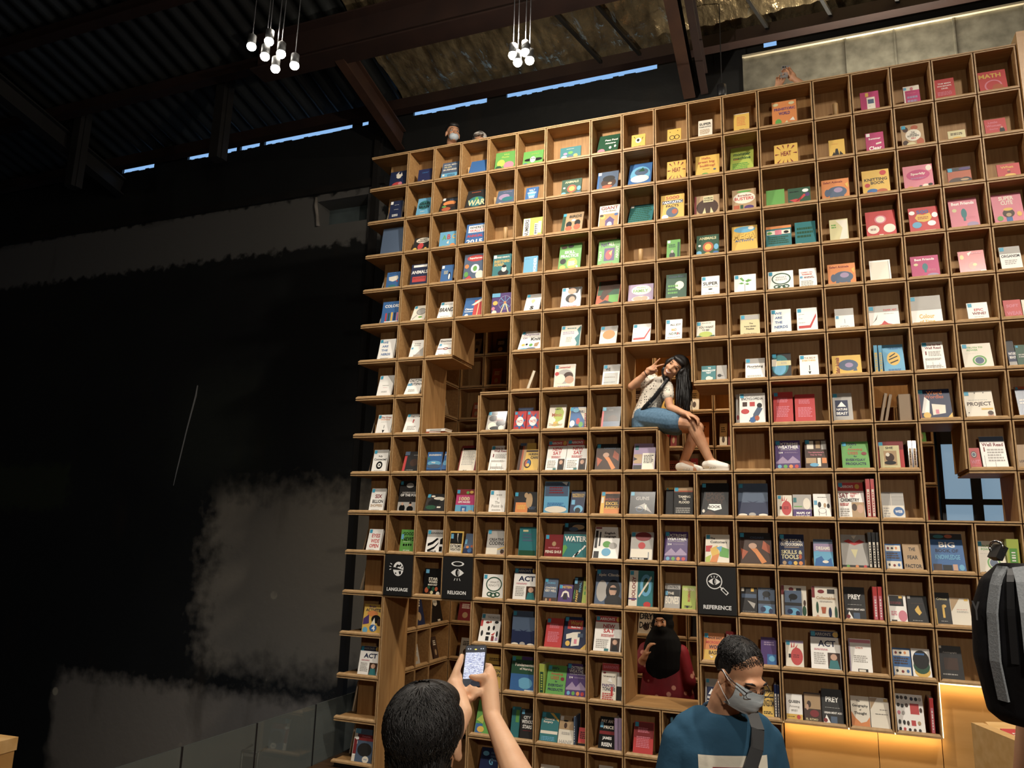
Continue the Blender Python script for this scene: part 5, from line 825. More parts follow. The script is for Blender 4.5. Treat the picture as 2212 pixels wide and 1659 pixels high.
def put_text(mb, s, col, cx, cy, hh, wmax, y, W_, H_, vertical=False):
    if s not in _txt: return
    vs, fs, asp = _txt[s]
    if not vertical:
        h = hh * H_; w = asp * h
        if w > wmax * W_: w = wmax * W_
        if w < wmax * W_ * .8 and wmax < .99: w = min(wmax * W_, w * 1.25)
        pts = [(cx * W_ - W_ / 2 + (u - .5) * w, y, cy * H_ + (v - .5) * h) for u, v in vs]
    else:
        h = hh * W_; w = min(asp * h * 1.3, wmax * H_)
        pts = [(cx * W_ - W_ / 2 - (v - .5) * h, y, cy * H_ + (u - .5) * w) for u, v in vs]
    mb.add(pts, fs, col)
def disc(mb, col, cx, cy, rx, ry, y, n=18, th=None):
    if th is None:
        mb.add([(cx + rx * math.cos(2 * math.pi * i / n), y, cy + ry * math.sin(2 * math.pi * i / n)) for i in range(n)], [tuple(range(n))], col)
    else:
        vs = []
        for i in range(n):
            a = 2 * math.pi * i / n
            vs += [(cx + rx * math.cos(a), y, cy + ry * math.sin(a)), (cx + (rx - th) * math.cos(a), y, cy + (ry - th) * math.sin(a))]
        mb.add(vs, [(2 * i, 2 * ((i + 1) % n), 2 * ((i + 1) % n) + 1, 2 * i + 1) for i in range(n)], col)
def draw(art, ttl, elems, W_, H_):  # some polygons paint glare, as on the pale glossy yellow cover
    """flat print of a cover; returns sticker colour"""
    stick = None; y = -.0004
    for e in elems:
        if e in ('s', 's0'): stick = STICK if e == 's' else PAL['w']; continue
        p = e.split(':'); k = p[0]; y -= .00022
        if k in 'TV':
            a = [float(v) for v in p[3:]]; wmax = a[3] if len(a) > 3 else .85
            put_text(ttl, p[1].replace('_', ' '), PAL[p[2]], a[0], a[1], a[2], wmax, y, W_, H_, k == 'V')
            continue
        col = PAL[p[1]]
        a = [float(v) for v in p[2:]]; n0 = len(art.v)
        X = lambda u: (u - .5) * W_
        if k == 'R': art.add([(X(a[0]), y, a[1] * H_), (X(a[2]), y, a[1] * H_), (X(a[2]), y, a[3] * H_), (X(a[0]), y, a[3] * H_)], [(0, 1, 2, 3)], col)
        elif k == 'E': disc(art, col, X(a[0]), a[1] * H_, a[2] * W_, a[3] * H_, y)
        elif k == 'O': disc(art, col, X(a[0]), a[1] * H_, a[2] * W_, a[3] * H_, y, 26, a[4] * W_)
        elif k == 'P': art.add([(X(a[i]), y, a[i + 1] * H_) for i in range(0, len(a), 2)], [tuple(range(len(a) // 2))], col)
        elif k == 'L':
            n = int(a[0]); z0, z1 = a[2] * H_, a[4] * H_; rr = random.Random(int(z0 * 9999) + n)
            for i in range(n):
                zc = z0 + (z1 - z0) * (i + .5) / n; hh = (z1 - z0) / n * .28; x = X(a[1]); xe = X(a[3]) - rr.uniform(0, .2) * (X(a[3]) - X(a[1]))
                while x < xe:
                    x2 = min(x + rr.uniform(.008, .022), xe); art.add([(x, y, zc - hh), (x2, y, zc - hh), (x2, y, zc + hh), (x, y, zc + hh)], [(0, 1, 2, 3)], col); x = x2 + .003
        for q in range(n0, len(art.v)):
            vx, vy, vz = art.v[q]; art.v[q] = (max(-W_ / 2 + .0006, min(W_ / 2 - .0006, vx)), vy, max(.001, min(H_ - .001, vz)))
    return stick, y
def book_body(W_, H_, t, col, name='book', gloss=False):
    b = MB(); c = .0022
    if t > .006:
        b.box(-W_ / 2, W_ / 2, 0, c, 0, H_, col); b.box(-W_ / 2, W_ / 2, t - c, t, 0, H_, col); b.box(-W_ / 2, -W_ / 2 + c, c, t - c, 0, H_, col)
        b.box(-W_ / 2 + c, W_ / 2 - .003, c, t - c, .002, H_ - .003, PAGE)
    else: b.box(-W_ / 2, W_ / 2, 0, t, 0, H_, col)
    return b.mesh(name, mats=[M_GLOSS if gloss else M_PRINT])
ORD = ['first', 'second', 'third', 'fourth', 'fifth', 'sixth', 'seventh', 'eighth', 'ninth', 'tenth', 'eleventh', 'twelfth', 'thirteenth', 'fourteenth', 'fifteenth', 'sixteenth', 'seventeenth', 'eighteenth']
def where(r, c):
    return ('top row' if r == 0 else ORD[r] + ' row down') + ', ' + ORD[c] + ' column from open end'
def add_label(o, lab, r, c):
    l = lab + ', ' + where(r, c)
    ws = l.replace(',', '').split()
    if len(ws) > 16: l = lab + ', ' + ('top row' if r == 0 else ORD[r] + ' row') + ', ' + ORD[c] + ' column'
    ws = l.replace(',', '').split()
    if len(ws) > 16: l = ' '.join(lab.split()[:12]) + ', ' + ORD[r] + ' row, ' + ORD[c] + ' column'
    return tag(o, l, 'book', 'books displayed on the shelf wall')
rows = []; macs = {}
for ln in BOOKS.strip().split('\n'):
    if ln.startswith('$'):
        k, v = ln.split(' = ', 1); macs[k] = v.split(); continue
    a, bgc, lab, el = ln.split('|'); a = a.split()
    els = []
    for tkn in el.split(): els += macs.get(tkn, [tkn])
    rows.append((int(a[0]), int(a[1]), [float(v) for v in a[2:8]], a[8], bgc, lab, els))
strs = {'LANGUAGE', 'RELIGION', 'REFERENCE', 'DRY', 'DAYS', 'NICO', 'MULTIPLE', 'Y'}
for rw in rows:
    for e in rw[6]:
        if e[:2] in ('T:', 'V:'): strs.add(e.split(':')[1].replace('_', ' '))
text_meshes(sorted(strs))
_bk = {}
rb = random.Random(11)
for (r, c, (x, wd, h, lean, y0, th), kind, bgc, lab, els) in rows:
    zf = rowz(r + 1) + GP / 2 + PT + .0008
    col = PAL[bgc]
    if kind == 'f':
        gloss = ('wrapped' in lab) or ('glossy' in lab) or (r >= 7 and rb.random() < .3)
        o = link('book', book_body(wd, h, th, col, gloss=gloss)); L = R(lean)
        o.location = (x, y0, zf + th * math.sin(L)); o.rotation_euler = (-L, 0, R(rb.uniform(-.4, .4)))
        art, ttl = MB(), MB(); stick, yl = draw(art, ttl, els, wd, h)
        mt = M_GLOSS if gloss else M_PRINT
        if art.f: link('cover_print', art.mesh('cover_print', mats=[mt]), o)
        if ttl.f: link('title_lettering', ttl.mesh('title_lettering', mats=[mt]), o)
        if stick:
            s = MB(); sw = min(.028, wd * .2); s.add([(-wd / 2 + .006, yl - .0004, h - .008 - sw * 1.1), (-wd / 2 + .006 + sw, yl - .0004, h - .008 - sw * 1.1), (-wd / 2 + .006 + sw, yl - .0004, h - .006), (-wd / 2 + .006, yl - .0004, h - .006)], [(0, 1, 2, 3)], stick)
            link('sticker', s.mesh('sticker', mats=[mt]), o)
    elif kind.startswith('s:'):
        b = MB(); c2 = PAL[kind[2:]]; dp = th
        b.box(-wd / 2, wd / 2, 0, .002, 0, h, col); b.box(-wd / 2, -wd / 2 + .0022, .002, dp, 0, h, col); b.box(wd / 2 - .0022, wd / 2, .002, dp, 0, h, col); b.box(-wd / 2 + .0022, wd / 2 - .0022, .002, dp - .003, .002, h - .003, PAGE)
        o = link('book', b.mesh('book', mats=[M_GLOSS]))
        o.location = (x, y0 - .004, zf); o.rotation_euler = (0, 0, 0)
        b = MB(); b.box(-wd * .32, wd * .32, -.0012, -.0002, h * .08, h * .74, c2); link('spine_label', b.mesh('spine_label', mats=[M_PRINT]), o)
        b = MB(); zz = h * .16
        rs = random.Random(int(x * 1000))
        while zz < h * .66:
            b.box(-wd * .16, wd * .16, -.0018, -.0013, zz, zz + rs.uniform(.006, .014), col if kind[2:] in 'WymtN' else PAL['w']); zz += .018
        link('spine_lettering', b.mesh('spine_lettering', mats=[M_PRINT]), o)
    elif kind == 'flat':
        b = MB(); b.box(-wd / 2, wd / 2, 0, .14, 0, th, col); o = link('book', b.mesh('book', mats=[M_PRINT])); o.location = (x, .04, zf)
        b = MB(); b.box(-wd / 2 + .002, wd / 2 - .002, -.0004, .001, .003, th - .003, PAGE); link('page_block', b.mesh('page_block', mats=[M_PRINT]), o)
    else:   # turned edge-on and leaning sideways
        o = link('book', book_body(.13, h, .028, col)); o.location = (x - .015, .115, zf + .011); o.rotation_euler = (Matrix.Rotation(R(20), 3, 'Y') @ Matrix.Rotation(R(-90), 3, 'Z')).to_euler()
    add_label(o, lab, r, c)
# stack lying on the sill of the stepped opening, and the end-on books at the open end
zs = rowz(8) + .0155
for i, (lab, col, dx, w_, t_, rot) in enumerate((('orange-red book at the bottom of the small lying stack on the sill', 'O', .425, .19, .016, 2), ('white book on top of the small lying stack on the sill', 'w', .43, .20, .026, -4))):
    b = MB(); b.box(-w_ / 2, w_ / 2, 0, .003, 0, t_, PAL[col]); b.box(-w_ / 2, w_ / 2 - .004, .003, .13, .003, t_ - .003, PAGE); b.box(-w_ / 2, w_ / 2, 0, .134, 0, .003, PAL[col]); b.box(-w_ / 2, w_ / 2, 0, .134, t_ - .003, t_, PAL[col])
    o = link('book', b.mesh('book', mats=[M_PRINT])); o.location = (dx, .03, zs); o.rotation_euler = (0, 0, R(rot)); tag(o, lab, 'book', 'books displayed on the shelf wall'); zs += t_ + .0006
    b = MB(); b.box(-w_ * .3, w_ * .3, -.0012, -.0004, t_ * .3, t_ * .7, PAL['W' if col == 'O' else 'g']); link('spine_lettering', b.mesh('spine_lettering', mats=[M_PRINT]), o)
for r, h, col in ((0, .14, 'g'), (1, .21, 'N'), (3, .22, 'G'), (4, .2, 'B'), (5, .2, 'a'), (7, .22, 'G'), (8, .2, 'a'), (10, .2, 't'), (11, .22, 'W'), (14, .27, 't'), (15, .26, 'W')):
    o = link('book', book_body(.15, h, .018, PAL[col])); L = R(14 if h < .23 else 9); zf = rowz(r + 1) + GP / 2 + PT + .001
    o.location = (XS[0] + .03, .25 + .075, zf + .018 * math.sin(L)); o.rotation_euler = (Matrix.Rotation(R(-90), 3, 'Z') @ Matrix.Rotation(-L, 3, 'X')).to_euler()
    tag(o, 'book seen edge-on facing out of the open end, ' + ('top row' if r == 0 else ORD[r] + ' row down'), 'book', 'books displayed on the shelf wall')
    b = MB(); b.add([(-.05, -.0004, h * .3), (.05, -.0004, h * .3), (.05, -.0004, h * .8), (-.05, -.0004, h * .8)], [(0, 1, 2, 3)], PAL['W']); link('cover_print', b.mesh('cover_print', mats=[M_PRINT]), o)
# backs of books standing in the through compartment
for i, (dx, w_, h, tilt, nm) in enumerate(((.055, .02, .22, 12, 'first of two tan books leaning'), (.088, .02, .21, 12, 'second of two tan books leaning'), (.222, .08, .205, 0, 'grey-brown book standing back to front'))):
    b = MB(); b.box(-w_ / 2, w_ / 2, 0, .13, 0, h, lin('7d6a57')); b.box(-w_ / 2 + .002, w_ / 2 - .002, -.0006, .001, .003, h - .003, lin('8f7c66'))
    o = link('book', b.mesh('book', mats=[M_PRINT])); o.location = (XS[14] + dx, .06, rowz(8) + .0145 + .5 * w_ * math.sin(R(tilt))); o.rotation_euler = (0, R(tilt), 0)
    tag(o, nm + ' in the see-through compartment, eighth row down', 'book', 'books displayed on the shelf wall')
# wooden pegs
for (r, c, x, rad, h) in ((0, 13, 3.956, .021, .165), (2, 4, 1.032, .021, .165), (3, 8, 2.321, .021, .155), (0, 3, .622, .014, .13), (1, 4, .913, .014, .13)):
    b = MB(); zf = rowz(r + 1) + GP / 2 + PT; b.tube([(0, 0, 0), (0, 0, h - .004), (0, 0, h)], [rad, rad, rad * .88], 20)
    o = b.build('wooden_peg', noisy('pale_beech', lin('c3a070'), lin('b08c5c'), (60, 60, 4), .5) if 'pale_beech' not in bpy.data.materials else bpy.data.materials['pale_beech'], None, True, (x, .11, zf + .001))
    tag(o, 'pale round wooden peg, ' + where(r, c), 'peg', 'wooden pegs in the compartments')
# dim books on the rear and side shelves
RB = [('r', 4, 1, .17, .08, .22, 'W'), ('r', 4, 1, .06, .08, .2, 't'), ('r', 4, 2, .17, .13, .2, 'T'), ('r', 5, 2, .13, .11, .22, 'O'), ('r', 6, 1, .19, .09, .2, 'O'), ('r', 6, 2, .15, .15, .2, 'B'), ('r', 7, 1, .15, .12, .19, 'B'), ('r', 7, 2, .15, .12, .22, 'a'),
      ('r', 6, 7, .11, .17, .26, 'T'), ('r', 6, 7, .235, .06, .28, 'W'), ('r', 6, 8, .12, .14, .28, 'y'), ('r', 6, 9, .1, .09, .24, 'W'), ('r', 7, 7, .13, .2, .24, 'W'), ('r', 7, 8, .18, .06, .27, 'R'), ('r', 7, 8, .09, .09, .26, 'r'), ('r', 7, 9, .15, .17, .27, 'o'), ('r', 7, 10, .08, .07, .25, 'W'), ('r', 7, 10, .19, .13, .26, 'R'),
      ('r', 8, 8, .15, .16, .25, 'p'), ('r', 8, 9, .08, .07, .27, 'r'), ('r', 8, 9, .19, .1, .25, 'g'), ('r', 8, 10, .15, .17, .24, 'C'), ('r', 7, 15, .2, .07, .22, 'n'), ('r', 8, 15, .13, .06, .22, 'R'), ('r', 9, 15, .15, .13, .25, 'r'), ('r', 7, 13, .12, .15, .25, 'y'), ('r', 7, 14, .1, .12, .24, 'B'),
      ('r', 12, 1, .15, .16, .22, 'R'), ('r', 13, 1, .17, .13, .2, 'g'), ('r', 12, 7, .18, .15, .24, 'W'), ('r', 12, 9, .12, .16, .26, 'k'), ('r', 13, 9, .2, .12, .24, 't'), ('r', 14, 9, .15, .12, .24, 'T')]
_rear_names = {'W': 'pale', 't': 'tan', 'T': 'brown', 'O': 'rust red', 'B': 'navy', 'a': 'slate', 'y': 'yellow', 'r': 'red', 'R': 'dark red', 'o': 'orange', 'p': 'pink', 'g': 'grey', 'C': 'teal', 'n': 'green', 'k': 'black'}
for (pl, r, c, dx, w_, h, col) in RB:
    L = R(18); o = link('book', book_body(w_, h, .016, PAL[col])); o.location = (XS[c] + dx, 1.437, rowz(r + 1) + .015 + .016 * math.sin(L)); o.rotation_euler = (-L, 0, 0)
    art, ttl = MB(), MB(); draw(art, ttl, ['L:%s:3:.2:.6:.8:.85' % ('k' if col in 'Wtyopg' else 'W'), 'E:%s:.5:.3:.2:.14' % ('T' if col in 'Wtyopg' else 't')], w_, h); link('cover_print', art.mesh('cover_print', mats=[M_PRINT]), o)
    if (r, c) == (12, 7):
        t2 = MB(); draw(MB(), t2, ['T:DRY:k:.5:.72:.26:.86', 'T:DAYS:k:.5:.36:.26:.86'], w_, h); link('title_lettering', t2.mesh('title_lettering', mats=[M_PRINT]), o)
    tag(o, _rear_names[col] + ' book on the dim rear shelf, ' + where(r, c), 'book', 'books on the dim rear shelves')
SBK = [(12, .17, .13, .2, 'Y'), (12, .45, .12, .25, 'G'), (12, .83, .2, .3, 'B'), (12, 1.18, .3, .3, 'k'), (13, .8, .12, .19, 'g'), (13, 1.08, .1, .2, 't'), (13, 1.22, .1, .22, 'T'), (6, 1.2, .12, .2, 't'), (7, 1.08, .14, .22, 'W'), (7, 1.25, .12, .2, 'a')]
for i, (r, y, w_, h, col) in enumerate(SBK):
    if y < .5: continue
    L = R(14); o = link('book', book_body(w_, h, .02, PAL[col])); zf = rowz(r + 1) + .0145 + .02 * math.sin(L)
    o.location = (-.04, y, zf); o.rotation_euler = (Matrix.Rotation(R(90), 3, 'Z') @ Matrix.Rotation(-L, 3, 'X')).to_euler()
    art, ttl = MB(), MB()
    if (r, col) == (12, 'k'):
        draw(art, ttl, ['P:W:.05:.5:.2:.44:.35:.5:.35:.68:.2:.74:.05:.68', 'P:W:.45:.6:.6:.54:.75:.6:.75:.78:.6:.84:.45:.78', 'T:NICO:k:.2:.59:.07:.22', 'T:NICO:k:.6:.69:.07:.22', 'R:W:.6:.04:.8:.1'], w_, h)
        link('title_lettering', ttl.mesh('title_lettering', mats=[M_PRINT]), o)
    else: draw(art, ttl, ['L:W:3:.2:.6:.8:.85', 'E:t:.5:.3:.2:.14'], w_, h)
    link('cover_print', art.mesh('cover_print', mats=[M_PRINT]), o)
    nm = {'Y': 'pale yellow', 'G': 'charcoal', 'B': 'navy', 'k': 'black', 'g': 'grey', 't': 'tan', 'T': 'brown', 'W': 'cream', 'a': 'slate'}[col]
    tag(o, nm + ' book on the dim side shelf beside the doorway, ' + ORD[r] + ' row down', 'book', 'books on the dim rear shelves')
# ------------------------------------------------------------------ signs
def sign(c, word, draw_icon, lab):
    wd = XS[c + 1] - XS[c]; o = empty('category_sign', (XS[c] + wd / 2, -.012, rowz(12))); tag(o, lab, 'sign')
    b = MB(); b.box(-wd / 2 + .004, wd / 2 - .004, 0, .0115, .004, H - .004); b.build('panel', M_SIGN, o)
    t = MB(); put_text(t, word, (.8, .8, .78), .5, .16, .085, .74, -.001, wd, H); link('lettering', t.mesh('lettering', mats=[M_PRINT]), o)
    i = MB(); draw_icon(i); link('icon', i.mesh('icon', mats=[M_PRINT]), o)
WT, KT = (.8, .8, .78), lin('141414')
def arc(mb, col, cx, cz, r0, r1, a0, a1, y, n=24, sx=1.0):
    vs = []
    for k in range(n + 1):
        a = R(a0 + (a1 - a0) * k / n); vs += [(cx + sx * r0 * math.cos(a), y, cz + r0 * math.sin(a)), (cx + sx * r1 * math.cos(a), y, cz + r1 * math.sin(a))]
    mb.add(vs, [(2 * k, 2 * k + 1, 2 * k + 3, 2 * k + 2) for k in range(n)], col)
def pol(mb, pts, y=-.001, col=WT): mb.add([(x, y, z) for x, z in pts], [tuple(range(len(pts)))], col)
def eye(mb, cx, cz, w, h, y):
    top = [(cx - w + 2 * w * k / 14, cz + h * math.sin(math.pi * k / 14)) for k in range(15)]; bot = [(cx + w - 2 * w * k / 14, cz - h * math.sin(math.pi * k / 14)) for k in range(1, 14)]
    pol(mb, top + bot, y); disc(mb, KT, cx, cz, w * .3, h * .98, y - .0006); disc(mb, WT, cx + w * .12, cz, w * .06, h * .6, y - .001)
def ic_language(mb):      # a globe with a mouth, speaking
    cx, cz = .0, .235; n = 40; y = -.001
    pol(mb, [(cx + .052 * math.cos(R(a)), cz + .062 * math.sin(R(a))) for a in range(-8, 172, 6)] + [(cx - .02, cz + .012)], y)
    pol(mb, [(cx - .048, cz - .008)] + [(cx + .052 * math.cos(R(a)), cz + .062 * math.sin(R(a))) for a in range(188, 350, 6)] + [(cx + .05, cz - .012)], y)
    for q in ([(-.028, .02), (-.012, .04), (.012, .032), (.022, .045), (.03, .03), (.015, .018), (0, .02), (-.012, .01)], [(.03, .005), (.045, .012), (.044, .028), (.035, .022)],
              [(.005, -.02), (.03, -.018), (.03, -.04), (.018, -.05), (.008, -.034)], [(-.03, -.03), (-.016, -.034), (-.02, -.048), (-.03, -.042)]): pol(mb, [(cx + a, cz + b) for a, b in q], y - .0008, KT)
    for a in (150, 172, 194):
        c, s = math.cos(R(a)), math.sin(R(a)); pol(mb, [(cx - .018 + c * .055 - s * .003, cz + .01 + s * .055 + c * .003), (cx - .018 + c * .055 + s * .003, cz + .01 + s * .055 - c * .003), (cx - .018 + c * .075 + s * .003, cz + .01 + s * .075 - c * .003), (cx - .018 + c * .075 - s * .003, cz + .01 + s * .075 + c * .003)], y)
def ic_religion(mb):      # an eye below a halo
    arc(mb, WT, 0, .30, .015, .021, 0, 360, -.001, 30, 2.9); eye(mb, 0, .225, .062, .032, -.001)
    for x0, dx in ((-.02, -.008), (0, 0), (.02, .008)): pol(mb, [(x0 - .003, .178), (x0 + .003, .178), (x0 + dx + .003, .158), (x0 + dx - .003, .158)])
def ic_reference(mb):     # an eye inside a magnifying glass
    arc(mb, WT, -.018, .25, .052, .059, 0, 360, -.001, 36); eye(mb, -.018, .247, .045, .024, -.001)
    for x0, dx in ((-.036, -.006), (-.018, 0), (0, .006)): pol(mb, [(x0 - .0025, .276), (x0 + .0025, .276), (x0 + dx + .0025, .29), (x0 + dx - .0025, .29)])
    d = Vector((.72, -.69)); p = Vector((-.69, -.72))
    a = Vector((-.018, .25)) + d * .058; pol(mb, [tuple(a + p * .004), tuple(a - p * .004), tuple(a - p * .004 + d * .016), tuple(a + p * .004 + d * .016)])
    a = a + d * .016; pol(mb, [tuple(a + p * .013), tuple(a - p * .013), tuple(a - p * .013 + d * .06), tuple(a + p * .013 + d * .06)])
    pol(mb, [tuple(a + p * .007 + d * .008), tuple(a - p * .007 + d * .008), tuple(a - p * .007 + d * .052), tuple(a + p * .007 + d * .052)], -.0018, KT)
sign(1, 'LANGUAGE', ic_language, 'black LANGUAGE sign with a talking globe filling a compartment')
sign(3, 'RELIGION', ic_religion, 'black RELIGION sign with a haloed eye filling a compartment')
sign(10, 'REFERENCE', ic_reference, 'black REFERENCE sign with a magnifying glass filling a compartment')

# ------------------------------------------------------------------ pendant lamp clusters
M_BULB = emit('lamp_face', (1., .93, .80), 60.)
M_SOCK = nmat('dark_lamp_housing', (.012, .012, .012), .6, .0)
def cluster(pts, lab, aim, watts, cone, spill=170, size=.032):
    ctr = sum((Vector(p) for p in pts), Vector()) / len(pts)
    root = empty('pendant_lamp', ctr); tag(root, lab, 'lamp', 'hanging spot clusters')
    for p in pts:
        q = Vector(p) - ctr; ztop = rz(p[1]) + .02 - ctr.z
        b = MB(); b.tube([q + Vector((0, 0, .012)), q + Vector((0, 0, .1)), q + Vector((0, 0, .115))], [size, size, size * .4], 14); s = b.build('housing', M_SOCK, root, True)
        b = MB(); b.ell(q + Vector((0, 0, .006)), (size * 1.12, size * 1.12, size * 1.05), nu=16, nv=12); b.build('bulb', M_BULB, root, True)
        b = MB(); b.tube([q + Vector((0, 0, .11)), q + Vector((0, 0, (ztop - q.z) * .5 + q.z)), Vector((q.x, q.y, ztop))], .0035, 6); b.build('cord', M_BLACK, root)
    L = bpy.data.lights.new('lamp_beam', 'SPOT'); L.energy = watts; L.spot_size = R(cone); L.spot_blend = 1.; L.shadow_soft_size = .12; L.color = (1., .91, .79)
    o = bpy.data.objects.new('lamp_beam', L); COL.objects.link(o); o.location = ctr - Vector((0, 0, .05))
    o.rotation_euler = (Vector(aim) - o.location).to_track_quat('-Z', 'Y').to_euler()
    L = bpy.data.lights.new('lamp_spill', 'POINT'); L.energy = spill; L.shadow_soft_size = .05; L.color = (1., .91, .79)
    o = bpy.data.objects.new('lamp_spill', L); COL.objects.link(o); o.location = ctr + Vector((0, 0, .22))
c1 = [(-.347, -1.944, 5.759), (-.215, -1.902, 5.802), (-.247, -1.895, 5.68), (-.124, -1.857, 5.70), (-.170, -1.852, 5.583), (-.037, -1.792, 5.621)]
cluster(c1, 'cluster of six small bulbs hanging before the black wall', (-.2, -1.0, 0), 60, 120, 14)
c2 = [(1.579, -1.186, 5.746), (1.672, -1.155, 5.771), (1.612, -1.165, 5.69), (1.700, -1.131, 5.71)]
cluster(c2, 'cluster of four small bulbs hanging below the deep beam', (1.7, -.4, 0), 60, 120, 170)
for i, (p, aim, wt, cone, spl) in enumerate(HALL_LAMPS):
    pts = [(p[0] + dx, p[1] + dy, p[2] + dz) for dx, dy, dz in ((-.12, 0, 0), (.02, .03, .04), (-.05, .1, -.05), (.1, .1, -.03), (.0, -.1, -.02), (.14, -.06, .03))]
    cluster(pts, ['cluster of small bulbs hanging over the hall beyond the stepped end', 'cluster of small bulbs hanging high over the hall facing the signs', 'cluster of small bulbs hanging low over the visitors'][i], aim, wt, cone, spl)
# added uplight tube, unseen behind the shelf top, brightens the metal cladding
b = MB(); b.tube([(-.4, 0, 0), (.4, 0, 0)], .015, 10); o = b.build('tube_lamp', emit('tube_glow', (1., .92, .76), 8.), None, True, (4.62, 1.70, 5.92)); tag(o, 'glowing tube lamp hidden behind the top of the shelf wall', 'lamp')
b = MB(); b.box(-.42, .42, -.03, .03, -.04, -.018); b.build('base_tray', M_SOCK, o)
for x0 in (-.35, .35):
    b = MB(); b.box(x0 - .015, x0 + .015, -.02, .2, -.06, -.04); b.build('stand_leg', M_SOCK, o)
L = bpy.data.lights.new('tube_beam', 'AREA'); L.shape = 'RECTANGLE'; L.size = .8; L.size_y = .04; L.energy = 130; L.color = (1., .92, .76)
o2 = bpy.data.objects.new('tube_beam', L); COL.objects.link(o2); o2.location = (4.62, 1.71, 5.945); o2.rotation_euler = (R(150), 0, 0)
# small hanging speaker above the shelf
b = MB(); b.loft([((0, 0, 0), .04, .04, 3), ((0, 0, .01), .05, .05, 3), ((0, 0, .13), .05, .05, 3), ((0, 0, .15), .03, .03, 3)], 16); o = b.build('hanging_speaker', M_BLACK, None, True, (2.93, 1.5, 6.72)); tag(o, 'small black hanging speaker above the top of the shelf wall', 'speaker')
b = MB(); b.tube([(0, 0, .14), (0, 0, 1.22)], .006, 6); b.build('cable', M_BLACK, o)

# ------------------------------------------------------------------ glass guard at the stairwell
M_GLASS = nmat('tinted_glass', (.50, .56, .52), .03); bsdf(M_GLASS).inputs['Transmission Weight'].default_value = .86; bsdf(M_GLASS).inputs['IOR'].default_value = 1.45  # grey-green diffuse share stands in for bright reflections on the panes
rail = empty('glass_balustrade', (-.6, -3.2, -.3)); tag(rail, 'frameless glass balustrade along the stairwell beside the black wall', 'balustrade')
y = 0
for k in range(6):
    b = MB(); b.box(-.006, .006, y + .01, y + .78, 0, .81); b.build('glass_panel', M_GLASS, rail)
    b = MB(); b.box(-.007, .007, y - .008, y + .008, 0, .81); b.build('joint', M_BLACK, rail)
    y += .79
b = MB(); b.box(-.03, .03, 0, y, -.1, .0); b.build('shoe_channel', M_STEELD, rail)
# dark folding stand by the guard
st = empty('folding_stand', (-.95, -.55, -.2)); tag(st, 'dark metal folding frame standing behind the glass balustrade', 'stand')
for x0 in (0, .16):
    b = MB(); b.tube([(x0, 0, -.6), (x0, .0, .40), (x0 + .0, .12, .42)], .012, 8); b.build('leg', M_BLACK, st, True)
b = MB(); b.tube([(0, .0, .40), (.16, .0, .40)], .014, 8); b.build('top_bar', M_BLACK, st, True)
b = MB(); b.box(.005, .155, .004, .012, .2, .36); b.build('plate', M_STEELD, st)

# corner of a counter near the camera
ct = empty('wooden_counter', (1.135, -4.235, 0)); tag(ct, 'pale wooden counter corner beside the black wall', 'counter')
rot = Matrix.Rotation(R(21), 3, 'Z')
ct.rotation_euler = (0, 0, R(4))
M_CTOP = noisy('pale_oak', lin('d9b27a'), lin('c79c60'), (3, 20, 20), .4, .02)
b = MB(); b.box(-.9, 0, -.6, 0, 1.285, 1.325); b.build('counter_top', M_CTOP, ct)
b = MB(); b.box(-.89, -.004, -.59, -.004, 0, 1.285); b.build('counter_body', M_PANEL, ct)

# display stand near the backpack
ds = empty('display_stand', (4.46, -1.70, 0)); ds.rotation_euler = (0, 0, R(20)); tag(ds, 'low pale wooden display stand with a sloping book tray beside the backpack', 'display stand')
b = MB(); b.box(-.045, .015, -.3, .3, 0, 1.15); b.build('end_panel', M_CTOP, ds)
b = MB(); b.box(.8, .86, -.3, .3, 0, 1.15); b.build('end_panel', M_CTOP, ds)
b = MB(); b.add([(.015, -.28, .98), (.8, -.28, .98), (.8, .28, 1.16), (.015, .28, 1.16), (.015, -.28, .95), (.8, -.28, .95), (.8, .28, 1.13), (.015, .28, 1.13)], [(0, 1, 2, 3), (4, 7, 6, 5), (0, 4, 5, 1), (1, 5, 6, 2), (2, 6, 7, 3), (3, 7, 4, 0)]); b.build('sloping_tray', M_CTOP, ds)
b = MB(); b.box(.015, .8, -.3, -.28, .9, 1.01); b.build('tray_lip', M_EDGE, ds)
for i, (dx, dy, col, lab) in enumerate(((.12, .08, 'r', 'red-cornered book lying on the sloping display stand'), (.12, -.16, 'w', 'white book lying low on the sloping display stand'), (.34, .06, 'B', 'navy book lying on the sloping display stand'), (.35, -.18, 'm', 'lilac book lying on the sloping display stand'))):
    o = link('book', book_body(.17, .22, .014, PAL[col])); a = math.atan2(.18, .56)
    Mx = Matrix.Translation((4.46, -1.70, 0)) @ Matrix.Rotation(R(20), 4, 'Z') @ Matrix.Translation((dx, dy - .10, .98 + (dy - .10 + .28) * .3214 + .0175)) @ Matrix.Rotation(a - R(90), 4, 'X')
    o.matrix_world = Mx; tag(o, lab, 'book', 'books on the display stand')
    art, ttl = MB(), MB(); draw(art, ttl, ['L:W:3:.2:.6:.8:.85', 'E:t:.5:.3:.2:.14', 'R:W:.1:.02:.9:.1'], .17, .22); link('cover_print', art.mesh('cover_print', mats=[M_PRINT]), o)
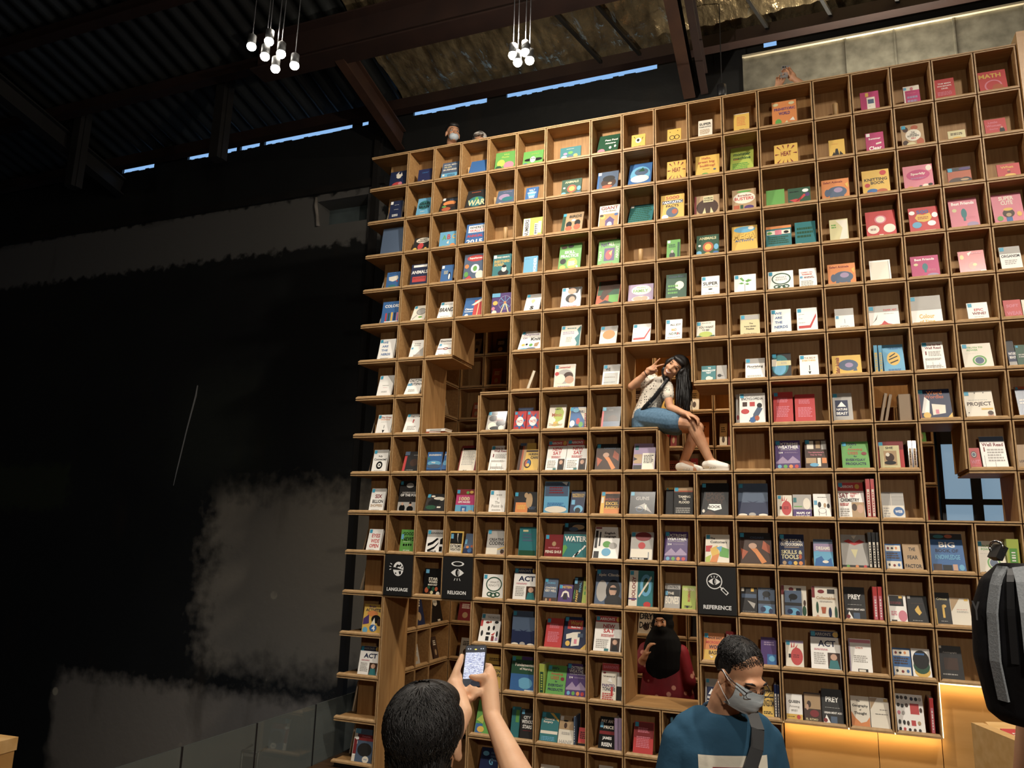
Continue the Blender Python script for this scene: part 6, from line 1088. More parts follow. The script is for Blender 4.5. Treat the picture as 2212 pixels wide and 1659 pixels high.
# ------------------------------------------------------------------ people
M_SKIN = noisy('skin_warm', lin('d3a17e'), lin('c58f6d'), (14, 14, 14), .48, .03, spec=.35); bsdf(M_SKIN).inputs['Subsurface Weight'].default_value = .08; bsdf(M_SKIN).inputs['Subsurface Radius'].default_value = (.012, .005, .003)
M_SKIN2 = noisy('skin_pale', lin('e0b592'), lin('d3a482'), (14, 14, 14), .48, .03, spec=.35); bsdf(M_SKIN2).inputs['Subsurface Weight'].default_value = .08; bsdf(M_SKIN2).inputs['Subsurface Radius'].default_value = (.012, .005, .003)
M_HAIR = noisy('black_hair', (.007, .006, .006), (.016, .014, .013), (90, 90, 6), .48, .3, nscale=1.6, bdist=.003)
M_EYEW = nmat('eye_white', (.7, .68, .65), .2); M_EYEK = nmat('eye_dark', (.01, .008, .007), .15)
M_LIP = nmat('lips', lin('a9604f'), .45); M_MASK = noisy('surgical_mask', lin('dbe4e8'), lin('c8d5dc'), (30, 30, 120), .8, .1)
def basis(fwd, up=(0, 0, 1)):
    """rotation whose local -Y is fwd and local Z near up"""
    y = -Vector(fwd).normalized(); z = Vector(up); x = y.cross(z).normalized(); z = x.cross(y)
    return Matrix((x, y, z)).transposed()
class P:
    """body geometry placed through a frame"""
    def __init__(s, mb, c, rot): s.mb = mb; s.c = Vector(c); s.r = rot
    def w(s, p): return s.c + s.r @ Vector(p)
    def ell(s, c, r, nu=16, nv=10): s.mb.ell(s.w(c), r, s.r, nu, nv)
    def tube(s, pts, rad, n=10): s.mb.tube([s.w(p) for p in pts], rad, n, True)
def head_shape(mb, c, rot, k=1., neck=True, ears=True):
    h = P(mb, c, rot)
    e = lambda c, r: h.ell([v * k for v in c], [v * k for v in r], 20, 14)
    e((0, .018, .035), (.074, .093, .085)); e((0, -.028, -.025), (.062, .066, .085)); e((0, -.045, -.075), (.042, .042, .038)); e((0, -.02, -.07), (.055, .05, .04))
    e((0, -.082, .022), (.052, .018, .014)); e((-.033, -.07, -.028), (.024, .02, .024)); e((.033, -.07, -.028), (.024, .02, .024))
    h.tube([tuple(v * k for v in p) for p in ((0, -.088, .018), (0, -.103, -.012), (0, -.112, -.030))], [.009 * k, .011 * k, .0145 * k])
    e((-.013, -.098, -.034), (.009, .010, .008)); e((.013, -.098, -.034), (.009, .010, .008))
    e((0, -.086, -.060), (.024, .010, .007)); e((0, -.086, -.071), (.020, .010, .007)); e((0, -.078, -.093), (.022, .018, .016))
    if ears:
        for s in (-1, 1): e((s * .076, .012, -.012), (.010, .021, .031)); e((s * .079, .008, -.034), (.008, .012, .013))
    if neck: h.tube([tuple(v * k for v in p) for p in ((0, .02, -.07), (0, .035, -.14), (0, .045, -.2))], [.056 * k, .054 * k, .062 * k], 16)
def eyes(parent, inv, c, rot, k=1., closed=False):
    for s in (-1, 1):
        b = MB(); f = P(b, c, rot); f.ell((s * .032 * k, -.077 * k, .004 * k), (.0145 * k, .010 * k, (.0045 if closed else .0085) * k)); b.v = [tuple(inv @ Vector(v)) for v in b.v]; b.build('eye', M_EYEK if closed else M_EYEW, parent, True)
        if not closed:
            b = MB(); f = P(b, c, rot); f.ell((s * .032 * k, -.0855 * k, .004 * k), (.0065 * k, .003 * k, .0065 * k)); b.v = [tuple(inv @ Vector(v)) for v in b.v]; b.build('iris', M_EYEK, parent, True)
        b = MB(); f = P(b, c, rot); f.tube([(s * .018 * k, -.094 * k, .024 * k), (s * .034 * k, -.093 * k, .030 * k), (s * .052 * k, -.08 * k, .024 * k)], [.0035 * k, .004 * k, .002 * k], 6); b.v = [tuple(inv @ Vector(v)) for v in b.v]; b.build('eyebrow', M_HAIR, parent, True)
def hand(mb, wrist, d, nrm, side, k=1., curl=(20, 20, 25, 30), spread=(8, 2, -4, -10), thumb=None, bent=None):
    """d: direction to the fingers, nrm: out of the back of the hand, side: +1 puts the thumb towards d x nrm"""
    d = Vector(d).normalized(); nrm = (Vector(nrm) - d * Vector(nrm).dot(d)).normalized(); x = d.cross(nrm).normalized() * side
    w = Vector(wrist); rot = Matrix((x, d, nrm)).transposed()
    mb.ell(w + d * .045 * k, (.040 * k, .052 * k, .016 * k), rot, 14, 10); mb.ell(w + d * .075 * k, (.041 * k, .02 * k, .014 * k), rot, 14, 10); mb.ell(w + d * .03 * k + x * .02 * k, (.02 * k, .035 * k, .018 * k), rot, 12, 8)
    mb.tube([w - d * .03 * k, w + d * .03 * k], [.027 * k, .026 * k], 12, True)
    tips = []
    for i, (off, ln) in enumerate(((.030, .078), (.010, .086), (-.010, .080), (-.029, .062))):
        a = R(spread[i]); c = curl[i]; p = w + d * .085 * k + x * off * k; dd = (d * math.cos(a) + x * math.sin(a)).normalized(); pts = [p.copy()]; ang = 0
        for j, seg in enumerate((.46, .31, .23)):
            ang += c * (.9 if j == 0 else 1.1); v = dd * math.cos(R(ang)) - nrm * math.sin(R(ang)); p = p + v * ln * seg * k; pts.append(p.copy())
        mb.tube(pts, [.0098 * k, .0092 * k, .0084 * k, .0068 * k], 9, True); tips.append(p)
    tb = w + d * .02 * k + x * .028 * k
    if thumb is None: pts = [tb, tb + (d * .6 + x * .75 - nrm * .2) * .035 * k, tb + (d * .85 + x * .7 - nrm * .35) * .062 * k]
    else: pts = [tb] + [Vector(q) for q in thumb]
    mb.tube(pts, [.0135 * k] + [.0115 * k] * (len(pts) - 2) + [.0085 * k], 10, True)
    return tips
def strands(c, rot, n, length, parent, inv, part=(0, .06, .10), spread=1., rad=(.083, .102, .095), off=(0, .022, .038), thick=.0011, seed=1, region=None, droop=1.0):
    """short combed hair: fine locks lying over the skull from the crown outwards"""
    b = MB(); rr = random.Random(seed); f = P(b, c, rot); crown = Vector(part)
    o = Vector(off)
    for i in range(n):
        t = rr.uniform(.05, 1) ** .8 * math.pi * .64; ph = rr.uniform(0, 2 * math.pi)
        dirn = Vector((math.sin(t) * math.cos(ph), math.sin(t) * math.sin(ph), math.cos(t)))
        if region and not region(dirn): continue
        pts = []; rs = []
        for j in range(5):
            tt = t + length * j / 4 * rr.uniform(.8, 1.2); pp = ph + .35 * j / 4 * rr.uniform(-.6, 1)
            lift = 1.0 + .03 * math.sin(math.pi * j / 4) + rr.uniform(0, .012)
            v = Vector((rad[0] * math.sin(tt) * math.cos(pp), rad[1] * math.sin(tt) * math.sin(pp), rad[2] * math.cos(tt))) * lift
            pts.append(inv @ f.w(v + o)); rs.append(thick * (1 - .75 * j / 4))
        b.tube(pts, rs, 4, caps=False)
    return b.build('hair_locks', M_HAIR, parent, True)
def localise(mb, inv): mb.v = [tuple(inv @ Vector(v)) for v in mb.v]; return mb
def part(mb, inv, name, mat, parent, voxel=.006, smooth=4): return remesh(localise(mb, inv), name, mat, parent, voxel, smooth)
def person(mb, base, label, mat, voxel=.006, smooth=3):
    inv = Matrix.Translation(-Vector(base)); o = remesh(localise(mb, inv), 'person', mat, None, voxel, smooth); o.location = base
    tag(o, label, 'person'); return o, inv
def noisecloth(name, c0, c1, sc=6, bump=.35, rough=.85, bdist=.02):
    return noisy(name, lin(c0), lin(c1), (sc, sc, sc), rough, bump, nscale=1., bdist=bdist, spec=.2, coords='Object')

# ---- seated young woman in the opening, making a V sign
def build_girl():
    hip, hip2 = Vector((2.315, .27, 3.042)), Vector((2.335, .15, 3.042)); chest = Vector((2.43, .17, 3.27)); neck = Vector((2.53, .12, 3.37)); hc = Vector((2.605, .09, 3.445))
    up = Vector((.72, .05, .69)); rot = basis((-.05, -.99, -.12), up)
    up = rot.col[2]
    mb = MB(); head_shape(mb, hc, rot, .92, neck=False, ears=False)
    mb.tube([hc - up * .06, neck, chest + Vector((.02, 0, .05))], [.045, .043, .05], 12, True)
    mb.loft([((2.305, .21, 2.97), .09, .12), ((2.31, .21, 3.05), .095, .115), ((2.36, .19, 3.15), .085, .10), ((2.42, .17, 3.27), .095, .095), ((2.47, .15, 3.34), .075, .07)])
    # raised right arm (towards the opening's upright) with V sign
    sh = Vector((2.365, .17, 3.375)); el = Vector((2.243, .065, 3.295)); wr = Vector((2.385, .02, 3.395))
    mb.tube([sh, (sh + el) / 2, el], [.042, .038, .033], 12, True); mb.tube([el, el.lerp(wr, .35), wr], [.032, .034, .022], 12, True)
    d = Vector((.84, -.1, .42)).normalized()
    hand(mb, wr, d, (-.2, .95, .2), 1, .95, curl=(3, 4, 88, 92), spread=(15, -13, 0, 0), thumb=[wr + d * .055 + Vector((0, -.028, -.012)), wr + d * .085 + Vector((0, -.03, .005))])
    # left arm resting on the knee
    sh2 = Vector((2.53, .10, 3.285)); el2 = Vector((2.565, .055, 3.10)); wr2 = Vector((2.70, .0, 3.035))
    mb.tube([sh2, (sh2 + el2) / 2, el2], [.04, .037, .032], 12, True); mb.tube([el2, el2.lerp(wr2, .35), wr2], [.032, .033, .022], 12, True)
    hand(mb, wr2, (.9, -.1, -.35), (.3, -.25, .9), 1, .95, curl=(26, 28, 30, 32))
    # legs: near leg crosses over, both feet on the sill
    k1 = Vector((2.745, .045, 2.955)); a1 = Vector((2.872, .10, 2.66)); k2 = Vector((2.76, .22, 2.95)); a2 = Vector((2.635, .27, 2.675))
    mb.tube([hip2, hip2.lerp(k1, .5), k1], [.085, .074, .055], 14, True); mb.tube([k1, k1.lerp(a1, .3), k1.lerp(a1, .7), a1], [.052, .053, .040, .033], 14, True)
    mb.tube([hip, hip.lerp(k2, .5), k2], [.085, .074, .055], 14, True); mb.tube([k2, k2.lerp(a2, .3), k2.lerp(a2, .7), a2], [.052, .053, .040, .033], 14, True)
    f1 = Vector((2.962, .085, 2.607)); f2 = Vector((2.735, .25, 2.607))
    mb.tube([a1, f1], [.036, .03], 10, True); mb.tube([a2, f2], [.036, .03], 10, True)
    o, inv = person(mb, (2.30, .2, 2.935), 'young woman in patterned shirt and denim shorts sitting in the opening flashing a V sign', M_SKIN, .0055, 2)
    eyes(o, inv, hc, rot, .92, True)
    b = MB(); f = P(b, hc, rot); f.tube([tuple(v * .92 for v in p) for p in ((-.024, -.092, -.056), (-.012, -.099, -.066), (0, -.101, -.069), (.012, -.099, -.066), (.024, -.092, -.056))], [.002, .0035, .004, .0035, .002], 8); localise(b, inv).build('smile', M_WHITE, o, True)
    b = MB(); f = P(b, hc, rot); f.tube([tuple(v * .92 for v in p) for p in ((-.026, -.090, -.056), (-.012, -.097, -.072), (0, -.099, -.076), (.012, -.097, -.072), (.026, -.090, -.056))], [.003, .005, .006, .005, .003], 8); localise(b, inv).build('lower_lip', M_LIP, o, True)
    # hair: cap, fringe and long falling locks
    h = MB(); q = P(h, hc, rot); q.ell((0, .032, .042), (.083, .092, .082), 20, 14); q.ell((0, -.05, .068), (.060, .036, .026)); q.ell((-.066, -.012, .0), (.018, .045, .06)); q.ell((.068, .0, .0), (.02, .05, .06))
    side = hc + rot @ Vector((.062, .0, .01)); 
    h.tube([hc + Vector((.065, .04, .05)), hc + Vector((.078, .03, -.03)), hc + Vector((.078, .02, -.16)), hc + Vector((.085, .015, -.27)), hc + Vector((.09, .01, -.36))], [.05, .056, .056, .046, .022], 12, True)
    h.tube([hc + Vector((.05, .05, -.02)), hc + Vector((.06, .045, -.15)), hc + Vector((.04, .03, -.28))], [.06, .06, .03], 12, True)
    h.tube([hc + Vector((-.05, .0, .05)), hc + Vector((-.085, -.005, -.02)), hc + Vector((-.075, -.005, -.09)), hc + Vector((-.06, .0, -.17))], [.03, .03, .032, .016], 10, True)
    hair = part(h, inv, 'hair', M_HAIR, o, .006, 3)
    b = MB(); rr = random.Random(5)
    for i in range(160):
        p = hc + Vector((rr.uniform(.02, .125), rr.uniform(-.05, .08), rr.uniform(-.2, -.02))); l = rr.uniform(.14, .28)
        b.tube([p, p + Vector((rr.uniform(-.01, .01), 0, -l * .5)), p + Vector((rr.uniform(-.03, .02), 0, -l))], [.004, .003, .0008], 5)
    localise(b, inv); me = b.mesh('hair_locks', True, [M_HAIR]); link('hair_locks', me, hair)
    # shirt with small dark prints
    ms = nmat('patterned_cotton', lin('e6dccb'), .8)
    tc = node(ms, 'ShaderNodeTexCoord'); mp = node(ms, 'ShaderNodeMapping'); mp.inputs['Scale'].default_value = (62, 62, 46); vo = node(ms, 'ShaderNodeTexVoronoi'); vo.inputs['Scale'].default_value = 1.0; vo.inputs['Randomness'].default_value = .35
    lk(ms, tc.outputs['Object'], mp.inputs[0]); lk(ms, mp.outputs[0], vo.inputs['Vector']); cr = node(ms, 'ShaderNodeValToRGB'); cr.color_ramp.elements[0].color = (*lin('4a4238'), 1); cr.color_ramp.elements[1].color = (*lin('e6dccb'), 1)
    cr.color_ramp.elements[0].position = .26; cr.color_ramp.elements[1].position = .31; lk(ms, vo.outputs[0], cr.inputs[0]); lk(ms, cr.outputs[0], bsdf(ms).inputs['Base Color'])
    s = MB(); s.loft([((2.32, .21, 3.03), .112, .125), ((2.34, .20, 3.09), .112, .12), ((2.375, .19, 3.17), .108, .118), ((2.42, .17, 3.27), .118, .112), ((2.46, .15, 3.345), .105, .09), ((2.50, .13, 3.375), .055, .05)])
    s.tube([sh + Vector((.03, 0, -.01)), sh, sh.lerp(el, .4)], [.06, .058, .055], 12, True); s.tube([sh2, sh2.lerp(el2, .4)], [.056, .054], 12, True)
    part(s, inv, 'shirt', ms, o, .007, 4)
    s = MB(); s.loft([((2.31, .21, 2.947), .098, .13), ((2.315, .21, 3.02), .104, .135), ((2.325, .21, 3.07), .10, .118)])
    s.tube([hip2, hip2.lerp(k1, .3), hip2.lerp(k1, .62)], [.098, .097, .098], 14, True); s.tube([hip, hip.lerp(k2, .3), hip.lerp(k2, .6)], [.098, .097, .096], 14, True)
    part(s, inv, 'denim_shorts', noisy('blue_denim', lin('5d7d96'), lin('49677f'), (60, 60, 60), .85, .15), o, .007, 4)
    # shoes
    msh = nmat('white_leather', lin('e9e4d8'), .45); mso = nmat('shoe_sole', lin('d8d2c4'), .7)
    for a, f, dv in ((a1, f1, Vector((.9, -.3, 0))), (a2, f2, Vector((.97, -.12, 0)))):
        dv.normalize(); zb = 2.5757; s = MB(); base = Vector((a.x, a.y, zb))
        s.tube([base - dv * .035 + Vector((0, 0, .055)), base + dv * .0 + Vector((0, 0, .06)), base + dv * .07 + Vector((0, 0, .042)), base + dv * .135 + Vector((0, 0, .032))], [.036, .046, .040, .030], 12, True)
        sh_ = part(s, inv, 'shoe', msh, o, .005, 2)
        s = MB(); x = Vector((-dv.y, dv.x, 0)); s.add([base + dv * l + x * w_ + Vector((0, 0, z)) for z in (0, .02) for l, w_ in ((-.075, -.028), (-.08, 0), (-.075, .028), (.03, .038), (.12, .036), (.165, .015), (.165, -.015), (.12, -.036), (.03, -.036))], [tuple(range(9))[::-1], tuple(range(9, 18))] + [(i, (i + 1) % 9, 9 + (i + 1) % 9, 9 + i) for i in range(9)]); localise(s, inv).build('sole', mso, sh_)
        s = MB()
        for q in range(3):
            c0 = base + dv * (.02 + .02 * q) - x * .0415 * (1 if dv.x > 0 else 1); s.bar(base + dv * (.012 + .02 * q) - x * .040 + Vector((0, 0, .022)), base + dv * (.03 + .02 * q) - x * .033 + Vector((0, 0, .06)), .004, .007)
        localise(s, inv).build('side_stripe', nmat('grey_stripe', lin('a9a498'), .6) if 'grey_stripe' not in bpy.data.materials else bpy.data.materials['grey_stripe'], sh_)
        s = MB()
        for q in range(4): s.bar(base + dv * (.045 + .018 * q) - x * .022 + Vector((0, 0, .088 - .009 * q)), base + dv * (.05 + .018 * q) + x * .022 + Vector((0, 0, .088 - .009 * q)), .006, .006)
        localise(s, inv).build('lace', M_WHITE, sh_)
    # shoulder strap and black bag behind
    s = MB(); s.tube([Vector((2.30, .10, 3.06)), Vector((2.36, .065, 3.12)), Vector((2.44, .045, 3.19)), Vector((2.50, .03, 3.26)), Vector((2.545, .04, 3.33)), Vector((2.54, .08, 3.39))], .019, 8, True); part(s, inv, 'bag_strap', M_BLACK, o, .006, 1)
    s = MB(); s.box(2.40, 2.406, .040, .075, 3.135, 3.19); localise(s, inv).build('strap_buckle', nmat('bright_metal', (.7, .7, .7), .3, 1.), o)
    s = MB(); s.tube([wr - d * .012 + Vector((0, 0, 0)), wr - d * .006], [.0265, .0265], 14); localise(s, inv).build('bracelet', M_STEELB, o, True)
    s = MB(); s.ell((2.262, .405, 2.996), (.05, .042, .058)); bag = remesh(s, 'shoulder_bag', M_BLACK, None, .008, 2); bag_b = (2.262, .405, 2.94)
    bag.data.transform(Matrix.Translation(-Vector(bag_b))); bag.location = bag_b; tag(bag, 'small black shoulder bag tucked behind the seated young woman', 'bag')
    b = MB(); b.tube([(-.04, -.02, .085), (0, -.02, .108), (.04, -.02, .085)], .005, 6); b.build('zip', M_STEELD, bag, True)
build_girl()

# ---- veiled woman behind the lower opening
def build_veiled():
    c = Vector((2.345, .80, 1.335)); rot = basis((-.12, -.98, -.05))
    mb = MB(); head_shape(mb, c, rot, .9, ears=False); mb.loft([((2.36, .84, 0), .16, .14), ((2.36, .84, .6), .16, .14), ((2.35, .83, .95), .15, .11), ((2.35, .82, 1.1), .17, .10), ((2.35, .82, 1.17), .08, .07)])
    wr = Vector((2.225, .66, 1.06)); mb.tube([(2.22, .80, 1.1), (2.17, .74, .98), wr], [.045, .04, .026], 12, True)
    hand(mb, wr, (.35, -.2, .9), (-.9, -.3, .2), 1, .9, curl=(20, 26, 30, 34))
    o, inv = person(mb, (2.36, .84, 0), 'woman in a long black veil and red flowered dress behind the low opening', M_SKIN, .007, 3)
    eyes(o, inv, c, rot, .9)
    mv = noisecloth('black_veil', '0b0b0c', '121213', 4, .5, .9)
    v = MB(); q = P(v, c, rot); q.ell((0, .03, .045), (.088, .10, .085)); q.ell((0, .02, -.03), (.10, .085, .09)); q.ell((0, -.05, -.075), (.068, .062, .062)); 
    v.loft([((2.33, .78, .76), .03, .04), ((2.345, .78, .82), .09, .07), ((2.35, .79, .95), .165, .11), ((2.35, .80, 1.1), .175, .12), ((2.35, .80, 1.2), .14, .11), ((2.345, .81, 1.3), .075, .07)]); 
    part(v, inv, 'veil', mv, o, .008, 3)
    md = noisy('red_flowered_dress', lin('8e1226'), lin('640a1c'), (4, 4, 4), .7, .2)
    tc = node(md, 'ShaderNodeTexCoord'); vo = node(md, 'ShaderNodeTexVoronoi'); vo.inputs['Scale'].default_value = 11; lk(md, tc.outputs['Object'], vo.inputs['Vector']); mr = node(md, 'ShaderNodeMapRange'); mr.inputs[1].default_value = .24; mr.inputs[2].default_value = .18; lk(md, vo.outputs[0], mr.inputs[0])
    mx = node(md, 'ShaderNodeMix', data_type='RGBA'); lk(md, mr.outputs[0], mx.inputs[0]); src = bsdf(md).inputs['Base Color'].links[0].from_socket; lk(md, src, mx.inputs[6]); mx.inputs[7].default_value = (*lin('d99a8a'), 1); lk(md, mx.outputs[2], bsdf(md).inputs['Base Color'])
    v = MB(); v.loft([((2.38, .86, .02), .30, .24), ((2.38, .86, .4), .27, .20), ((2.37, .85, .75), .23, .17), ((2.36, .84, .95), .19, .13), ((2.35, .83, 1.1), .17, .105)]); v.tube([(2.2, .82, 1.08), (2.15, .76, .95)], [.07, .065], 12, True); v.tube([(2.5, .82, 1.08), (2.56, .80, .85)], [.07, .07], 12, True)
    part(v, inv, 'dress', md, o, .01, 3)
build_veiled()

# ---- visitors on the gallery behind the top of the wall
def build_top():
    c = Vector((.0, .95, 6.52)); rot = basis((.62, -.74, -.12)); mb = MB(); head_shape(mb, c, rot)
    mb.loft([((-.1, 1.02, 4.92), .14, .12), ((-.1, 1.02, 5.6), .15, .12), ((-.08, 1.02, 6.1), .18, .12), ((-.05, 1.0, 6.28), .14, .09), ((-.02, .98, 6.34), .07, .06)])
    o, inv = person(mb, (-.1, 1.02, 4.905), 'short-haired man in a face mask looking over the top of the shelf wall', M_SKIN, .007, 3); eyes(o, inv, c, rot)
    h = MB(); q = P(h, c, rot); q.ell((0, .035, .05), (.084, .098, .086)); q.ell((0, -.03, .085), (.065, .05, .035)); part(h, inv, 'hair', M_HAIR, o, .007, 2)
    h = MB(); q = P(h, c, rot); q.ell((0, -.062, -.06), (.058, .058, .045)); part(h, inv, 'face_mask', M_MASK, o, .006, 2)
    h = MB(); h.loft([((-.1, 1.02, 5.5), .19, .15), ((-.08, 1.02, 6.1), .2, .15), ((-.05, 1.0, 6.27), .15, .11), ((-.02, .98, 6.31), .09, .08)]); part(h, inv, 'shirt', noisecloth('grey_shirt', '6a6a68', '5a5a58'), o, .012, 2)
    c = Vector((.354, .92, 6.33)); rot = basis((.3, -.9, -.1)); mb = MB(); head_shape(mb, c, rot); mb.loft([((.46, .93, 4.92), .14, .12), ((.46, .93, 5.9), .17, .12), ((.42, .93, 6.1), .12, .09), ((.36, .95, 6.16), .07, .06)])
    o, inv = person(mb, (.46, .93, 4.905), 'visitor in a pale patterned cap just showing over the shelf wall', M_SKIN, .008, 3); eyes(o, inv, c, rot)
    h = MB(); q = P(h, c, rot); q.ell((0, .02, .06), (.086, .1, .075)); q.ell((0, -.11, .05), (.06, .05, .012)); part(h, inv, 'cap', noisy('patterned_cap', lin('d8d2c8'), lin('3a3633'), (20, 20, 20), .8, 0, lo=.45, hi=.55), o, .007, 2)
    h = MB(); h.loft([((.46, .93, 5.4), .17, .14), ((.46, .93, 5.95), .18, .14), ((.42, .93, 6.1), .13, .1)]); part(h, inv, 'shirt', noisecloth('white_shirt', 'cfcac2', 'bdb8b0'), o, .012, 2)
    # raised hands with a phone
    c = Vector((3.62, 1.05, 6.12)); rot = basis((.1, -.98, .05)); mb = MB(); head_shape(mb, c, rot); mb.loft([((3.62, 1.1, 4.92), .14, .12), ((3.62, 1.1, 5.5), .15, .12), ((3.62, 1.1, 5.75), .19, .12), ((3.62, 1.09, 5.9), .14, .09), ((3.62, 1.07, 5.96), .07, .06)])
    ph = Vector((3.575, .90, 6.50)); wr = Vector((3.66, .92, 6.42)); mb.tube([(3.80, 1.08, 5.82), (3.86, .98, 6.1), (3.78, .93, 6.30), wr], [.05, .04, .036, .026], 12, True); hand(mb, wr, (-.55, -.1, .8), (.2, .95, .2), 1, 1., curl=(26, 30, 34, 38), thumb=[ph + Vector((.035, -.02, -.02)), ph + Vector((.02, -.02, .01))])
    wl = Vector((3.50, .93, 6.33)); mb.tube([(3.44, 1.08, 5.82), (3.42, 1.0, 6.1), wl], [.05, .038, .026], 12, True); hand(mb, wl, (.25, -.1, .95), (-.2, .95, 0), -1, 1., curl=(10, 18, 26, 34), spread=(16, 5, -6, -16))
    o, inv = person(mb, (3.62, 1.1, 4.905), 'visitor behind the shelf wall whose raised hands hold up a phone', M_SKIN, .007, 2); eyes(o, inv, c, rot)
    h = MB(); q = P(h, c, rot); q.ell((0, .035, .05), (.088, .1, .088)); part(h, inv, 'hair', M_HAIR, o, .008, 2)
    h = MB(); h.loft([((3.62, 1.1, 5.3), .18, .14), ((3.62, 1.1, 5.75), .21, .14), ((3.62, 1.09, 5.88), .15, .1)]); part(h, inv, 'shirt', noisecloth('dark_shirt', '3a3a40', '303036'), o, .012, 2)
    rp = Matrix.Translation(ph) @ Matrix.Rotation(R(8), 4, 'Y') @ Matrix.Rotation(R(-12), 4, 'X'); b = MB(); b.box(-.035, .035, -.004, .004, -.07, .075); p = b.build('phone', nmat('silver_phone', (.55, .55, .55), .25, .6)); p.matrix_world = rp; tag(p, 'silver phone held up above the top of the shelf wall', 'phone')
    b = MB(); b.tube([(-.02, -.004, .058), (-.02, -.0065, .058)], .009, 12); b.build('camera_lens', M_BLACK, p); b = MB(); b.tube([(.0, -.004, .058), (.0, -.0065, .058)], .007, 12); b.build('camera_lens', M_BLACK, p)
build_top()
# ---- masked man in the blue T-shirt
def build_masked():
    hc = Vector((3.3161, -2.9212, 1.5114)); face = Vector((.70, -.66, -.50)).normalized(); rot = basis(face, (.30, -.25, .92))
    yaw = Vector((.42, -.90, 0)).normalized(); side = Vector((-yaw.y, yaw.x, 0))           # side: his left
    nk = hc - rot.col[2] * .11 + rot.col[1] * .045 + Vector((0, 0, -.03)); base = Vector((nk.x, nk.y, 0)) - yaw * .04
    sh_z = nk.z - .085
    def L(x, y, z): return Vector((base.x, base.y, 0)) + side * x + yaw * y + Vector((0, 0, z))
    mb = MB(); head_shape(mb, hc, rot, 1.02, neck=False)
    mb.tube([hc - rot.col[2] * .06 + rot.col[1] * .02, nk, L(0, -.0, sh_z + .02)], [.058, .058, .066], 16, True)
    def ring(z, rx, ry, dy=0.): return (L(0, dy, z), rx, ry)
    def torso(m, secs, e=2.6):
        n = 24; vs = []; fs = []
        for (c, rx, ry) in secs:
            for k in range(n):
                a = 2 * math.pi * k / n; ca, sa = math.cos(a), math.sin(a)
                vs.append(c + side * rx * math.copysign(abs(ca) ** (2 / e), ca) + yaw * ry * math.copysign(abs(sa) ** (2 / e), sa))
        for i in range(len(secs) - 1):
            for k in range(n): fs.append((i * n + k, i * n + (k + 1) % n, (i + 1) * n + (k + 1) % n, (i + 1) * n + k))
        fs.append(tuple(range(n))[::-1]); fs.append(tuple(range((len(secs) - 1) * n, len(secs) * n))); m.add(vs, fs)
    s0 = sh_z
    torso(mb, [ring(.86, .16, .10), ring(1.0, .15, .10), ring(s0 - .25, .165, .105), ring(s0 - .08, .17, .10), ring(s0, .14, .08), ring(s0 + .03, .07, .06)])
    arms = {}
    for sg in (-1, 1):
        a, b, c = L(sg * .178, 0, s0 - .075), L(sg * .222, -.01, s0 - .34), L(sg * .20, .12, s0 - .56); arms[sg] = (a, b, c)
        mb.tube([a, a.lerp(b, .5), b], [.05, .046, .038], 12, True); mb.tube([b, b.lerp(c, .35), c], [.037, .038, .026], 12, True)
        hand(mb, c, (c - b).normalized() + yaw * .4, side * sg, sg, 1.)
    for sg in (-1, 1): mb.tube([L(sg * .085, 0, .88), L(sg * .095, .02, .48), L(sg * .09, -.01, .08)], [.085, .06, .045], 12, True); mb.tube([L(sg * .09, -.01, .06), L(sg * .1, .16, .035)], [.04, .032], 10, True)
    o, inv = person(mb, tuple(Vector((base.x, base.y, 0))), 'man in a face mask and blue T-shirt with a white and red block print', M_SKIN, .0065, 3)
    eyes(o, inv, hc, rot, 1.02, True)
    # short black hair, clipped at the sides
    h = MB(); q = P(h, hc, rot); q.ell((0, .032, .056), (.0785, .092, .074), 22, 16); q.ell((0, .08, .01), (.066, .032, .055)); q.ell((-.068, .025, .03), (.012, .04, .04)); q.ell((.068, .025, .03), (.012, .04, .04))
    hair = part(h, inv, 'hair', M_HAIR, o, .005, 2); strands(hc, rot, 1100, .28, hair, inv, rad=(.0795, .0935, .0755), off=(0, .031, .056), thick=.0013, seed=4)
    # surgical mask and ear loops
    h = MB(); q = P(h, hc, rot); k = 1.02
    vs = []; fs = []; nu, nv = 13, 9
    for j in range(nv):
        t = j / (nv - 1); z = .004 - .105 * t
        for i in range(nu):
            s_ = i / (nu - 1) * 2 - 1; x = s_ * (.064 - .006 * abs(t - .4)); y = -.131 + .074 * abs(s_) ** 1.8 + .030 * (abs(t - .34) / .6) ** 2 - .004 * math.cos(t * 18) * (1 - abs(s_)); vs.append(q.w((x * k, y * k, z * k)))
    for j in range(nv - 1):
        for i in range(nu - 1): fs.append((j * nu + i, j * nu + i + 1, (j + 1) * nu + i + 1, (j + 1) * nu + i))
    h.add(vs, fs); back = [v + (rot.col[1] * .003) for v in vs]; h.add(back, [f[::-1] for f in fs])
    localise(h, inv); mk = link('face_mask', h.mesh('face_mask', True, [M_MASK]), o)
    for sg in (-1, 1):
        h = MB(); q = P(h, hc, rot); h.tube([q.w((sg * .063 * k, -.058 * k, -.012 * k)), q.w((sg * .079 * k, -.02 * k, .0)), q.w((sg * .086 * k, .012 * k, .018 * k))], .0018, 6); h.tube([q.w((sg * .06 * k, -.05 * k, -.088 * k)), q.w((sg * .076 * k, -.015 * k, -.06 * k)), q.w((sg * .085 * k, .014 * k, -.035 * k))], .0018, 6); localise(h, inv).build('ear_loop', M_WHITE, mk, True)
    # spectacles
    gl = MB(); q = P(gl, hc, rot)
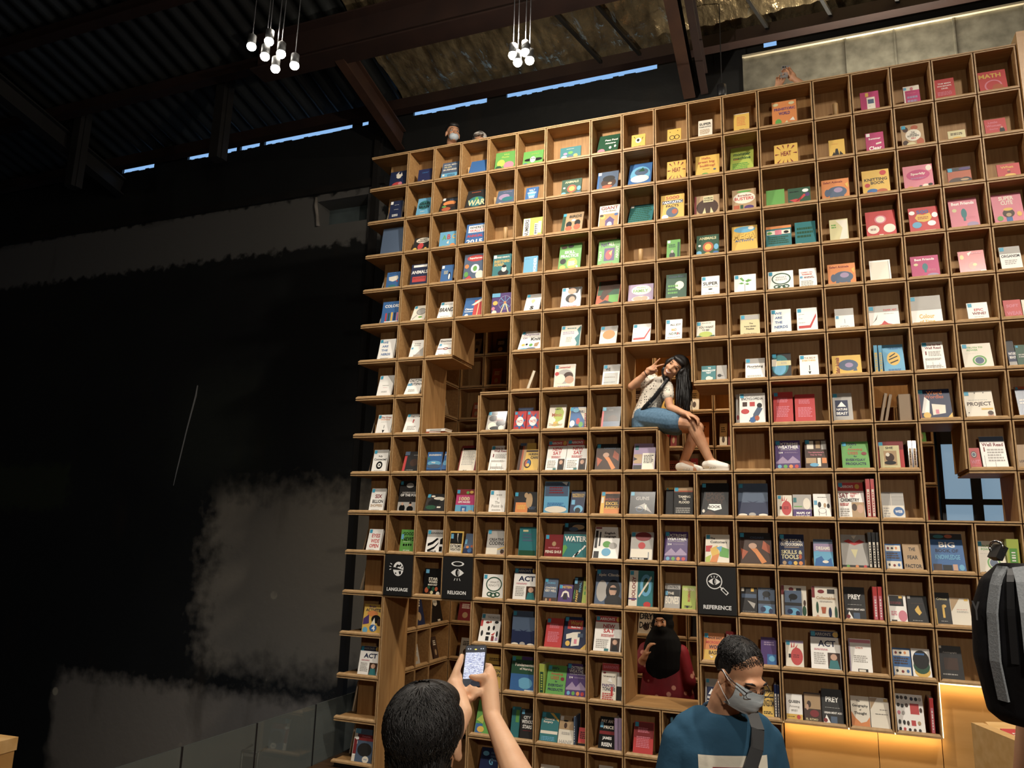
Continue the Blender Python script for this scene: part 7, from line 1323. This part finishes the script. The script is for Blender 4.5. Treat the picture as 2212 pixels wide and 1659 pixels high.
    for sg in (-1, 1):
        ringp = [q.w(((sg * .034 + .025 * math.cos(2 * math.pi * t / 20)) * k, (-.108 + .004 * abs(math.cos(2 * math.pi * t / 20))) * k, (-.004 + .018 * math.sin(2 * math.pi * t / 20)) * k)) for t in range(21)]
        gl.tube(ringp, .0014, 6); gl.tube([q.w((sg * .059 * k, -.104 * k, .002 * k)), q.w((sg * .076 * k, -.05 * k, .006 * k)), q.w((sg * .083 * k, .02 * k, .012 * k)), q.w((sg * .08 * k, .04 * k, -.005 * k))], .0022, 6)
    gl.tube([q.w((-.009 * k, -.109 * k, 0)), q.w((0, -.114 * k, .003)), q.w((.009 * k, -.109 * k, 0))], .0014, 6)
    localise(gl, inv).build('spectacles', nmat('dark_wire', (.05, .04, .04), .3, .5), o, True)
    # T-shirt: print placed in the shirt's own frame
    mt = noisecloth('blue_cotton', '2c5068', '26465c', 5, .4, .85, .03)
    src = bsdf(mt).inputs['Base Color'].links[0].from_socket
    at = node(mt, 'ShaderNodeAttribute'); at.attribute_name = 'front'; sp = node(mt, 'ShaderNodeSeparateXYZ'); lk(mt, at.outputs['Vector'], sp.inputs[0])
    def M2(op, a, b):
        n = node(mt, 'ShaderNodeMath', operation=op)
        for i, v in enumerate((a, b)):
            if isinstance(v, (int, float)): n.inputs[i].default_value = v
            else: lk(mt, v, n.inputs[i])
        return n.outputs[0]
    def rectm(x0, x1, z0, z1):
        a = M2('MULTIPLY', M2('GREATER_THAN', sp.outputs[0], x0), M2('LESS_THAN', sp.outputs[0], x1)); b = M2('MULTIPLY', M2('GREATER_THAN', sp.outputs[2], z0), M2('LESS_THAN', sp.outputs[2], z1))
        return M2('MULTIPLY', M2('MULTIPLY', a, b), M2('GREATER_THAN', sp.outputs[1], .0))
    col = src
    for rc, cc in (((-.135, .135, -.45, -.10), 'd9d2c0'), ((-.085, .095, -.45, -.14), '8e2130'), ((-.035, .08, -.45, -.185), '2b4a66')):
        mx = node(mt, 'ShaderNodeMix', data_type='RGBA'); lk(mt, rectm(*rc), mx.inputs[0]); lk(mt, col, mx.inputs[6]); mx.inputs[7].default_value = (*lin(cc), 1); col = mx.outputs[2]
    lk(mt, col, bsdf(mt).inputs['Base Color'])
    s = MB(); torso(s, [ring(.80, .20, .135), ring(1.0, .195, .135), ring(s0 - .25, .205, .135, .005), ring(s0 - .10, .205, .128), ring(s0 - .02, .17, .105), ring(s0 + .035, .085, .085, .0)])
    for sg in (-1, 1):
        a, b, c = arms[sg]; s.tube([L(sg * .09, 0, s0 - .005), L(sg * .14, 0, s0 - .035), a, a.lerp(b, .35), a.lerp(b, .8)], [.062, .066, .068, .072, .078], 14, True)
    ts = part(s, inv, 't_shirt', mt, o, .009, 5)
    fa = ts.data.attributes.new('front', 'FLOAT_VECTOR', 'POINT'); buf = []
    for v in ts.data.vertices:
        p = v.co; buf += [p.dot(side), p.dot(yaw), p.z - s0]
    fa.data.foreach_set('vector', buf)
    s = MB(); s.tube([L(.075 * math.cos(2 * math.pi * t / 24), .075 * math.sin(2 * math.pi * t / 24) + .004, s0 + .032 - .022 * math.sin(2 * math.pi * t / 24)) for t in range(25)], .008, 8); localise(s, inv).build('neck_rib', noisecloth('navy_rib', '23384a', '1e3040'), ts, True)
    # cross-body strap from his left shoulder
    s = MB(); pts = [L(.10, -.05, s0 + .035), L(.108, .04, s0 + .035), L(.105, .10, s0 - .01), L(.085, .135, s0 - .07), L(.05, .152, s0 - .14), L(.0, .158, s0 - .22), L(-.06, .156, s0 - .31), L(-.12, .14, s0 - .42)]
    for a, b in zip(pts, pts[1:]): s.bar(a, b + (b - a) * .05, .05, .008, up=tuple(yaw + Vector((0, 0, .3))))
    localise(s, inv).build('bag_strap', M_BLACK, o)
    s = MB(); torso(s, [ring(.84, .185, .125), ring(.95, .18, .12)])
    for sg in (-1, 1): s.tube([L(sg * .09, 0, .9), L(sg * .1, .01, .48), L(sg * .095, 0, .08)], [.105, .085, .075], 14, True)
    part(s, inv, 'trousers', noisecloth('dark_trousers', '22242a', '1c1e22'), o, .012, 3)
build_masked()

# ---- man photographing with his phone, seen from behind
def build_photographer():
    hc = Vector((2.7318, -4.4401, 1.5454)); face = Vector((-.16, .97, .16)).normalized(); rot = basis(face, (0, -.1, 1))
    fw = Vector((-.22, .975, 0)).normalized(); side = Vector((-fw.y, fw.x, 0))      # side: his left
    nk = hc - Vector((0, 0, .13)) - fw * .035; base = Vector((nk.x, nk.y, 0)); s0 = nk.z - .08
    def L(x, y, z): return base + side * x + fw * y + Vector((0, 0, z))
    mb = MB(); head_shape(mb, hc, rot, 1.02, neck=False); mb.tube([hc - rot.col[2] * .06 + rot.col[1] * .015, nk, L(0, 0, s0)], [.056, .056, .066], 16, True)
    def torso(m, secs):
        n = 24; vs = []; fs = []
        for (z, rx, ry) in secs:
            for k in range(n):
                a = 2 * math.pi * k / n; ca, sa = math.cos(a), math.sin(a); vs.append(L(rx * math.copysign(abs(ca) ** .77, ca), ry * math.copysign(abs(sa) ** .77, sa), z))
        for i in range(len(secs) - 1):
            for k in range(n): fs.append((i * n + k, i * n + (k + 1) % n, (i + 1) * n + (k + 1) % n, (i + 1) * n + k))
        fs.append(tuple(range(n))[::-1]); fs.append(tuple(range((len(secs) - 1) * n, len(secs) * n))); m.add(vs, fs)
    torso(mb, [(.86, .16, .1), (1.0, .15, .1), (s0 - .25, .165, .105), (s0 - .08, .17, .1), (s0, .12, .08)])
    # phone held up before him
    pc = Vector((2.5994, -3.8718, 1.6164)); pn = Vector((.12, -.80, .58)).normalized(); px_ = (CR * .985 - CU * .10); px_ = (px_ - pn * px_.dot(pn)).normalized(); py_ = pn.cross(px_)
    PM = Matrix((px_, py_, pn)).transposed()
    def Q(x, y, z): return pc + PM @ Vector((x, y, z))
    hw, hl = .034, .0705
    # right arm and hand
    we = Vector((2.6886, -3.9293, 1.4880)); el = Vector((2.9021, -4.1634, 1.3373)); sh = L(-.19, .02, s0 - .05)
    mb.tube([sh, sh.lerp(el, .5), el], [.05, .045, .04], 12, True); mb.tube([el, el.lerp(we, .3), el.lerp(we, .75), we], [.041, .043, .031, .026], 14, True)
    pal = Q(hw + .016, -.055, -.012)
    mb.tube([we, pal, Q(hw + .014, -.02, -.016)], [.027, .030, .022], 12, True); mb.ell(Q(hw + .012, -.045, -.014), (.026, .040, .018), PM)
    mb.tube([Q(hw + .018, -.058, .0), Q(hw + .008, -.045, .016), Q(hw - .018, -.048, .016), Q(hw - .036, -.042, .012)], [.0155, .0135, .0115, .0085], 10, True)      # thumb over the screen
    for j, (y, rad) in enumerate(((.012, .0095), (-.008, .0095), (-.028, .009), (-.046, .008))):
        mb.tube([Q(hw + .016, y - .012, -.014), Q(hw + .010, y, -.026), Q(hw - .016, y + .002, -.022), Q(hw - .036, y + .002, -.019)], [rad * 1.1, rad, rad * .95, rad * .75], 9, True)
    # left hand: thumb along the edge, fingers curled below
    wl = Vector((2.6329, -4.0103, 1.5079)); el2 = Vector((2.5994, -4.2503, 1.2927)); sh2 = L(.19, .02, s0 - .05)
    mb.tube([sh2, sh2.lerp(el2, .5), el2], [.05, .045, .04], 12, True); mb.tube([el2, el2.lerp(wl, .3), el2.lerp(wl, .75), wl], [.041, .042, .030, .025], 14, True)
    pl = Q(-hw - .022, -.060, -.006)
    mb.tube([wl, pl], [.026, .027], 12, True); mb.ell(Q(-hw - .018, -.05, -.008), (.024, .036, .018), PM); mb.ell(Q(-hw - .002, -.082, -.006), (.026, .022, .018), PM)
    mb.tube([Q(-hw - .026, -.055, .004), Q(-hw - .018, -.02, .008), Q(-hw - .010, .014, .006), Q(-hw - .008, .032, .004)], [.0150, .0125, .0110, .0082], 10, True)    # thumb
    for j, (x, y, rad) in enumerate(((-.004, -.082, .0098), (.014, -.088, .0098), (.028, -.094, .0092), (.012, -.108, .0082))):
        mb.tube([Q(-hw - .004, y + .006, -.018), Q(x - .02, y - .004, -.010), Q(x - .006, y + .001, .008), Q(x + .002, y + .010, .010)], [rad * 1.15, rad * 1.05, rad, rad * .8], 9, True)
    for sg in (-1, 1): mb.tube([L(sg * .085, 0, .88), L(sg * .095, .02, .48), L(sg * .09, -.01, .08)], [.085, .06, .045], 12, True); mb.tube([L(sg * .09, -.01, .06), L(sg * .1, .16, .035)], [.04, .032], 10, True)
    o, inv = person(mb, tuple(base), 'black-haired man seen from behind photographing the shelf wall with raised arms', M_SKIN2, .005, 3)
    eyes(o, inv, hc, rot, 1.02)
    h = MB(); q = P(h, hc, rot); q.ell((0, .026, .036), (.0865, .104, .094), 24, 18); q.ell((0, .07, -.03), (.076, .052, .062)); q.ell((0, -.05, .07), (.07, .05, .045)); q.ell((-.074, -.0, .03), (.016, .045, .045)); q.ell((.074, -.0, .03), (.016, .045, .045)); q.ell((0, .075, -.075), (.055, .03, .03))
    hair = part(h, inv, 'hair', M_HAIR, o, .005, 3)
    strands(hc, rot, 2600, .62, hair, inv, rad=(.0875, .1055, .0955), off=(0, .026, .036), thick=.0013, seed=9)
    b = MB(); rr = random.Random(2)
    for i in range(500):      # nape and sides
        a = rr.uniform(R(10), R(170)); z = rr.uniform(-.05, .03); x0 = .08 * math.cos(a); y0 = .045 + .082 * math.sin(a)
        pts = [hc + rot @ Vector((x0 * (1 - .06 * j), y0 * (1 - .05 * j), z - .022 * j)) for j in range(4)]; b.tube([inv @ p for p in pts], [.0014, .0013, .001, .0004], 4, caps=False)
    b.build('nape_locks', M_HAIR, hair, True)
    s = MB(); torso(s, [(.82, .2, .135), (1.0, .195, .135), (s0 - .25, .205, .13), (s0 - .10, .205, .125), (s0 - .03, .16, .10), (s0 + .01, .09, .085)])
    for a, b_ in ((sh, el), (sh2, el2)): s.tube([a, a.lerp(b_, .5)], [.07, .068], 14, True)
    part(s, inv, 'shirt', noisecloth('cream_shirt', 'd8c3a0', 'c9b48f'), o, .01, 4)
    s = MB(); torso(s, [(.84, .185, .125), (.95, .18, .12)])
    for sg in (-1, 1): s.tube([L(sg * .09, 0, .9), L(sg * .1, .01, .48), L(sg * .095, 0, .08)], [.105, .085, .075], 14, True)
    part(s, inv, 'trousers', noisecloth('navy_trousers', '1c2230', '181d28'), o, .012, 3)
    # the phone
    b = MB(); n = 6; pts = []
    for cx, cy, a0 in ((hw - .009, hl - .009, 0), (-hw + .009, hl - .009, 90), (-hw + .009, -hl + .009, 180), (hw - .009, -hl + .009, 270)):
        for k in range(n + 1): a = R(a0 + 90 * k / n); pts.append((cx + .009 * math.cos(a), cy + .009 * math.sin(a)))
    m = len(pts); b.add([(x, y, -.009) for x, y in pts] + [(x, y, -.001) for x, y in pts], [tuple(range(m))[::-1], tuple(range(m, 2 * m))] + [(i, (i + 1) % m, m + (i + 1) % m, m + i) for i in range(m)])
    ph = b.build('phone', M_BLACK); ph.matrix_world = Matrix.Translation(pc) @ PM.to_4x4(); tag(ph, 'black phone in raised hands showing the shelf wall on its screen', 'phone')
    ms = nmat('phone_screen', (.01, .01, .012), .12); tc = node(ms, 'ShaderNodeTexCoord'); mp = node(ms, 'ShaderNodeMapping'); mp.inputs['Scale'].default_value = (1, 1, 1); br = node(ms, 'ShaderNodeTexBrick')
    br.inputs['Scale'].default_value = 130.; br.inputs['Color1'].default_value = (.9, .92, 1, 1); br.inputs['Color2'].default_value = (.42, .45, .65, 1); br.inputs['Mortar'].default_value = (.02, .02, .05, 1); br.inputs['Mortar Size'].default_value = .03; br.offset = .0
    lk(ms, tc.outputs['Object'], mp.inputs[0]); lk(ms, mp.outputs[0], br.inputs['Vector']); nz = node(ms, 'ShaderNodeTexNoise'); nz.inputs['Scale'].default_value = 1.; mq = node(ms, 'ShaderNodeMapping'); mq.inputs['Scale'].default_value = (90, 330, 1); lk(ms, tc.outputs['Object'], mq.inputs[0]); lk(ms, mq.outputs[0], nz.inputs['Vector'])
    mul = node(ms, 'ShaderNodeMix', data_type='RGBA', blend_type='MULTIPLY'); mul.inputs[0].default_value = 1.; lk(ms, br.outputs[0], mul.inputs[6]); cr = node(ms, 'ShaderNodeValToRGB'); cr.color_ramp.elements[0].position = .3; cr.color_ramp.elements[1].position = .5; cr.color_ramp.elements[0].color = (.35, .35, .4, 1); lk(ms, nz.outputs[0], cr.inputs[0]); lk(ms, cr.outputs[0], mul.inputs[7]); lk(ms, mul.outputs[2], bsdf(ms).inputs['Emission Color']); bsdf(ms).inputs['Emission Strength'].default_value = 1.6
    b = MB(); b.box(-hw + .003, hw - .003, -hl + .028, hl - .026, -.001, -.0002); b.build('screen', ms, ph)
    md = emit('screen_dark', (.05, .055, .07), .6)
    b = MB(); b.box(-hw + .003, hw - .003, hl - .026, hl - .004, -.001, -.0003); b.build('status_bar', md, ph); b = MB(); b.box(-hw + .003, hw - .003, -hl + .004, -hl + .028, -.001, -.0003); b.build('button_bar', md, ph)
    b = MB(); b.ell((0, hl - .016, -.0002), (.004, .002, .0004)); b.build('flash_icon', emit('icon_yellow', (1, .8, .1), 1.2), ph)
    for x in (-.024, -.017, .017, .024):
        b = MB(); b.ell((x, hl - .014, -.0002), (.002, .002, .0004)); b.build('mode_icon', emit('icon_white', (.7, .75, .8), 1.), ph)
build_photographer()

# ---- visitor with the backpack at the edge of the view
def build_backpack():
    c = Vector((4.1312, -3.6455, 1.7728)); fw = Vector((.75, .66, 0)).normalized(); side = Vector((-fw.y, fw.x, 0))     # the wearer faces away to the right
    base = Vector((c.x, c.y, 0)) + fw * .26 ; s0 = 1.60
    def L(x, y, z): return base + side * x + fw * y + Vector((0, 0, z))
    hc = L(0, .02, s0 + .2); rot = basis(fw); mb = MB(); head_shape(mb, hc, rot)
    for z, rx, ry in (): pass
    secs = [(.86, .16, .1), (1.1, .15, .1), (s0 - .25, .165, .105), (s0 - .08, .17, .1), (s0, .12, .08)]
    n = 20; vs = []; fs = []
    for (z, rx, ry) in secs:
        for k in range(n): a = 2 * math.pi * k / n; vs.append(L(rx * math.cos(a), ry * math.sin(a), z))
    for i in range(len(secs) - 1):
        for k in range(n): fs.append((i * n + k, i * n + (k + 1) % n, (i + 1) * n + (k + 1) % n, (i + 1) * n + k))
    fs.append(tuple(range(n))[::-1]); fs.append(tuple(range((len(secs) - 1) * n, len(secs) * n))); mb.add(vs, fs)
    for sg in (-1, 1):
        a, b, cc = L(sg * .19, 0, s0 - .05), L(sg * .24, -.02, s0 - .34), L(sg * .2, .16, s0 - .42); mb.tube([a, a.lerp(b, .5), b], [.05, .046, .04], 12, True); mb.tube([b, cc], [.04, .028], 12, True); hand(mb, cc, (cc - b), (0, 0, 1), sg)
        mb.tube([L(sg * .085, 0, .88), L(sg * .095, .02, .48), L(sg * .09, -.01, .08)], [.085, .06, .045], 12, True); mb.tube([L(sg * .09, -.01, .06), L(sg * .1, .16, .035)], [.04, .032], 10, True)
    o, inv = person(mb, tuple(base), 'visitor in a dark top wearing the black and grey backpack', M_SKIN, .009, 3); eyes(o, inv, hc, rot)
    h = MB(); q = P(h, hc, rot); q.ell((0, .03, .045), (.088, .1, .09)); part(h, inv, 'hair', M_HAIR, o, .008, 2)
    h = MB(); vs2 = []; secs = [(.8, .19, .13), (1.1, .185, .13), (s0 - .25, .195, .125), (s0 - .08, .195, .12), (s0 + .0, .1, .09)]
    for (z, rx, ry) in secs:
        for k in range(n): a = 2 * math.pi * k / n; vs2.append(L(rx * math.cos(a), ry * math.sin(a), z))
    h.add(vs2, fs)
    part(h, inv, 'shirt', noisecloth('black_top', '17171a', '121214'), o, .012, 2)
    h = MB()
    for sg in (-1, 1): h.tube([L(sg * .09, 0, .9), L(sg * .1, .01, .48), L(sg * .095, 0, .08)], [.105, .085, .075], 14, True)
    part(h, inv, 'trousers', noisecloth('black_trousers', '15161a', '111216'), o, .012, 3)
    # backpack: rounded body, grey webbing, buckle, stitched mark
    bp = c - Vector((0, 0, .22)) ; b = MB(); f2 = fw; 
    def K(x, y, z): return c + side * x + fw * y + Vector((0, 0, z))
    secs = [(-.215, .085, .06), (-.19, .115, .085), (-.05, .135, .105), (.08, .13, .10), (.16, .10, .08), (.205, .05, .05)]
    vs = []; n = 24
    for (z, rx, ry) in secs:
        for k in range(n): a = 2 * math.pi * k / n; ca, sa = math.cos(a), math.sin(a); vs.append(K(rx * math.copysign(abs(ca) ** .75, ca), ry * math.copysign(abs(sa) ** .75, sa), z) - bp)
    fs = []
    for i in range(len(secs) - 1):
        for k in range(n): fs.append((i * n + k, i * n + (k + 1) % n, (i + 1) * n + (k + 1) % n, (i + 1) * n + k))
    fs.append(tuple(range(n))[::-1]); fs.append(tuple(range((len(secs) - 1) * n, len(secs) * n))); b.add(vs, fs)
    bag = remesh(b, 'backpack', noisecloth('black_nylon', '0e0e10', '16161a', 9, .6, .6, .012), None, .007, 4); bag.location = bp; tag(bag, 'black backpack with grey webbing straps beside the display stand', 'backpack')
    mg = noisy('grey_webbing', lin('8f9396'), lin('7c8084'), (200, 200, 200), .8, .2)
    def strap(name, pts, wd, mat):
        s = MB()
        for a, b_ in zip(pts, pts[1:]):
            m_ = (a + b_) / 2 - c; s.bar(a - bp, b_ + (b_ - a) * .04 - bp, wd, .006, up=tuple((m_ - Vector((0, 0, m_.z))).normalized()))
        return s.build(name, mat, bag)
    out = lambda ang, z, r: c + (-fw * math.cos(R(ang)) + side * math.sin(R(ang))) * r + Vector((0, 0, z))
    def run(ang, z0, z1, rk):
        pts = []
        for t in range(15):
            z = z0 + (z1 - z0) * t / 14
            for (za, xa, ya), (zb, xb, yb_) in zip(secs, secs[1:]):
                if za <= z <= zb: u = (z - za) / (zb - za); ry = ya + (yb_ - ya) * u; rx = xa + (xb - xa) * u
            ca, sa = math.cos(R(ang)), math.sin(R(ang)); pts.append(c - fw * (ry * abs(ca) ** .75 * rk) + side * (rx * math.copysign(abs(sa) ** .75, sa) * rk) + Vector((0, 0, z)))
        return pts
    strap('webbing_strap', run(4, .195, -.15, 1.02), .034, mg); strap('webbing_strap', run(-28, .195, -.07, 1.02), .034, mg); strap('zip_band', run(-10, .19, -.05, 1.02), .018, M_BLACK)
    s = MB(); s.bar(out(20, .215, .07) - bp, out(20, .25, .05) - bp, .04, .02); bk = s.build('buckle', M_BLACK, bag)
    s = MB(); rp = [out(20, .245, .062) - bp + (side * .02 * math.cos(2 * math.pi * t / 14) + Vector((0, 0, .018 * math.sin(2 * math.pi * t / 14)))) for t in range(15)]; s.tube(rp, .004, 7); s.build('ring', nmat('polished_steel', (.7, .7, .7), .2, 1.), bag, True)
    t = MB(); a1 = out(26, .075, .127) - bp; tv, tf, asp = _txt['Y']; xv = Vector((out(18, 0, .125) - out(34, 0, .13))); xv.normalize()
    t.add([a1 + xv * (u - .5) * .035 + Vector((0, 0, (v - .5) * .05)) for u, v in tv], tf); t.build('stitched_mark', nmat('grey_thread', lin('6d6f72'), .7), bag)
build_backpack()
